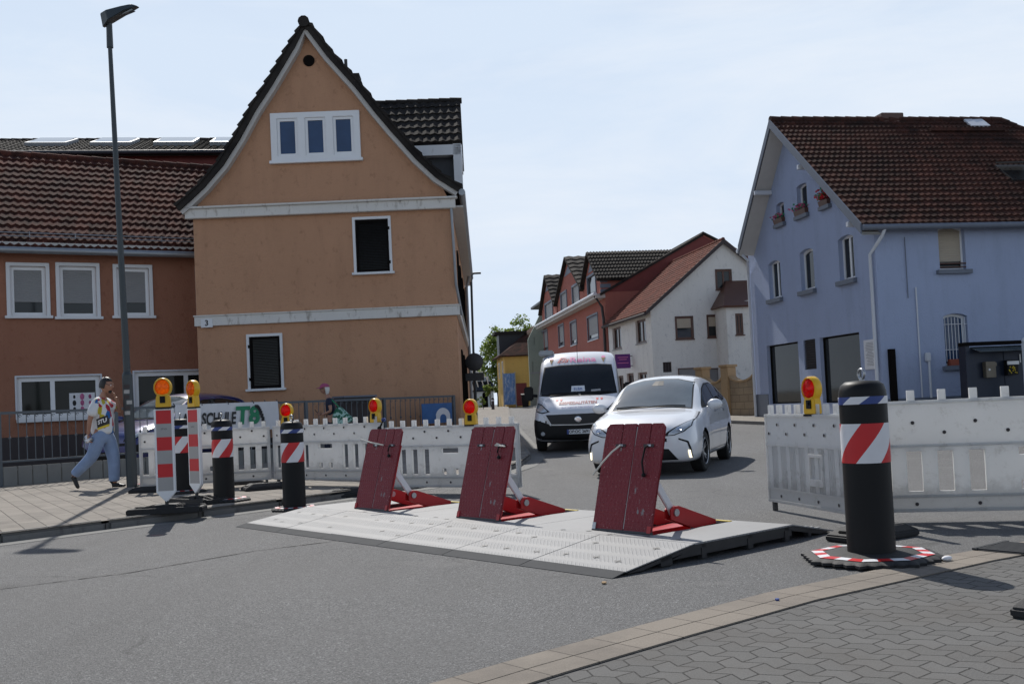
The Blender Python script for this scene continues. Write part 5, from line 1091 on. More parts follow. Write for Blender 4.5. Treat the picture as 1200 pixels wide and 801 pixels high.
# dark frame below, open along the right side
mb = MB()
for v in (0.01, bays[1], bays[2], lv-.05):
    for (u0, u1) in ((.5, .62), (.95, 1.0), (1.5, 1.56), (1.98, 2.04), (2.3, 2.34)): mb.box(u0, u1, v, v+.04, .01, pz((u0+u1)/2)-.012)
    mb.add([(.62, v+.006, .04), (ub, v+.006, .04), (ub, v+.006, zt-.03), (.86, v+.006, zt-.03), (.62, v+.03, .04), (ub, v+.03, .04), (ub, v+.03, zt-.03), (.86, v+.03, zt-.03)], [(0, 1, 2, 3), (7, 6, 5, 4), (0, 1, 5, 4), (3, 2, 6, 7), (1, 2, 6, 5), (0, 3, 7, 4)], m=0)
    mb.box(.3, 2.5, v+.002, v+.04, zt-.045, zt-.012) if False else None
    mb.add([(.14, v, .012), (.86, v, zt-.012), (.86, v, zt-.04), (.3, v, .012), (.14, v+.05, .012), (.86, v+.05, zt-.012), (.86, v+.05, zt-.04), (.3, v+.05, .012)], [(0, 1, 2, 3), (7, 6, 5, 4), (0, 1, 5, 4), (3, 2, 6, 7)])
    mb.box(.86, ub, v, v+.05, zt-.04, zt-.012)
    mb.add([(ub, v, zt-.012), (lu-.05, v, .016), (lu-.2, v, .012), (ub, v, zt-.05), (ub, v+.05, zt-.012), (lu-.05, v+.05, .016), (lu-.2, v+.05, .012), (ub, v+.05, zt-.05)], [(0, 1, 2, 3), (7, 6, 5, 4), (0, 1, 5, 4), (3, 2, 6, 7)])
mb.build('support_frame', M_['darksteel'], PT)
# lifting slots: small dark crosses
random.seed(21); mb = MB()
for v in [0.22+.31*k for k in range(18)]:
    for u in (.33, .66, 1.0 if False else .92, 2.3):
        if any(h[2]-.05 < v < h[3]+.05 for h in holes) and .95 < u < 2.0: continue
        uu = u+random.uniform(-.04, .04); vv = v+random.uniform(-.05, .05)
        if random.random() < .35: continue
        z = pz(uu)+.0062; k = (pz(uu+.02)-pz(uu))/.02
        mb = MB()
        for (a, b) in ((.035, .005), (.005, .03)):
            mb.add([(uu-b, vv-a, z-k*b), (uu+b, vv-a, z+k*b), (uu+b, vv+a, z+k*b), (uu-b, vv+a, z-k*b+(.0003 if a > b else 0))], [(0, 1, 2, 3)])
        mb.build('lifting_slot', M_['ink'], PT)
mb = MB(); random.seed(2)
for k in range(95): v = .05+k*(lv-.1)/95; mb.box(ub+.36, ub+.46, v, v+.03, pz(ub+.41)-.002, pz(ub+.41)+.006)
mb.build('anti_slip_ribs', M_['steel'], PT)
# three raised red flaps with their props
LAB = ['nearest red steel flap raised on the platform, scratched grey near its handle slots', 'middle red steel flap raised on the platform', 'farthest red steel flap raised on the platform, beside the left barrier boards']
TILT = R(16); HL = .885
for i, v0 in enumerate(hinge_v):
    MF = MP @ T((uh, v0, zt+.012)); ft = thing('road_flap', LAB[i], 'flap', MF, 'raised red flaps of the road barrier')
    A = RY(TILT)       # local panel: z up the plate, y across, x = thickness
    wd = FWD; cuts = [0, .16*wd/.6, .30*wd/.6, .445*wd/.6, wd]
    def pan(mb, y0, y1, z0, z1, chL=0, chR=0, x0=0, x1=.018):
        pts = [(y0, z0), (y1, z0), (y1, z1-chR), (y1-chR, z1), (y0+chL, z1), (y0, z1-chL)] if chL or chR else [(y0, z0), (y1, z0), (y1, z1), (y0, z1)]
        vs = [A @ Vector((x, y, z)) for x in (x0, x1) for y, z in pts]; n = len(pts)
        mb.add(vs, [tuple(range(n)), tuple(range(n, 2*n))[::-1]]+[(k, (k+1) % n, n+(k+1) % n, n+k) for k in range(n)])
    for a, b in ((0, .295), (.305, wd)):
        mb = MB(); mid = a+(.145 if a == 0 else .15); pan(mb, a, b, 0, HL*.78)
        pan(mb, a, mid-.003, HL*.78, HL, .03 if a == 0 else .01, .008); pan(mb, mid+.003, b, HL*.78, HL, .008, .03 if a else .01)
        pl_ = mb.build('steel_panel', M_['redplate'], ft, bevel=.003)
        mb = MB(); zc = HL*.79; yc = mid
        mb.add([A @ Vector((-.006, yc-.055, zc-.012)), A @ Vector((-.006, yc+.055, zc-.012)), A @ Vector((-.006, yc+.055, zc+.012)), A @ Vector((-.006, yc-.055, zc+.012)), A @ Vector((.0, yc-.055, zc-.012)), A @ Vector((.0, yc+.055, zc-.012)), A @ Vector((.0, yc+.055, zc+.012)), A @ Vector((.0, yc-.055, zc+.012))], [(0, 1, 2, 3), (0, 1, 5, 4), (2, 3, 7, 6), (1, 2, 6, 5), (0, 3, 7, 4)])
        mb.build('handle_slot', M_['plinth'], pl_)
        mb = MB(); mb.box(-.012, -.005, yc-.03, yc+.012, zc-.008, zc+.008, M=A); mb.build('handle_bar', M_['steel'], pl_)
    for yy in (.0, wd-.045):
        mb = MB(); mb.box(-.008, .0, yy+.003, yy+.04, .0, .055, M=A); mb.build('corner_bracket', M_['steel' if i == 0 and yy else 'redpaint'], ft)
    mb = MB(); mb.box(.004, .012, .294, .3055, .02, HL*.97, M=A); mb.build('gap_light', M_['grey2'], ft)  # pale strip painted in for the light showing through the panel gap
    mb = MB(); mb.cyl((0.01, 0, -.005), (0.01, wd, -.005), .016, n=10); mb.build('hinge', M_['darksteel'], ft)
    for yy in (.0+.03, wd-.07):       # back ribs
        mb = MB(); mb.box(.018, .05, yy, yy+.04, .03, HL*.8, M=A); mb.build('back_rib', M_['redpaint'], ft)
    top_ = A @ Vector((.05, 0, HL*.52))
    for yy in (.1, wd-.14):
        mb = MB(); B0 = Vector((top_.x, yy, top_.z)); B1 = Vector((.40, yy, .12)); d = (B1-B0).normalized(); n = Vector((-d.z, 0, d.x))*.035
        for s_ in (0, .022): pass
        vs = [B0-n*1.0-d*.03, B0+n*1.0-d*.03, B1+n*.9+d*.03, B1-n*.9+d*.03]; vs = vs+[p+Vector((0, .028, 0)) for p in vs]
        mb.add(vs, [(0, 1, 2, 3), (7, 6, 5, 4), (0, 1, 5, 4), (1, 2, 6, 5), (2, 3, 7, 6), (3, 0, 4, 7)]); st = mb.build('prop_arm', M_['wood'], ft, bevel=.006)
        mb = MB(); mb.cyl((B0.x, yy-.02, B0.z), (B0.x, yy+.05, B0.z), .02, n=12); mb.cyl((B1.x, yy-.035, B1.z), (B1.x, yy+.06, B1.z), .03, n=14); mb.build('bolt', M_['steel'], st, smooth=True)
        for y2 in (yy-.022, yy+.036):
            mb = MB(); pts = [(.34, .145), (.37, .17), (.44, .17), (.50, .15), (.90, .012), (.90, -.02), (.62, -.03), (.34, .07)]
            vs = [(x, y2, z) for x, z in pts]+[(x, y2+.012, z) for x, z in pts]; n_v = len(pts)
            mb.add(vs, [tuple(range(n_v)), tuple(range(n_v, 2*n_v))[::-1]]+[(k, (k+1) % n_v, n_v+(k+1) % n_v, n_v+k) for k in range(n_v)]); mb.build('lever_plate', M_['redpaint'], ft)
    mb = MB(); mb.box(.05, .72, .2, .4, -.09, -.02); mb.build('lock_box', M_['redpaint'], ft)
    # rope and strap at the handle slots
    a_ = A @ Vector((-.016, .445, HL*.79)); 
    if i == 0:
        pts = [(a_.x, a_.y, a_.z), (a_.x-.05, a_.y+.05, a_.z-.05), (a_.x-.09, a_.y+.12, a_.z-.13), (a_.x-.10, a_.y+.19, a_.z-.20), (a_.x-.10, a_.y+.235, a_.z-.24)]
    elif i == 2: pts = [(a_.x, a_.y-.16, a_.z), (a_.x-.05, a_.y+.0, a_.z+.03), (a_.x-.1, a_.y+.14, a_.z+.07)]
    else: pts = [(a_.x, a_.y-.3, a_.z), (a_.x-.02, a_.y-.27, a_.z+.015), (a_.x-.02, a_.y-.24, a_.z), (a_.x-.005, a_.y-.37, a_.z-.01)]
    mb = MB(); mb.tube(pts, .008, 6); mb.build('rope', M_['ropew'], ft, smooth=60)
    b0 = A @ Vector((-.016, .145, HL*.79)); mb = MB()
    ln = .22 if i == 0 else .1
    mb.tube([(b0.x, b0.y, b0.z), (b0.x-.012, b0.y+.02, b0.z-.02), (b0.x-ln*.28, b0.y+.015, b0.z-ln*.6), (b0.x-ln*.30-.005, b0.y-.005, b0.z-ln)], .008, 6); mb.ball((b0.x-ln*.30-.005, b0.y-.005, b0.z-ln-.012), .018, 8, 6); mb.build('strap', M_['blackpl'], ft, smooth=60)

# ================================================================== vehicles
def catmull(tbl, x):
    if x <= tbl[0][0]: return tbl[0][1:]
    for i in range(len(tbl)-1):
        if x <= tbl[i+1][0]:
            t = (x-tbl[i][0])/(tbl[i+1][0]-tbl[i][0]); r = []
            for k in range(1, len(tbl[0])):
                p1, p2 = tbl[i][k], tbl[i+1][k]; h = tbl[i+1][0]-tbl[i][0]
                m1 = (p2-tbl[i-1][k])/(tbl[i+1][0]-tbl[i-1][0]) if i > 0 else (p2-p1)/h
                m2 = (tbl[i+2][k]-p1)/(tbl[i+2][0]-tbl[i][0]) if i+2 < len(tbl) else (p2-p1)/h
                r.append((2*t**3-3*t*t+1)*p1+(t**3-2*t*t+t)*h*m1+(-2*t**3+3*t*t)*p2+(t**3-t*t)*h*m2)
            return r
    return tbl[-1][1:]
def evmesh(o):
    dg = bpy.context.evaluated_depsgraph_get(); dg.update(); me = bpy.data.meshes.new_from_object(o.evaluated_get(dg)); o.modifiers.clear(); old = o.data; o.data = me; me.name = old.name; bpy.data.meshes.remove(old)
def car_body(tbl, Ln, wheels, wr, halfw, mt, parent, nx=64, cut=True):
    """tbl rows: x, z_bottom, half width low, z_mid, z_belt, half width belt, z_roof_edge, half width roof edge, z_top"""
    mb = MB(); xs = [Ln*(.5-.5*math.cos(math.pi*i/nx))*.5+Ln*i/nx*.5 for i in range(nx+1)]; rings = []
    for x in xs:
        zb, wl, zm, zbelt, wb, zr, wr_, zt_ = catmull(tbl, x)
        key = [(0, zb), (wl*.8, zb), (wl*.95, zb+.03), (wl, zb+.14), (wl*1.0+.012, zm), (wb+.5*max(0, wl-wb), (zm+zbelt)/2+.04), (wb, zbelt), (wb*.6+wr_*.4, zbelt*.6+zr*.4), (wb*.25+wr_*.75, zbelt*.22+zr*.78), (wr_, zr), (wr_*.86, zr*.45+zt_*.55), (wr_*.5, zt_-.012), (0, zt_)]
        rings.append(key)
    K = len(rings[0]); vs = []; 
    for x, key in zip(xs, rings):
        full = [(y, z) for y, z in key]+[(-y, z) for y, z in key[-2:0:-1]]
        vs += [(-x, y, z) for y, z in full]
    k = 2*K-2; fs = [(j*k+i, j*k+(i+1) % k, (j+1)*k+(i+1) % k, (j+1)*k+i) for j in range(nx) for i in range(k)]
    fs += [tuple(range(k)), tuple(range(nx*k, (nx+1)*k))]
    mb.add(vs, fs); o = mb.build('body', [mt, M_['ink']], parent, smooth=45)
    sub = o.modifiers.new('s', 'SUBSURF'); sub.levels = 1; evmesh(o)
    if cut:      # wheel arches: open the side skin round each wheel and line it with a dark well
        bm = bmesh.new(); bm.from_mesh(o.data); Ra = wr*1.14
        for _ in range(1): bmesh.ops.subdivide_edges(bm, edges=[e for e in bm.edges if any(abs((e.verts[0].co.x+e.verts[1].co.x)/2+x) < Ra*1.3 for x in wheels) and (e.verts[0].co.z+e.verts[1].co.z)/2 < wr+Ra*1.3], cuts=1, use_grid_fill=True)
        kill = []
        for x in wheels:
            c = Vector((-x, 0, wr)); ins = [v for v in bm.verts if abs(v.co.y) > halfw-.34 and math.hypot(v.co.x-c.x, v.co.z-c.z) < Ra]; S_ = set(ins)
            for v in ins:
                d = Vector((v.co.x-c.x, 0, v.co.z-c.z)); edge = any(e.other_vert(v) not in S_ and abs(e.other_vert(v).co.y) > halfw-.34 for e in v.link_edges)
                if edge and d.length > Ra*.6: k = Ra/d.length; v.co.x = c.x+d.x*k; v.co.z = c.z+d.z*k
                else: kill.append(v)
        bmesh.ops.delete(bm, geom=kill, context='VERTS')
        # faces left bridging inside the circle
        bad = [f for f in bm.faces for x in wheels if abs(f.calc_center_median().y) > halfw-.34 and math.hypot(f.calc_center_median().x+x, f.calc_center_median().z-wr) < Ra*.93]
        bmesh.ops.delete(bm, geom=list(set(bad)), context='FACES'); bm.to_mesh(o.data); bm.free()
        for x in wheels:
            for s_ in (-1, 1):
                wm = MB(); n = 30; vs = []
                for i in range(n+1):
                    a = -.35+(math.pi+.7)*i/n
                    for yy, rr in ((halfw-.36, Ra+.004), (halfw-.012, Ra+.004)): vs.append((-x+rr*math.cos(a), s_*yy, wr+rr*math.sin(a)))
                wm.add(vs, [(2*i, 2*i+2, 2*i+3, 2*i+1) for i in range(n)]+[tuple(2*i for i in range(n+1))]); wm.build('wheel_well', M_['ink'], o)
    me = o.data; me.polygons.foreach_set('use_smooth', [True]*len(me.polygons)); me.set_sharp_from_angle(angle=R(40))
    bm = bmesh.new(); bm.from_mesh(me); bvh = BVHTree.FromBMesh(bm); bm.free(); return o, bvh
def patch(bvh, A, B, ax, name, m, parent, off=.004, nu=24, nv=8, flip=1, build=True, thick=0):
    """ruled patch between polylines A and B (in the view plane), projected on the body along an axis; ax 'x' = seen from the front (y,z), 'y+','y-' = side (x,z), 'z' top"""
    def ev(Pl, t):
        Ls = [0]; 
        for a, b in zip(Pl[:-1], Pl[1:]): Ls.append(Ls[-1]+math.hypot(a[0]-b[0], a[1]-b[1]))
        d = t*Ls[-1]
        for i in range(len(Pl)-1):
            if d <= Ls[i+1]+1e-9: k = (d-Ls[i])/max(1e-9, Ls[i+1]-Ls[i]); return (Pl[i][0]+(Pl[i+1][0]-Pl[i][0])*k, Pl[i][1]+(Pl[i+1][1]-Pl[i][1])*k)
        return Pl[-1]
    vs = []
    for j in range(nv+1):
        for i in range(nu+1):
            a = ev(A, i/nu); b = ev(B, i/nu); p = (a[0]+(b[0]-a[0])*j/nv, a[1]+(b[1]-a[1])*j/nv)
            if ax == 'x': o, d = Vector((5, p[0], p[1])), Vector((-1, 0, 0))
            elif ax == 'y+': o, d = Vector((p[0], 5, p[1])), Vector((0, -1, 0))
            elif ax == 'y-': o, d = Vector((p[0], -5, p[1])), Vector((0, 1, 0))
            elif ax == 'r': o, d = Vector((-12, p[0], p[1])), Vector((1, 0, 0))
            loc, nrm, idx, dist = bvh.ray_cast(o, d)
            if loc is None: loc, nrm, idx, dist = bvh.find_nearest(o+d*5)
            if nrm.dot(d) > 0: nrm = -nrm
            vs.append(loc+nrm*off)
    mb = MB(); mb.add(vs, [(j*(nu+1)+i, j*(nu+1)+i+1, (j+1)*(nu+1)+i+1, (j+1)*(nu+1)+i) for j in range(nv) for i in range(nu)])
    if not build: return mb
    o = mb.build(name, M_[m], parent, smooth=60, fix=False)
    # make normals face outward
    me = o.data; want = {'x': Vector((1, 0, 0)), 'y+': Vector((0, 1, 0)), 'y-': Vector((0, -1, 0)), 'r': Vector((-1, 0, 0))}[ax]
    if sum((p.normal.dot(want) for p in me.polygons)) < 0: me.flip_normals()
    return o
def proj_text(bvh, txt, size, M, name, m, parent, width=None, bold=0, shear=0, off=.012):
    v, f = text_mesh(txt, size, bold, shear)
    if width:
        xs = [p.x for p in v]; k = width/(max(xs)-min(xs))
        for p in v: p.x *= k
    bm = bmesh.new(); bv = [bm.verts.new(p) for p in v]
    for q in f:
        try: bm.faces.new([bv[i] for i in q])
        except ValueError: pass
    bmesh.ops.triangulate(bm, faces=bm.faces[:])
    for _ in range(3):
        lg = [e for e in bm.edges if e.calc_length() > .03]
        if lg: bmesh.ops.subdivide_edges(bm, edges=lg, cuts=1); bmesh.ops.triangulate(bm, faces=bm.faces[:])
    bm.verts.index_update(); v = [q.co.copy() for q in bm.verts]; f = [tuple(w_.index for w_ in q.verts) for q in bm.faces]; bm.free()
    out_ = []
    for p in v:
        q = M @ Vector((p.x, p.y, 0)); loc, nrm, idx, d = bvh.ray_cast(Vector((5, q.x, q.y)), Vector((-1, 0, 0)))
        if loc is None: loc = Vector((0, q.x, q.y)); nrm = Vector((1, 0, 0))
        out_.append(loc+Vector((off, 0, off*.3)))
    mb = MB(); mb.add(out_, f); return mb.build(name, M_[m], parent, fix=False)
def wheel(parent, x, y, r, wdt, side, rimr=.66, spokes=5, steer=0):
    MW = T((-x, y, r)) @ RZ(steer); F = MW @ RX(R(-90*side))     # local z points outward
    h = wdt/2; mb = MB(); mb.lathe([(r*rimr, -h), (r*.9, -h), (r*.985, -h*.8), (r, -h*.5), (r, h*.5), (r*.985, h*.8), (r*.9, h), (r*rimr, h*.95), (r*rimr, -h)], 40, F)
    w_ = mb.build('wheel', M_['tyre'], parent, smooth=40)
    mb = MB(); rr = r*rimr; mb.lathe([(rr, h*.9), (rr*.94, h*.95), (rr*.90, h*.6), (rr*.88, -h*.2), (.0, -h*.2)], 36, F, m=1, cap=False)
    for k in range(spokes):
        for dd in (-.16, .16):
            a = 2*math.pi*k/spokes; c0 = Vector((math.cos(a)*rr*.1, math.sin(a)*rr*.1, h*.55)); c1 = Vector((math.cos(a+dd)*rr*.93, math.sin(a+dd)*rr*.93, h*.75)); tt = Vector((-math.sin(a), math.cos(a), 0))*rr*.055
            zz = Vector((0, 0, -.02)); pts = [c0-tt, c0+tt, c1+tt, c1-tt]; mb.add([F @ p for p in pts]+[F @ (p+zz) for p in pts], [(0, 1, 2, 3), (7, 6, 5, 4), (0, 1, 5, 4), (1, 2, 6, 5), (2, 3, 7, 6), (3, 0, 4, 7)])
    mb.lathe([(rr*.2, h*.5), (rr*.18, h*.66), (0, h*.7)], 16, F); mb.lathe([(rr*1.0, h*.92), (rr*.96, h*.99), (rr*.92, h*.92)], 36, F, cap=False)
    mb.build('rim', [M_['rim'], M_['ink']], w_, smooth=40)
    return w_
def mirror(parent, x, y, z, s_, m, k=1.0):
    mb = MB(); mb.ball((-x, y+s_*.13*k, z), (.075*k, .125*k, .085*k), 16, 12); mb.tube([(-x-.02, y, z-.05*k), (-x, y+s_*.07*k, z-.03*k)], .022*k, 6); o = mb.build('wing_mirror', M_[m], parent, smooth=60)
    mb = MB(); mb.ball((-x-.055*k, y+s_*.13*k, z), (.03*k, .105*k, .068*k), 14, 8); mb.build('mirror_glass', M_['chrome'], o, smooth=60)

def compact_mpv(name, label, M, paint, glassm, drl, group=None, H=1.575, plate=None, steer=0.0):
    c = thing(name, label, 'car', M); kz = H/1.575
    #      x    zb   wl    zm   zbelt wb    zr    wr    ztop
    tbl = [(0.0, .27, .58, .47, .62, .52, .645, .40, .67),
           (.05, .22, .74, .48, .68, .66, .71, .48, .735),
           (.16, .19, .82, .50, .74, .75, .78, .56, .81),
           (.40, .18, .868, .54, .81, .815, .86, .62, .90),
           (.80, .18, .885, .58, .88, .835, .93, .67, .97),
           (1.10, .18, .89, .60, .92, .84, .98, .70, 1.02),
           (1.45, .18, .89, .62, .95, .845, 1.14, .70, 1.22),
           (1.85, .19, .885, .64, .98, .845, 1.33, .665, 1.43),
           (2.25, .19, .885, .65, 1.00, .845, 1.42, .64, 1.535),
           (2.75, .19, .885, .66, 1.02, .845, 1.455, .63, 1.575),
           (3.40, .19, .885, .68, 1.05, .84, 1.43, .615, 1.56),
           (3.95, .20, .88, .70, 1.08, .83, 1.37, .59, 1.50),
           (4.25, .23, .86, .72, 1.10, .80, 1.28, .56, 1.42),
           (4.45, .27, .82, .74, 1.06, .75, 1.12, .56, 1.22),
           (4.58, .32, .77, .74, .98, .70, 1.02, .55, 1.06),
           (4.615, .36, .70, .70, .90, .62, .95, .5, .98)]
    tbl = [tuple([r_[0]]+[v*kz if i in (2, 3, 5, 7) else v for i, v in enumerate(r_[1:])]) for r_ in tbl]
    wx = (.93, 3.71); bo, bvh = car_body(tbl, 4.615, wx, .32, .885, paint, c)
    k = kz
    def PP(*a, **kw): return patch(bvh, *a, **kw)
    PP([(-.67, .985*k), (-.35, 1.02*k), (0, 1.03*k), (.35, 1.02*k), (.67, .985*k)], [(-.585, 1.42*k), (-.3, 1.49*k), (0, 1.505*k), (.3, 1.49*k), (.585, 1.42*k)], 'x', 'windscreen_seal', 'blackpl', bo, off=.003)
    ws = PP([(-.645, 1.0*k), (-.35, 1.035*k), (0, 1.045*k), (.35, 1.035*k), (.645, 1.0*k)], [(-.565, 1.41*k), (-.3, 1.475*k), (0, 1.49*k), (.3, 1.475*k), (.565, 1.41*k)], 'x', 'windscreen', glassm, bo, off=.007)
    mb = MB(); 
    for y0, y1 in ((.55, -.02), (.0, -.58)):
        pts = []
        for t in range(7):
            y = y0+(y1-y0)*t/6; z = (1.025+.012*math.sin(t/6*math.pi))*k; loc, n, i_, d = bvh.ray_cast(Vector((5, y, z)), Vector((-1, 0, 0))); pts.append(loc+n*.02)
        mb.tube(pts, .009, 6)
    mb.build('wipers', M_['blackpl'], bo)
    mb = patch(bvh, [(-.10, 1.38*k), (.10, 1.38*k)], [(-.07, 1.46*k), (.07, 1.46*k)], 'x', '', '', None, off=.009, nu=4, nv=3, build=False); mb.build('mirror_bracket', M_['blackpl'], ws)
    for s_, ax in ((1, 'y+'), (-1, 'y-')):
        lo = [(-1.30, .99*k), (-2.0, 1.02*k), (-3.0, 1.06*k), (-3.75, 1.10*k), (-4.12, 1.16*k)]; hi = [(-1.42, 1.06*k), (-1.95, 1.31*k), (-2.4, 1.40*k), (-3.1, 1.42*k), (-3.7, 1.36*k), (-4.05, 1.27*k)]
        PP(lo, hi, ax, 'window_trim', 'blackpl', bo, off=.003, nu=40)
        for a, b in ((1.62, 2.55), (2.63, 3.45), (3.53, 4.0)):
            def seg_(Pl, a, b, dz):
                out = []
                for t in range(9):
                    x = -(a+(b-a)*t/8)
                    for p, q_ in zip(Pl[:-1], Pl[1:]):
                        if q_[0] <= x <= p[0]: out.append((x, p[1]+(q_[1]-p[1])*(x-p[0])/(q_[0]-p[0])+dz)); break
                return out
            g = PP(seg_(lo, a, b, .022), seg_(hi, a, b, -.022), ax, 'side_window', 'carglass', bo, off=.006, nu=16, nv=6)
        for xx in (1.52, 2.59, 3.62):        # door seams
            PP([(-xx, .30), (-xx-.008, .30)], [(-xx, .99*k), (-xx-.008, .99*k)], ax, 'door_seam', 'ink', bo, off=.0025, nu=1, nv=10)
        PP([(-1.52, .30), (-3.35, .30)], [(-1.52, .31), (-3.35, .31)], ax, 'door_seam', 'ink', bo, off=.0025, nu=20, nv=1)
        PP([(-.36, .80*k), (-1.05, .93*k)], [(-.36, .808*k), (-1.05, .938*k)], ax, 'bonnet_seam', 'ink', bo, off=.003, nu=16, nv=1)
        for xx in (2.3, 3.3):
            h_ = PP([(-xx+.1, .905*k), (-xx-.1, .91*k)], [(-xx+.1, .94*k), (-xx-.1, .945*k)], ax, 'door_handle', 'chrome' if 0 else 'rim', bo, off=.022, nu=6, nv=2)
        mirror(bo, 1.52, s_*.84, 1.045*k, s_, 'carwhite' if paint == M_['carwhite'] else 'carblue')
        # headlight, wraps round the corner
        hl = PP([(s_*.40, .60*k), (s_*.56, .61*k), (s_*.70, .66*k), (s_*.79, .74*k)], [(s_*.44, .655*k), (s_*.56, .73*k), (s_*.70, .80*k), (s_*.795, .84*k)], 'x', 'headlight', 'blackpl', bo, off=.004, nu=18, nv=6)
        PP([(s_*.46, .615*k), (s_*.56, .625*k), (s_*.68, .665*k), (s_*.775, .745*k)], [(s_*.48, .65*k), (s_*.57, .715*k), (s_*.68, .78*k), (s_*.78, .825*k)], 'x', 'headlight_lens', 'lampglass', hl, off=.008, nu=18, nv=6)
        loc, n, i_, d = bvh.ray_cast(Vector((5, s_*.62, .70*k)), Vector((-1, 0, 0)))
        mb = MB(); mb.lathe([(.045, 0), (.042, .012), (.03, .006), (0, .012)], 18, T(loc+n*.008) @ n.to_track_quat('Z', 'Y').to_matrix().to_4x4()); mb.build('lamp_projector', M_['chrome'], hl, smooth=True)
        PP([(s_*.52, .30*k), (s_*.64, .30*k), (s_*.76, .36*k)], [(s_*.52, .42*k), (s_*.62, .50*k), (s_*.755, .55*k)], 'x', 'lower_inlet', 'blackpl', bo, off=.004) if not drl else None
        if drl:
            PP([(s_*.745, .24), (s_*.775, .26)], [(s_*.66, .53), (s_*.78, .56)], 'x', 'bumper_slit', 'blackpl', bo, off=.004, nu=4) if 0 else None
            PP([(s_*.615, .545), (s_*.735, .50), (s_*.765, .40), (s_*.77, .27)], [(s_*.615, .57), (s_*.755, .52), (s_*.79, .41), (s_*.80, .27)], 'x', 'bumper_slit', 'blackpl', bo, off=.004, nu=16, nv=2)
            PP([(s_*.755, .27), (s_*.785, .27)], [(s_*.745, .385), (s_*.775, .385)], 'x', 'daytime_light', 'led', bo, off=.008, nu=3, nv=4)
    PP([(-.44, .52*k), (0, .50*k), (.44, .52*k)], [(-.44, .57*k), (0, .56*k), (.44, .57*k)], 'x', 'upper_grille', 'blackpl', bo, off=.004)
    PP([(-.60, .245), (0, .235), (.60, .245)], [(-.46, .41), (0, .43), (.46, .41)], 'x', 'lower_grille', 'blackpl', bo, off=.004)
    if plate:
        mb = MB(); mb.box(-.01, .012, -.26, .26, .40, .51, M=T((.01, 0, 0))); pt_ = mb.build('number_plate', M_['plate'], bo); mb = MB(); add_text(mb, plate, .09, T((.024, 0, .455)) @ RZ(R(90)), width=.42, bold=.002); mb.build('characters', M_['ink'], pt_, fix=False)
    mb = MB(); loc, n, i_, d = bvh.ray_cast(Vector((5, 0, .62*k)), Vector((-1, 0, 0))); mb.lathe([(.055, 0), (.05, .012), (.035, .005), (0, .005)], 20, T(loc) @ n.to_track_quat('Z', 'Y').to_matrix().to_4x4()); mb.build('badge', M_['chrome'], bo, smooth=True)
    PP([(-.7, .9*k), (0, .9*k), (.7, .9*k)], [(-.5, 1.3*k), (0, 1.34*k), (.5, 1.3*k)], 'r', 'rear_window', 'carglass', bo, off=.006)
    for s_ in (-1, 1): PP([(s_*.5, .8*k), (s_*.72, .82*k)], [(s_*.62, 1.02*k), (s_*.74, 1.05*k)], 'r', 'tail_light', 'redlens', bo, off=.006)
    for i, x in enumerate(wx):
        for s_ in (-1, 1): wheel(c, x, s_*.775, .32, .205, s_, steer=steer if i == 0 else 0)
    return c
# white car: nose towards the camera, a little to the left
ax_ = Vector((-.33, -.944)); rot = math.atan2(ax_.y, ax_.x)
fp = Vector((1.86, 15.6)); MC_ = T((fp.x, fp.y, .004)) @ RZ(rot)
compact_mpv('parked_car', 'white compact car with daytime running lights driving behind the nearest red flap', MC_, M_['carwhite'], 'screen', True, steer=R(-4))
# blue car behind the railing, nose to the left
ax_ = Vector((-.34, -.94)); rot = math.atan2(ax_.y, ax_.x); MBc = T((-8.55, 21.5, zg(23)+.1)) @ RZ(rot)
compact_mpv('parked_car', 'dark blue car standing behind the railing and the lamp post', MBc, M_['carblue'], 'screen', False, H=1.66)

# ------------------------------------------------------------------ the van
ax_ = Vector((-.10, -.995)); rot = math.atan2(ax_.y, ax_.x); fv = Vector((1.42, 22.9))
MV = T((fv.x, fv.y, zg(24)+.004)) @ RZ(rot) @ Matrix.Diagonal((1, 1, .93, 1)); VN = thing('delivery_van', 'white ice cream van with black lower bumper and dark windscreen facing the camera', 'van', MV)
tbl = [(0.0, .36, .70, .62, .86, .62, .90, .5, .93),
       (.04, .30, .86, .64, .92, .78, .97, .60, 1.0),
       (.14, .26, .955, .66, .98, .89, 1.05, .70, 1.09),
       (.40, .24, 1.01, .70, 1.06, .955, 1.16, .80, 1.22),
       (.68, .24, 1.02, .74, 1.12, .975, 1.25, .86, 1.33),
       (.82, .24, 1.02, .76, 1.15, .98, 1.33, .885, 1.40),
       (1.02, .24, 1.02, .80, 1.20, .985, 1.58, .89, 1.66),
       (1.28, .24, 1.02, .86, 1.26, .99, 1.90, .89, 1.97),
       (1.45, .24, 1.02, .90, 1.30, .99, 2.08, .89, 2.13),
       (1.60, .24, 1.02, .92, 1.34, .99, 2.20, .885, 2.28),
       (1.85, .24, 1.02, .94, 1.40, .99, 2.34, .875, 2.43),
       (2.20, .24, 1.02, .95, 1.42, .99, 2.40, .87, 2.50),
       (4.00, .24, 1.02, .95, 1.42, .99, 2.42, .87, 2.52),
       (5.85, .24, 1.02, .95, 1.42, .99, 2.40, .87, 2.50),
       (5.96, .28, .99, .95, 1.40, .96, 2.34, .84, 2.44),
       (6.0, .32, .95, .95, 1.38, .92, 2.28, .80, 2.36)]
vb, vbvh = car_body(tbl, 6.0, (.95, 4.95), .345, 1.02, M_['vanwhite'], VN, nx=72)
def VP(*a, **k): return patch(vbvh, *a, **k)
VP([(-.90, 1.36), (-.5, 1.33), (0, 1.325), (.5, 1.33), (.90, 1.36)], [(-.80, 2.10), (-.45, 2.135), (0, 2.14), (.45, 2.135), (.80, 2.10)], 'x', 'windscreen_seal', 'blackpl', vb, off=.004, nu=36, nv=14)
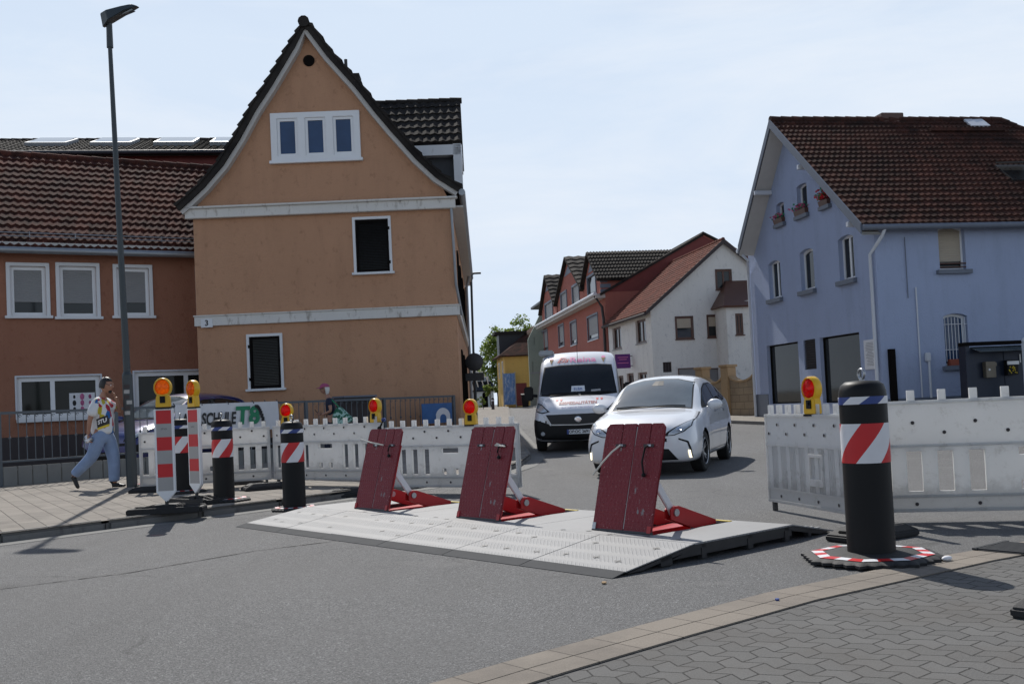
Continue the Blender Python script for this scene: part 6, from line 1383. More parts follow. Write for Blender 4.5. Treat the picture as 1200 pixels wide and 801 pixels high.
wsv = VP([(-.865, 1.395), (-.5, 1.37), (0, 1.365), (.5, 1.37), (.865, 1.395)], [(-.775, 2.075), (-.45, 2.11), (0, 2.115), (.45, 2.11), (.775, 2.075)], 'x', 'windscreen', 'carglass', vb, off=.009, nu=36, nv=14)
VP([(-.16, 1.44), (.16, 1.44)], [(-.15, 1.58), (.15, 1.58)], 'x', 'placard', 'plate', wsv, off=.012, nu=6, nv=4); proj_text(vbvh, 'ELBA', .09, T((0, 1.50, 0)), 'placard_print', 'inkblue', wsv, off=.03)
VP([(.30, 1.42), (.52, 1.43)], [(.30, 1.47), (.52, 1.48)], 'x', 'parking_paper', 'grey2', wsv, off=.012, nu=4, nv=2)
mb = MB()
for y0, y1 in ((.75, .05), (.0, -.68)):
    pts = []
    for t in range(7):
        y = y0+(y1-y0)*t/6; z = 1.39+.01*math.sin(t/6*math.pi); loc, n, i_, d = vbvh.ray_cast(Vector((5, y, z)), Vector((-1, 0, 0))); pts.append(loc+n*.03)
    mb.tube(pts, .012, 6)
mb.build('wipers', M_['blackpl'], vb)
# black lower bumper, grille, lights
VP([(-.98, .31), (0, .27), (.98, .31)], [(-.98, .80), (-.60, .66), (0, .64), (.60, .66), (.98, .80)][0:5], 'x', 'lower_bumper', 'blackpl', vb, off=.006, nu=40, nv=12)
for s_, ax in ((1, 'y+'), (-1, 'y-')): VP([(-.02, .36), (-.5, .36)], [(-.02, .76), (-.5, .80)], ax, 'lower_bumper', 'blackpl', vb, off=.006, nu=12, nv=8)
VP([(-.60, .67), (0, .65), (.60, .67)], [(-.72, .90), (0, .90), (.72, .90)], 'x', 'grille', 'ink', vb, off=.008, nu=24, nv=5)
VP([(-.60, .645), (0, .625), (.60, .645)], [(-.60, .67), (0, .65), (.60, .67)], 'x', 'chrome_strip', 'rim', vb, off=.012, nu=24, nv=1)
for s_ in (-1, 1): VP([(s_*.60, .645), (s_*.75, .88)], [(s_*.63, .64), (s_*.78, .87)], 'x', 'chrome_strip', 'rim', vb, off=.012, nu=8, nv=1)
loc, n, i_, d = vbvh.ray_cast(Vector((5, 0, .77)), Vector((-1, 0, 0))); mb = MB(); Fb = T(loc+Vector((.012, 0, 0))) @ RY(R(90)); mb.lathe([(.075, 0), (.075, .015), (.06, .02), (.055, .01), (0, .012)], 28, Fb); mb.box(-.035, -.01, -.04, .04, .012, .02, M=Fb); mb.box(.01, .035, -.04, .04, .012, .02, M=Fb); mb.build('round_badge', M_['chrome'], vb, smooth=True)
for s_ in (-1, 1):
    hl = VP([(s_*.62, .97), (s_*.80, .93), (s_*.94, .98)], [(s_*.66, 1.0), (s_*.82, 1.15), (s_*.945, 1.20)], 'x', 'headlight', 'blackpl', vb, off=.006, nu=14, nv=6)
    VP([(s_*.68, .975), (s_*.80, .955), (s_*.925, .995)], [(s_*.70, 1.0), (s_*.82, 1.125), (s_*.93, 1.17)], 'x', 'headlight_lens', 'lampglass', hl, off=.011, nu=14, nv=6)
    loc, n, i_, d = vbvh.ray_cast(Vector((5, s_*.80, .45)), Vector((-1, 0, 0))); mb = MB(); mb.lathe([(.05, 0), (.045, .012), (0, .014)], 18, T(loc+n*.008) @ n.to_track_quat('Z', 'Y').to_matrix().to_4x4()); mb.build('fog_lamp', M_['lampglass'], vb, smooth=True)
    # big black mirrors
    mb = MB(); mb.box(-1.12, -.98, min(s_*1.06, s_*1.27), max(s_*1.06, s_*1.27), 1.26, 1.62); mi_ = mb.build('wing_mirror', M_['blackpl'], vb, bevel=.03)
    mb = MB(); mb.tube([(-1.1, s_*.97, 1.38), (-1.08, s_*1.10, 1.40)], .04, 8); mb.build('mirror_arm', M_['blackpl'], mi_)
    ax = 'y+' if s_ > 0 else 'y-'
    VP([(-1.0, 1.30), (-1.6, 1.32), (-2.15, 1.32)], [(-1.30, 1.75), (-1.6, 2.02), (-2.15, 2.06)], ax, 'side_window', 'carglass', vb, off=.006, nu=12, nv=8)
    for xx in (.98, 2.22): VP([(-xx, .40), (-xx-.012, .40)], [(-xx, 1.3 if xx < 1 else 2.1), (-xx-.012, 1.3 if xx < 1 else 2.1)], ax, 'door_seam', 'ink', vb, off=.003, nu=1, nv=10)
for i, x in enumerate((.95, 4.95)):
    for s_ in (-1, 1): wheel(VN, x, s_*.90, .345, .22, s_, rimr=.6)
loc, n, i_, d = vbvh.ray_cast(Vector((5, 0, .45)), Vector((-1, 0, 0)))
mb = MB(); mb.box(loc.x+.01, loc.x+.03, -.26, .26, .42, .53); pv = mb.build('number_plate', M_['plate'], vb); mb = MB(); mb.box(loc.x+.031, loc.x+.033, -.26, -.215, .42, .53); mb.build('blue_band', M_['blue2'], pv)
mb = MB(); Ft = T((loc.x+.034, .02, .475)) @ RZ(R(90)); add_text(mb, 'OF:OC 2691', .1, Ft, width=.45, bold=.003); mb.build('characters', M_['ink'], pv, fix=False)
TR = Matrix(((1, 0, 0, 0), (0, 1, 0, 0), (0, 0, 1, 0), (0, 0, 0, 1)))
proj_text(vbvh, 'Eis', .19, T((-.37, 2.26, 0)), 'red_lettering', 'inkred', vb, shear=.5, width=.30, bold=.003)
proj_text(vbvh, 'Reina', .19, T((.12, 2.26, 0)), 'pink_lettering', 'pinkink', vb, width=.62, bold=.004)
proj_text(vbvh, 'EISSPEZIALITÄTEN', .085, T((.0, 1.16, 0)), 'dark_lettering', 'dred', vb, width=.86, bold=.004)
proj_text(vbvh, 'Aus eigener Herstellung', .055, T((.0, 1.06, 0)), 'blue_lettering', 'inkblue', vb, width=.74)
for y0 in (.56, -.68): 
    VP([(y0+.045, 2.17), (y0+.055, 2.17)], [(y0, 2.29), (y0+.1, 2.29)], 'x', 'cone_print', 'sand', vb, off=.009, nu=3, nv=3); VP([(y0, 2.29), (y0+.1, 2.29)], [(y0+.02, 2.34), (y0+.08, 2.34)], 'x', 'scoop_print', 'pinkink', vb, off=.009, nu=3, nv=2)
for y0 in (-.5, -.40, .42, .52): VP([(y0, 1.215), (y0+.04, 1.215)], [(y0-.01, 1.26), (y0+.05, 1.26)], 'x', 'cup_print', 'inkred', vb, off=.009, nu=2, nv=2)
mb = MB(); mb.tube([(-1.45, .0, 2.17), (-1.4, .0, 2.55), (-1.38, 0, 2.75)], .006, 5); mb.build('aerial', M_['ink'], vb)
mb = MB(); mb.box(-2.3, -1.9, -.95, -.60, 2.42, 2.56); mb.build('roof_box', M_['gutter'], vb, bevel=.03)
# ================================================================== right side: gate with mail boxes, stone wall, signs, trees
MG = M4 @ T((hit(1131, 450, M4, 1, -2.2).x, -2.2, 0)); GT = thing('mailbox_gate', 'navy metal gate wall with mail boxes and number 10 beside the blue house', 'gate', MG)
gz = hit(1165, 404, M4, 1, -2.2).z
mb = MB(); mb.box(0, .12, -.1, .2, -.2, gz); mb.box(.12, .3, -.06, .04, -.2, gz-.05); mb.box(.3, 3.6, -.03, .03, -.2, gz-.12); 
for i in range(5): mb.box(.3+i*.82, .33+i*.82, -.045, -.03, -.2, gz-.12)
mb.build('panel', M_['navygate'], GT)
mb = MB(); mb.box(-.03, 3.6, -.16, .16, gz, gz+.09); mb.build('top_beam', M_['shutter'], GT)
mb = MB(); mb.slab([(.2, -.42, gz-.16), (3.6, -.42, gz-.16), (3.6, .0, gz-.03), (.2, .0, gz-.03)], .02); mb.build('glass_canopy', M_['screen'], GT)
for px0, py0, px1, py1, kx in ((1151, 424, 1164, 442, 0), (1176, 422, 1190, 439, 1)):
    a = hit(px0, py0, MG, 1, -.05); b = hit(px1, py1, MG, 1, -.05); mb = MB(); mb.box(a.x, b.x, -.19, -.046, b.z, a.z); mbx = mb.build('mailbox', M_['box'] if not kx else M_['blackpl'], GT, bevel=.01)
    mb = MB(); mb.box(a.x-.01, b.x+.01, -.21, -.19, a.z-.12, a.z-.03); mb.build('flap', M_['rim'] if kx else M_['box'], mbx)
    if kx:
        mb = MB(); random.seed(9)
        for q in range(14): u = random.uniform(a.x+.04, b.x-.04); z = random.uniform(b.z+.04, a.z-.16); mb.ball((u, -.2, z), .018, 6, 4)
        mb.build('ornament', M_['yellowp'], mbx)
    else: mb = MB(); mb.cyl(((a.x+b.x)/2-.05, -.2, (a.z+b.z)/2), ((a.x+b.x)/2-.05, -.19, (a.z+b.z)/2), .03, n=10); mb.build('lock', M_['rim'], mbx)
q = hit(1197, 420, MG, 1, -.06); mb = MB(); add_text(mb, '10', .3, T((q.x+.04, -.06, q.z)), bold=.004); mb.build('numerals', M_['whiteink'], GT, fix=False)
# low dark wall along the blue house behind the barrier
# white post at the picture edge
q = hit(1199, 398, M4, 1, -2.9); WP = thing('garden_post', 'slim white post at the right edge of the picture beside the mailbox gate', 'post', M4 @ T((q.x+.05, -2.9, 0))); mb = MB(); mb.box(-.07, .07, -.07, .07, -.2, q.z-.06); mb.build('shaft', M_['gutterw'], WP, bevel=.02); mb = MB(); mb.ball((0, 0, q.z-.02), .085, 14, 8); mb.build('knob', M_['gutterw'], WP, smooth=True)

# sandstone garden wall with pillars between the blue and white houses
wp0 = P(886, 470, 38.2); wp1 = P(800, 470, 43.5); MW_ = frame(wp0.xy, (wp1-wp0).xy, zg(38)+.1)
GWl = thing('garden_wall', 'sandstone block wall with scalloped coping between the blue house and the white house', 'wall', MW_)
Lw = (wp1-wp0).xy.length; zw = hit(880, 447, MW_).z
def wcurve(u0, u1, n=10): return [(u0+(u1-u0)*i/n, zw+.22-.22*math.sin(math.pi*i/n)**.7) for i in range(n+1)]
pil = [hit(x, 450, MW_).x for x in (854, 824)]
mb = MB(); segs = [(-.1, pil[0]-.25), (pil[0]+.25, pil[1]-.25), (pil[1]+.25, Lw)]
blk = paver('sandstone_blocks', 0, .62, .27, 0, (.30, .23, .15), (.24, .185, .125), (.12, .09, .06), .012, (.16, .12, .08))
def wall_blocks():
    m = blk; t = m.node_tree   # blocks run up the wall: swap y and z of the coordinates
    for n in t.nodes:
        if n.type == 'MAPPING': n.inputs['Rotation'].default_value = (R(-90), 0, 0)
wall_blocks()
for u0, u1 in segs:
    mb.plate([(u0, -.4), (u1, -.4)]+[p for p in reversed(wcurve(u0, u1))], [], -.12, .12)
mb.build('blocks', blk, GWl)
mb = MB()
for u0, u1 in segs:
    c = wcurve(u0, u1)
    for p, q in zip(c[:-1], c[1:]): mb.add([(p[0], -.16, p[1]), (q[0], -.16, q[1]), (q[0], .16, q[1]), (p[0], .16, p[1]), (p[0], -.16, p[1]+.07), (q[0], -.16, q[1]+.07), (q[0], .16, q[1]+.07), (p[0], .16, p[1]+.07)], [(0, 1, 2, 3), (4, 5, 6, 7), (0, 1, 5, 4), (2, 3, 7, 6), (0, 3, 7, 4), (1, 2, 6, 5)])
mb.build('coping', M_['sand'], GWl)
for u in pil:
    mb = MB(); mb.box(u-.26, u+.26, -.2, .2, -.4, zw+.62); mb.box(u-.31, u+.31, -.25, .25, zw+.62, zw+.72); mb.build('wall_pillar', M_['sand'], GWl, bevel=.02)

# round traffic sign seen from behind and its post; slim tall post by the house corner
p = P(558, 470, 34); z0 = zg(34)+.1; SN = thing('traffic_sign', 'dark back of a round traffic sign with panel below, by the house corner', 'traffic sign', T((p.x, p.y, z0)))
zc = P(558, 424, 34).z-z0; mb = MB(); mb.cyl((0, 0, -.1), (0, 0, zc+.32), .03, n=10); mb.build('pole', M_['pole'], SN)
mb = MB(); mb.lathe([(0, -.01), (.28, -.01), (.3, 0), (.28, .012), (0, .012)], 32, T((0, -.045, zc)) @ RX(R(90))); mb.build('sign_disc', M_['darksteel'], SN, smooth=True)
mb = MB(); mb.box(-.32, .3, -.05, -.03, zc-.62, zc-.36); mb.build('sign_panel', M_['darksteel'], SN, bevel=.01)
p = P(556, 468, 43); z0 = zg(43)+.1; q = P(552, 322, 43); SP = thing('slim_lamp', 'slim dark street lamp with short arm rising beside the gable house gutter', 'street lamp', T((p.x, p.y, z0)))
mb = MB(); mb.tube([(0, 0, -.1), ((q.x-p.x), 0, q.z-z0)], .05, 8); mb.build('pole', M_['pole'], SP); mb = MB(); mb.tube([(q.x-p.x, 0, q.z-z0), (q.x-p.x+.12, 0, q.z-z0+.06), (q.x-p.x+.42, 0, q.z-z0+.06)], .045, 8); mb.build('lamp_arm', M_['pole'], SP)
# small street details far away
for i, (px, py, Yd, lab) in enumerate(((578, 482, 80, 'low dark bollard far down the street near the slate house'), (616, 478, 84, 'dark waste bin at the foot of the grey green house'), (612, 475, 86, 'red brown board leaning beside the yellow house wall'))):
    g = P(px, py, Yd); t = thing(['street_bollard', 'waste_bin', 'notice_board'][i], lab, ['bollard', 'waste bin', 'board'][i], T((g.x, g.y, zg(Yd)+.1))); mb = MB()
    if i == 0: mb.lathe([(.12, 0), (.12, .8), (.09, .9), (0, .92)], 16); mb.build('post', M_['plinth'], t, smooth=True); mb = MB(); mb.lathe([(.125, .65), (.125, .75)], 16); mb.build('band', M_['white2'], t)
    elif i == 1: mb.add([(-.25, -.3, 0), (.25, -.3, 0), (.25, .3, 0), (-.25, .3, 0), (-.32, -.36, 1.0), (.32, -.36, 1.0), (.32, .36, 1.0), (-.32, .36, 1.0)], [(3, 2, 1, 0), (0, 1, 5, 4), (1, 2, 6, 5), (2, 3, 7, 6), (3, 0, 4, 7), (4, 5, 6, 7)]); mb.build('bin_body', M_['blackpl'], t, bevel=.03); mb = MB(); mb.slab([(-.34, -.4, 1.02), (.34, -.4, 1.02), (.34, .38, 1.12), (-.34, .38, 1.12)], .05); mb.build('lid', M_['blackpl'], t)
    else: mb.box(-.45, .45, -.04, .04, .1, 2.0); mb.build('board', M_['darkred'], t); mb = MB(); mb.box(-.4, -.34, -.1, .1, 0, .12); mb.box(.34, .4, -.1, .1, 0, .12); mb.build('feet', M_['plinth'], t)

# ------------------------------------------------------------------ foliage
def leafmat(name, a, b):
    m, t, p = nm(name); oi = t.nodes.new('ShaderNodeNewGeometry'); r = t.nodes.new('ShaderNodeValToRGB'); L(t, oi.outputs['Random Per Island'], r.inputs[0])
    r.color_ramp.elements[0].color = (*a, 1); r.color_ramp.elements[1].color = (*b, 1); L(t, r.outputs[0], p.inputs['Base Color']); p.inputs['Roughness'].default_value = .6
    tr = t.nodes.new('ShaderNodeBsdfTranslucent'); L(t, r.outputs[0], tr.inputs[0]); ms = t.nodes.new('ShaderNodeMixShader'); ms.inputs[0].default_value = .45
    L(t, p.outputs[0], ms.inputs[1]); L(t, tr.outputs[0], ms.inputs[2]); L(t, ms.outputs[0], t.nodes['Material Output'].inputs[0]); return m
M_['leaf'] = leafmat('leaf_green', (.08, .13, .025), (.24, .31, .06)); M_['leafdark'] = leafmat('dark_leaf_green', (.03, .065, .02), (.08, .13, .035))
def tree(name, label, base, trunk_h, cc, rad, nclump, nleaf, leafs, m, seed, cat='tree'):
    random.seed(seed); t = thing(name, label, cat, T(base)); cl = []; mb = MB()
    mb.tube([(0, 0, -.2), (.05, 0, trunk_h*.5), (-.05, .05, trunk_h), (cc[0]*.5, 0, trunk_h+rad[2]*.5), (cc[0], 0, cc[2]+rad[2]*.4)], [.28*rad[0]/4, .24*rad[0]/4, .2*rad[0]/4, .12*rad[0]/4, .03], 8)
    for i in range(nclump):
        v = Vector((random.gauss(0, 1), random.gauss(0, 1), random.gauss(0, 1))).normalized()*random.uniform(.35, 1.0)
        c = Vector((cc[0]+v.x*rad[0], cc[1]+v.y*rad[1], cc[2]+v.z*rad[2])); cl.append(c); s0 = Vector((cc[0]*.4, 0, trunk_h+random.uniform(0, rad[2]*.8)))
        mb.tube([s0, s0.lerp(c, .5)+Vector((0, 0, .1*rad[2])), c], [.05*rad[0]/4, .035*rad[0]/4, .012], 5)
    mb.build('trunk', M_['bark'], t, smooth=60); mb = MB()
    for c in cl:
        rr = rad[0]*random.uniform(.16, .34)
        for k in range(nleaf):
            d = Vector((random.gauss(0, 1), random.gauss(0, 1), random.gauss(0, .75))); d = d.normalized()*rr*random.random()**.45; p = c+d
            a = Vector((random.gauss(0, 1), random.gauss(0, 1), random.gauss(0, .6))).normalized()*leafs*random.uniform(.6, 1.2); b = a.cross(Vector((random.gauss(0, 1), random.gauss(0, 1), 1))).normalized()*leafs*.6
            mb.add([p-a, p-b, p+a, p+b], [(0, 1, 2, 3)])
    mb.build('crown', M_[m], t, fix=False); return t
Yt = 104; zt0 = zg(Yt)
c = P(600, 412, Yt); tree('deciduous_tree', 'light green deciduous tree rising behind the yellow house', (c.x, Yt, zt0), 2.6, (0, 0, c.z-zt0-.2), (3.0, 2.6, 4.6), 50, 190, .17, 'leaf', 5)
c = P(575, 470, 96); tree('street_shrub', 'small green shrub beside the yellow house door', (c.x, 96, zg(96)), .4, (0, 0, 1.6), (.9, .8, 1.6), 12, 90, .10, 'leaf', 8, 'shrub')
c = P(572, 400, 125); tree('far_tree', 'lower pale green tree left of the yellow house above the slate roof', (c.x+.9, 125, zg(125)), 2.4, (0, 0, c.z-zg(125)-1.6), (2.2, 2.2, 3.4), 26, 110, .17, 'leaf', 15)
c = P(566, 483, 84); tree('flower_shrub', 'small shrub by the far kerb under the round sign', (c.x, 84, zg(84)+.1), .2, (0, 0, .6), (.5, .4, .6), 8, 70, .06, 'leaf', 18, 'shrub')

# ------------------------------------------------------------------ people
def skin(joints, edges, name, m, parent, lev=2, smooth=True, tail=None):
    names = list(joints); me = bpy.data.meshes.new(name); me.from_pydata([joints[n][0] for n in names], [(names.index(a), names.index(b)) for a, b in edges], [])
    o = bpy.data.objects.new(name, me); S.collection.objects.link(o); md = o.modifiers.new('k', 'SKIN'); md.use_smooth_shade = True
    for i, n in enumerate(names):
        r = joints[n][1]; r = r if isinstance(r, tuple) else (r, r); sv = me.skin_vertices[0].data[i]; sv.radius = r; sv.use_root = (i == 0)
    sb = o.modifiers.new('s', 'SUBSURF'); sb.levels = lev; evmesh(o); me = o.data
    v = [p.co.copy() for p in me.vertices]; f = [tuple(p.vertices) for p in me.polygons]; bpy.data.objects.remove(o)
    return v, f
def hand(wrist, dirv, palm, s=1.0, curl=.5):
    """five bent fingers and a palm as vertex/face lists"""
    d = Vector(dirv).normalized(); p = Vector(palm).normalized(); side = d.cross(p).normalized(); w0 = Vector(wrist); V = []; F = []
    J = {'w': (w0, .026*s), 'p1': (w0+d*.045*s, (.038*s, .02*s)), 'p2': (w0+d*.085*s, (.042*s, .018*s))}
    v, f = skin(J, [('w', 'p1'), ('p1', 'p2')], 'h', None, None, 1); F += [tuple(i+len(V) for i in q) for q in f]; V += v
    for k, (off, ln) in enumerate(((-.030, .068), (-.010, .078), (.010, .072), (.028, .056))):
        b = w0+d*.08*s+side*off*s; a1 = b+(d*math.cos(curl*.6)+p*math.sin(curl*.6))*ln*.45*s; a2 = a1+(d*math.cos(curl*1.5)+p*math.sin(curl*1.5))*ln*.32*s; a3 = a2+(d*math.cos(curl*2.3)+p*math.sin(curl*2.3))*ln*.25*s
        v, f = skin({'a': (b, .0095*s), 'b': (a1, .009*s), 'c': (a2, .0085*s), 'd': (a3, .0075*s)}, [('a', 'b'), ('b', 'c'), ('c', 'd')], 'f', None, None, 1); F += [tuple(i+len(V) for i in q) for q in f]; V += v
    b = w0+d*.03*s-side*.03*s; a1 = b+(d*.6-side*.6+p*.4).normalized()*.035*s; a2 = a1+(d*.8-side*.1+p*.6).normalized()*.03*s
    v, f = skin({'a': (b, .013*s), 'b': (a1, .011*s), 'c': (a2, .009*s)}, [('a', 'b'), ('b', 'c')], 'f', None, None, 1); F += [tuple(i+len(V) for i in q) for q in f]; V += v
    return V, F
def head(c, fwd, s=1.0):
    """skull with brow, nose, lips, chin and ears; +x of the local frame is the face"""
    mb = MB(T(c) @ Matrix.Rotation(math.atan2(fwd[1], fwd[0]), 4, 'Z') @ Matrix.Rotation(-math.asin(max(-1, min(1, fwd[2]))), 4, 'Y') @ Matrix.Scale(s, 4)); vs = []; nu, nv = 28, 20
    for j in range(nv+1):
        th = math.pi*j/nv
        for i in range(nu):
            a = 2*math.pi*i/nu; x, y, z = math.sin(th)*math.cos(a), math.sin(th)*math.sin(a), math.cos(th)
            r = Vector((x*.096, y*.075, z*.118))
            if z < 0: r.x *= 1-.12*(-z) if x < 0 else 1.0; r.y *= 1-.32*(-z)
            if x < 0 and z > -.4: r.x *= 1.06
            if x > .3:
                fy = math.exp(-(r.y/.012)**2); r.x += .024*fy*math.exp(-((r.z+.012)/.02)**2)+.010*fy*math.exp(-((r.z-.01)/.02)**2)
                r.x += .007*math.exp(-((abs(r.y)-.03)/.02)**2)*math.exp(-((r.z-.026)/.010)**2)
                r.x -= .009*math.exp(-((abs(r.y)-.03)/.014)**2)*math.exp(-((r.z-.008)/.011)**2)
                r.x += .008*math.exp(-(r.y/.024)**2)*math.exp(-((r.z+.050)/.010)**2)+.010*math.exp(-(r.y/.028)**2)*math.exp(-((r.z+.088)/.018)**2)
            vs.append(r)
    mb.add(vs, [(j*nu+i, j*nu+(i+1) % nu, (j+1)*nu+(i+1) % nu, (j+1)*nu+i) for j in range(nv) for i in range(nu)])
    for s_ in (-1, 1): mb.ball((-.008, s_*.076, -.004), (.018, .008, .030), 10, 8)
    return mb
def features(c, fwd, s, parent):
    F = T(c) @ Matrix.Rotation(math.atan2(fwd[1], fwd[0]), 4, 'Z') @ Matrix.Rotation(-math.asin(fwd[2]), 4, 'Y') @ Matrix.Scale(s, 4)
    for s_ in (-1, 1):
        mb = MB(F); mb.ball((.080, s_*.031, .008), .0105, 12, 8); e = mb.build('eye', M_['white2'], parent, smooth=True)
        mb = MB(F); mb.ball((.0875, s_*.031, .008), .0048, 8, 6); mb.build('iris', M_['hair'], e, smooth=True)
        mb = MB(F); mb.tube([(.083, s_*.046, .027), (.091, s_*.032, .032), (.092, s_*.018, .029)], .0035, 5); mb.build('eyebrow', M_['hair'], parent)
    mb = MB(F); mb.ball((.0945, 0, -.050), (.006, .021, .006), 10, 6); mb.build('lips', mat('lips', (.28, .09, .07), .5), parent, smooth=True)
def body_object(parts, m, parent, name='body'):
    V = []; F = []
    for v, f in parts: F += [tuple(i+len(V) for i in q) for q in f]; V += list(v)
    mb = MB(); mb.add(V, F); return mb.build(name, m, parent, smooth=70)
def V3(*a): return Vector(a)
# --- the man walking to the right
g = G(123, 572, .1); MAN = thing('person', 'man in white patterned shirt and light jeans walking right, hand at his mouth', 'person', T((g.x, g.y, zg(g.y)+.104)) @ RZ(R(-4)) @ Matrix.Scale(1.03, 4))
J = {'pel': (V3(0, 0, .95), (.15, .12)), 'waist': (V3(.0, 0, 1.10), (.135, .10)), 'chest': (V3(.0, 0, 1.32), (.165, .115)), 'neck0': (V3(.0, 0, 1.46), (.075, .07)), 'neck1': (V3(.03, 0, 1.55), (.05, .052)), 'hd': (V3(.055, 0, 1.60), (.045, .05)),
     'rs': (V3(-.01, -.17, 1.41), .058), 're': (V3(-.10, -.235, 1.14), .043), 'rw': (V3(-.14, -.225, .90), .027), 'rh': (V3(-.142, -.222, .885), .025),
     'ls': (V3(.0, .17, 1.41), .058), 'le': (V3(.21, .21, 1.24), .043), 'lw': (V3(.20, .08, 1.47), .028), 'lh': (V3(.198, .072, 1.485), .026),
     'rt': (V3(-.03, -.10, .88), .095), 'rk': (V3(-.14, -.11, .53), .062), 'ra': (V3(-.46, -.11, .24), .040), 'rf': (V3(-.47, -.11, .17), .034),
     'lt': (V3(.02, .10, .88), .095), 'lk': (V3(.12, .10, .50), .062), 'la': (V3(.115, .10, .11), .042), 'lf': (V3(.13, .10, .06), .034)}
E_ = [('pel', 'waist'), ('waist', 'chest'), ('chest', 'neck0'), ('neck0', 'neck1'), ('neck1', 'hd'), ('chest', 'rs'), ('rs', 're'), ('re', 'rw'), ('rw', 'rh'), ('chest', 'ls'), ('ls', 'le'), ('le', 'lw'), ('lw', 'lh'), ('pel', 'rt'), ('rt', 'rk'), ('rk', 'ra'), ('ra', 'rf'), ('pel', 'lt'), ('lt', 'lk'), ('lk', 'la'), ('la', 'lf')]
Jb = {k: (v[0], tuple(x*.90 for x in v[1]) if isinstance(v[1], tuple) else v[1]*(.9 if k in ('rs', 'ls', 'rt', 'lt', 'rk', 'lk') else 1)) for k, v in J.items()}
hc = V3(.085, 0, 1.68); hb = head(hc, (1, 0, -.12), 1.06)
parts = [skin(Jb, E_, 'b', None, None), (hb.v, hb.f), hand((-.142, -.222, .885), (.08, .0, -1), (1, .1, .1), 1.0, .7), hand((.198, .072, 1.485), (-.35, -.35, .9), (-.7, -.3, 0), 1.0, .8)]
bdy = body_object(parts, M_['skin'], MAN); features(hc, (1, 0, -.12), 1.06, bdy)
# hair
mb = MB(T(hc) @ RY(R(7)) @ Matrix.Scale(1.06, 4)); vs = []; nu, nv = 30, 12; random.seed(4)
for j in range(nv+1):
    th = math.pi*.62*j/nv
    for i in range(nu):
        a = 2*math.pi*i/nu; x, y, z = math.sin(th)*math.cos(a), math.sin(th)*math.sin(a), math.cos(th); kx = 1.0
        r = Vector((x*.108-.008, y*.086, z*.132+.002)); 
        if x > .25 and z < .52: r = Vector((x*.08, y*.068, max(r.z, .055)))
        r *= 1+.035*noise.noise(Vector((x*6, y*6, z*6))); vs.append(r)
mb.add(vs, [(j*nu+i, j*nu+(i+1) % nu, (j+1)*nu+(i+1) % nu, (j+1)*nu+i) for j in range(nv) for i in range(nu)]); mb.build('hair', M_['hair'], bdy, smooth=True)
mb = MB(T(hc) @ RY(R(7)) @ Matrix.Scale(1.06, 4)); mb.tube([(.075, -.06, .012), (.0, -.084, .035), (-.05, -.06, .10), (-.06, 0, .125), (-.05, .06, .10), (.0, .084, .035), (.075, .06, .012)], .004, 6); mb.build('sunglasses_on_head', M_['ink'], bdy)
mb = MB(T(hc) @ RY(R(7)) @ Matrix.Scale(1.06, 4)); mb.ball((.066, 0, -.092), (.026, .036, .026), 12, 8); mb.build('beard', M_['hair'], bdy, smooth=True)
# shirt
def shirtmat():
    m, t, p = nm('patterned_shirt'); v = objc(t); vo = t.nodes.new('ShaderNodeTexVoronoi'); vo.inputs['Scale'].default_value = 14; L(t, objc(t, (1, 1, .7), (0, R(35), 0)), vo.inputs['Vector'])
    sx = t.nodes.new('ShaderNodeSeparateXYZ'); L(t, vo.outputs['Color'], sx.inputs[0])
    c = mixc(t, ramp(t, sx.outputs[0], [(.70, 0), (.71, 1)]), (.66, .67, .68), (.42, .03, .05)); c = mixc(t, ramp(t, sx.outputs[1], [(.84, 0), (.85, 1)]), c, (.02, .12, .36)); c = mixc(t, ramp(t, sx.outputs[2], [(.86, 0), (.87, 1)]), c, (.5, .42, .04))
    sy = t.nodes.new('ShaderNodeSeparateXYZ'); L(t, v, sy.inputs[0]); bk = ramp(t, sy.outputs[0], [(-.045+.0, 0), (.0, 1)])
    # back half stays plain white
    n = t.nodes.new('ShaderNodeMapRange'); n.inputs[1].default_value = -.02; n.inputs[2].default_value = .0; L(t, sy.outputs[0], n.inputs[0]); c = mixc(t, n.outputs[0], (.66, .67, .68), c)
    L(t, c, p.inputs['Base Color']); p.inputs['Roughness'].default_value = .85; bump(t, noisef(t, v, 9, 4), .5, .03, p); return m
K = {'pel': (V3(-.005, 0, .86), (.205, .17)), 'pe2': (V3(-.005, 0, .95), (.205, .165)), 'waist': (V3(-.005, 0, 1.10), (.20, .155)), 'chest': (V3(-.01, 0, 1.32), (.205, .155)), 'top': (V3(-.005, 0, 1.45), (.12, .10)), 'nk': (V3(.008, 0, 1.50), (.085, .08)),
     'rs': (V3(-.012, -.18, 1.40), .098), 're': (V3(-.08, -.235, 1.17), .094), 'ls': (V3(.0, .18, 1.40), .098), 'le': (V3(.15, .215, 1.27), .09)}
sh = body_object([skin(K, [('pel', 'pe2'), ('pe2', 'waist'), ('waist', 'chest'), ('chest', 'top'), ('top', 'nk'), ('chest', 'rs'), ('rs', 're'), ('chest', 'ls'), ('ls', 'le')], 's', None, None)], shirtmat(), bdy, 'shirt')
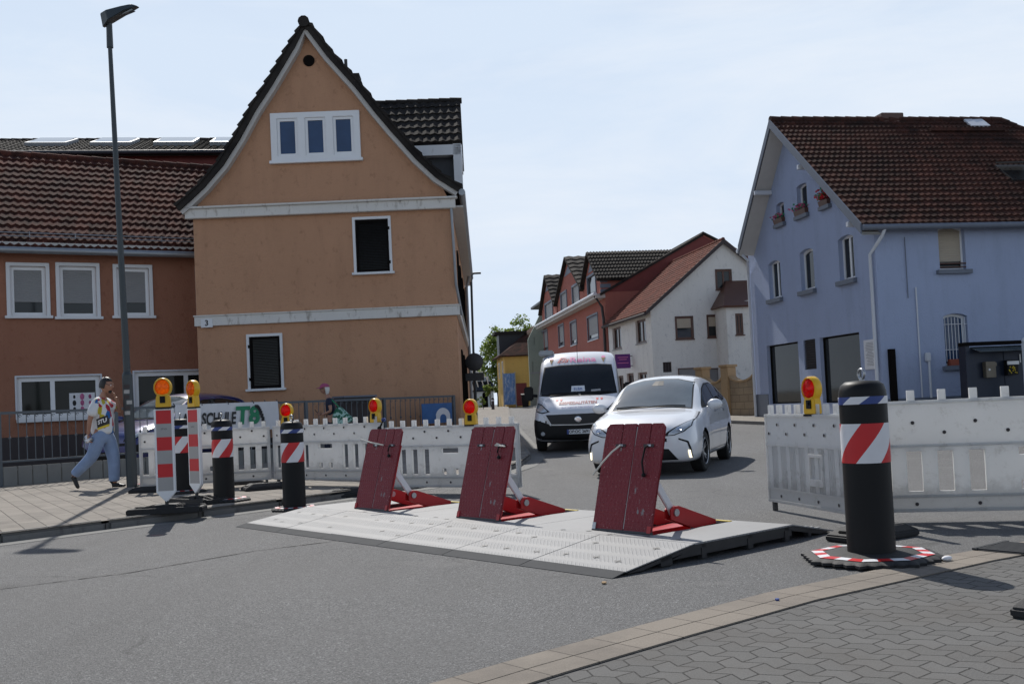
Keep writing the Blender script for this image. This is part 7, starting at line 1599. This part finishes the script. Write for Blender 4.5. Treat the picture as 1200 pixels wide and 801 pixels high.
# black print with white letters on his right side
bm = bmesh.new(); bm.from_mesh(sh.data); sbvh = BVHTree.FromBMesh(bm); bm.free()
def side_patch(pts2, name, m, off, parent, n=8):
    vs = []
    for j in range(n+1):
        for i in range(n+1):
            u, v = i/n, j/n; a = Vector(pts2[0]).lerp(Vector(pts2[1]), u); b = Vector(pts2[3]).lerp(Vector(pts2[2]), u); p = a.lerp(b, v)
            loc, nr, q, d = sbvh.ray_cast(Vector((p.x, -2, p.y)), Vector((0, 1, 0)))
            if loc is None: loc, nr, q, d = sbvh.find_nearest(Vector((p.x, -.15, p.y)))
            vs.append(loc+Vector((0, -off, 0)))
    mb = MB(); mb.add(vs, [(j*(n+1)+i, j*(n+1)+i+1, (j+1)*(n+1)+i+1, (j+1)*(n+1)+i) for j in range(n) for i in range(n)]); return mb.build(name, m, parent, smooth=True)
side_patch([(-.02, .99), (.155, 1.05), (.15, 1.2), (-.03, 1.13)], 'black_print', M_['ink'], .006, sh); side_patch([(-.015, .955), (.15, 1.01), (.155, 1.05), (-.02, .99)], 'yellow_print', M_['yellowp'], .006, sh)
v, f = text_mesh('STU', .1, .004); xs = [p.x for p in v]; ww = max(xs)-min(xs); out_ = []
for p in v:
    x = .062+p.x/ww*.13; z = 1.095+p.y*.9+.33*(x-.062); loc, nr, q, d = sbvh.ray_cast(Vector((x, -2, z)), Vector((0, 1, 0))); out_.append((loc if loc else Vector((x, -.13, z)))+Vector((0, -.014, 0)))
mb = MB(); mb.add(out_, f); mb.build('print_letters', M_['whiteink'], sh, fix=False)
# jeans and shoes
K = {'pel': (V3(0, 0, .93), (.18, .15)), 'w': (V3(0, 0, 1.01), (.17, .14)), 'rt': (V3(-.03, -.10, .82), .128), 'rk': (V3(-.14, -.11, .53), .102), 'ra': (V3(-.43, -.11, .27), .082), 'rb': (V3(-.46, -.11, .235), .080), 'lt': (V3(.03, .10, .82), .128), 'lk': (V3(.12, .10, .50), .106), 'la': (V3(.115, .10, .14), .090), 'lb': (V3(.115, .10, .09), .090)}
body_object([skin(K, [('w', 'pel'), ('pel', 'rt'), ('rt', 'rk'), ('rk', 'ra'), ('ra', 'rb'), ('pel', 'lt'), ('lt', 'lk'), ('lk', 'la'), ('la', 'lb')], 'j', None, None)], M_['jeans'], bdy, 'jeans')
def shoe(p, ang, parent, s=1.0):
    F = T(p) @ RY(ang) @ Matrix.Scale(s, 4); v, f = skin({'h': (V3(-.07, 0, .045), (.042, .045)), 'm': (V3(.03, 0, .042), (.042, .040)), 'b': (V3(.12, 0, .030), (.050, .030)), 't': (V3(.19, 0, .025), (.040, .024)), 'a': (V3(-.05, 0, .10), (.045, .045))}, [('h', 'm'), ('m', 'b'), ('b', 't'), ('h', 'a')], 'sh', None, None)
    mb = MB(F); mb.add([(q.x, q.y, max(q.z, .006)) for q in v], f); mb.build('shoe', M_['shoe'], parent, smooth=70)
shoe((.12, .10, 0), 0, bdy); shoe((-.50, -.11, .17), R(62), bdy)
# can in his lower hand, snack in the other: held things
CN = thing('drink_can', 'small silver can held in the hand of the walking man', 'can', MAN.matrix_world @ T((-.125, -.232, .80)) @ RY(R(60))); mb = MB(); mb.lathe([(.026, -.06), (.031, -.055), (.031, .045), (.025, .06), (.0, .058)], 20); mb.build('can_body', M_['rim'], CN, smooth=40); mb = MB(); mb.lathe([(.0315, -.035), (.0315, .02)], 20); mb.build('can_label', M_['paper'], CN)
# --- the woman behind the barrier, facing left
g = P(391, 540, 22.3); WO = thing('person', 'woman with pink cap, white hair and navy top behind the barrier, holding a phone', 'person', T((g.x, 22.3, zg(22.3)+.104)) @ RZ(R(180)) @ Matrix.Scale(.955, 4))
J = {'pel': (V3(0, 0, .95), (.155, .12)), 'waist': (V3(.01, 0, 1.10), (.125, .10)), 'chest': (V3(.04, 0, 1.30), (.15, .115)), 'neck0': (V3(.07, 0, 1.44), (.065, .06)), 'neck1': (V3(.10, 0, 1.52), (.045, .048)), 'hd': (V3(.12, 0, 1.56), (.04, .045)),
     'rs': (V3(.02, .155, 1.38), .05), 're': (V3(-.02, .21, 1.12), .040), 'rw': (V3(.20, .12, 1.05), .026), 'rh': (V3(.215, .115, 1.052), .024),
     'ls': (V3(.02, -.155, 1.38), .05), 'le': (V3(-.0, -.21, 1.12), .040), 'lw': (V3(.22, -.10, 1.07), .026), 'lh': (V3(.235, -.09, 1.075), .024),
     'rt': (V3(.0, .09, .88), .09), 'rk': (V3(.10, .09, .50), .058), 'ra': (V3(.12, .09, .10), .04), 'rf': (V3(.13, .09, .06), .034), 'lt': (V3(.0, -.09, .88), .09), 'lk': (V3(-.05, -.09, .50), .058), 'la': (V3(-.22, -.09, .14), .04), 'lf': (V3(-.21, -.09, .07), .034)}
hc = V3(.145, 0, 1.635); hb = head(hc, (1, 0, -.05), .95)
bdy = body_object([skin(J, E_, 'b', None, None), (hb.v, hb.f), hand((.215, .115, 1.052), (1, -.2, .1), (0, -.6, .6), .92, .6), hand((.235, -.09, 1.075), (1, .2, .2), (0, .5, .6), .92, .6)], M_['skin2'], WO); features(hc, (1, 0, -.05), .95, bdy)
K = {'pel': (V3(0, 0, .90), (.165, .135)), 'waist': (V3(.01, 0, 1.08), (.145, .12)), 'chest': (V3(.04, 0, 1.30), (.165, .13)), 'top': (V3(.055, 0, 1.42), (.08, .075)), 'rs': (V3(.02, .16, 1.375), .068), 're': (V3(.0, .19, 1.24), .062), 'ls': (V3(.02, -.16, 1.375), .068), 'le': (V3(.01, -.19, 1.24), .062)}
body_object([skin(K, [('pel', 'waist'), ('waist', 'chest'), ('chest', 'top'), ('chest', 'rs'), ('rs', 're'), ('chest', 'ls'), ('ls', 'le')], 's', None, None)], M_['navy'], bdy, 'top')
K = {'w': (V3(0, 0, .95), (.15, .12)), 'pel': (V3(0, 0, .90), (.155, .125)), 'rt': (V3(.0, .09, .80), .105), 'rk': (V3(.10, .09, .50), .08), 'ra': (V3(.12, .09, .16), .065), 'lt': (V3(.0, -.09, .80), .105), 'lk': (V3(-.05, -.09, .50), .08), 'la': (V3(-.19, -.09, .2), .065)}
body_object([skin(K, [('w', 'pel'), ('pel', 'rt'), ('rt', 'rk'), ('rk', 'ra'), ('pel', 'lt'), ('lt', 'lk'), ('lk', 'la')], 'j', None, None)], M_['navy'], bdy, 'trousers')
shoe((.12, .09, 0), 0, bdy, .92); shoe((-.24, -.09, .07), R(35), bdy, .92)
mb = MB(T(hc)); vs = []
for j in range(nv+1):
    th = math.pi*.78*j/nv
    for i in range(nu):
        a = 2*math.pi*i/nu; x, y, z = math.sin(th)*math.cos(a), math.sin(th)*math.sin(a), math.cos(th); r = Vector((x*.105-.014, y*.088, z*.125))
        if x > -.2 and z < .6: r = Vector((x*.05, y*.06, max(r.z, .05)))
        if x < .1 and z < -.2: r.z *= 1.35
        r *= 1+.06*noise.noise(Vector((x*7, y*7, z*5))); vs.append(r)
mb.add(vs, [(j*nu+i, j*nu+(i+1) % nu, (j+1)*nu+(i+1) % nu, (j+1)*nu+i) for j in range(nv) for i in range(nu)]); mb.build('hair', M_['hairw'], bdy, smooth=True)
mb = MB(T(hc)); vs = []
for j in range(9):
    th = math.pi*.5*j/8
    for i in range(24): a = 2*math.pi*i/24; vs.append((math.sin(th)*math.cos(a)*.113-.008, math.sin(th)*math.sin(a)*.094, .04+math.cos(th)*.092))
mb.add(vs, [(j*24+i, j*24+(i+1) % 24, (j+1)*24+(i+1) % 24, (j+1)*24+i) for j in range(8) for i in range(24)])
cp = mb.build('cap', M_['capc'], bdy, smooth=True); mb = MB(T(hc)); n = 12; vs = []
for k in range(2):
    for i in range(n+1): a = -math.pi/2+math.pi*i/n; vs += [(.04+math.cos(a)*.055, math.sin(a)*.082, .044-.008*k), (.04+math.cos(a)*.145, math.sin(a)*.078, .026-.008*k)]
m2 = 2*(n+1); mb.add(vs, [(2*i, 2*i+2, 2*i+3, 2*i+1) for i in range(n)]+[(m2+2*i, m2+2*i+2, m2+2*i+3, m2+2*i+1) for i in range(n)]+[(2*i+1, 2*i+3, m2+2*i+3, m2+2*i+1) for i in range(n)]); mb.build('peak', M_['capc'], cp, smooth=True)
mb = MB(T(hc)); mb.tube([(.0, .075, .012), (.07, .06, .012), (.093, .03, .010), (.097, 0, .012), (.093, -.03, .010), (.07, -.06, .012), (.0, -.075, .012)], .010, 6); mb.build('sunglasses', M_['ink'], bdy)
PH = thing('phone', 'black phone held by the woman in the pink cap', 'phone', WO.matrix_world @ T((.335, .03, 1.115)) @ RY(R(-60))); mb = MB(); mb.box(-.075, .075, -.037, .037, -.005, .005); mb.build('phone_case', M_['ink'], PH, bevel=.003); mb = MB(); mb.box(-.07, .07, -.033, .033, .0052, .006); mb.build('screen', M_['glass'], PH)
BG = thing('shoulder_bag', 'green and pale patterned shoulder bag hanging behind the woman in the pink cap', 'bag', WO.matrix_world @ T((-.18, .14, 1.02)))
def bagmat():
    m, t, p = nm('patterned_bag_cloth'); v = objc(t); c = mixc(t, ramp(t, noisef(t, v, 13, 3), [(.48, 0), (.52, 1)]), (.02, .12, .07), (.35, .55, .5)); L(t, c, p.inputs['Base Color']); p.inputs['Roughness'].default_value = .85; return m
mb = MB(); mb.plate([(-.36, -.12), (-.1, -.22), (.16, -.2), (.12, .05), (.02, .2), (-.06, .2)], [], -.06, .06); mb.build('bag_body', bagmat(), BG, bevel=.025)
mb = MB(); mb.tube([(-.02, -.02, .18), (.12, .02, .34), (.2, -.05, .41), (.27, -.16, .3), (.2, -.2, .05), (.1, -.1, -.1)], .014, 6); mb.build('strap', M_['greenink'], BG, smooth=60)
# small litter on the paving and a drain grate beside the road
for (px, py, lab, m, sz) in ((911, 706, 'tiny blue bottle cap on the pale paving border', 'blue2', .012), (708, 684, 'small brown leaf scrap on the asphalt below the platform corner', 'sand', .016)):
    g = G(px, py, .0); mb = MB(); mb.lathe([(0, .004), (sz, .003), (sz*1.05, -.004), (sz, -.006)], 10, T((g.x, g.y, .022 if m == 'blue2' else .012)) @ RX(R(8))); o = mb.build('litter', M_[m]); tag(o, lab, 'litter')
g = G(1110, 659, 0); mb = MB(T((g.x, g.y, .03)) @ RZ(.5)); mb.ball((0, 0, 0), (.045, .025, .018), 14, 8); tag(mb.build('stone', M_['paper'], smooth=True), 'small white stone beside the base of the large right bollard', 'stone')
g = G(1192, 645, 0); t = thing('drain_grate', 'dark slotted drain grate at the road edge on the right', 'drain', frame(g.xy, (.8, .6), .016)); mb = MB()
for i in range(9): mb.box(-.2+i*.048, -.172+i*.048, -.18, .18, 0, .012)
mb.box(-.22, .24, -.21, -.18, 0, .014); mb.box(-.22, .24, .18, .21, 0, .014); mb.build('bars', M_['lip'], t); mb = MB(); mb.box(-.22, .24, -.2, .2, -.003, .002); mb.build('shaft', M_['ink'], t)
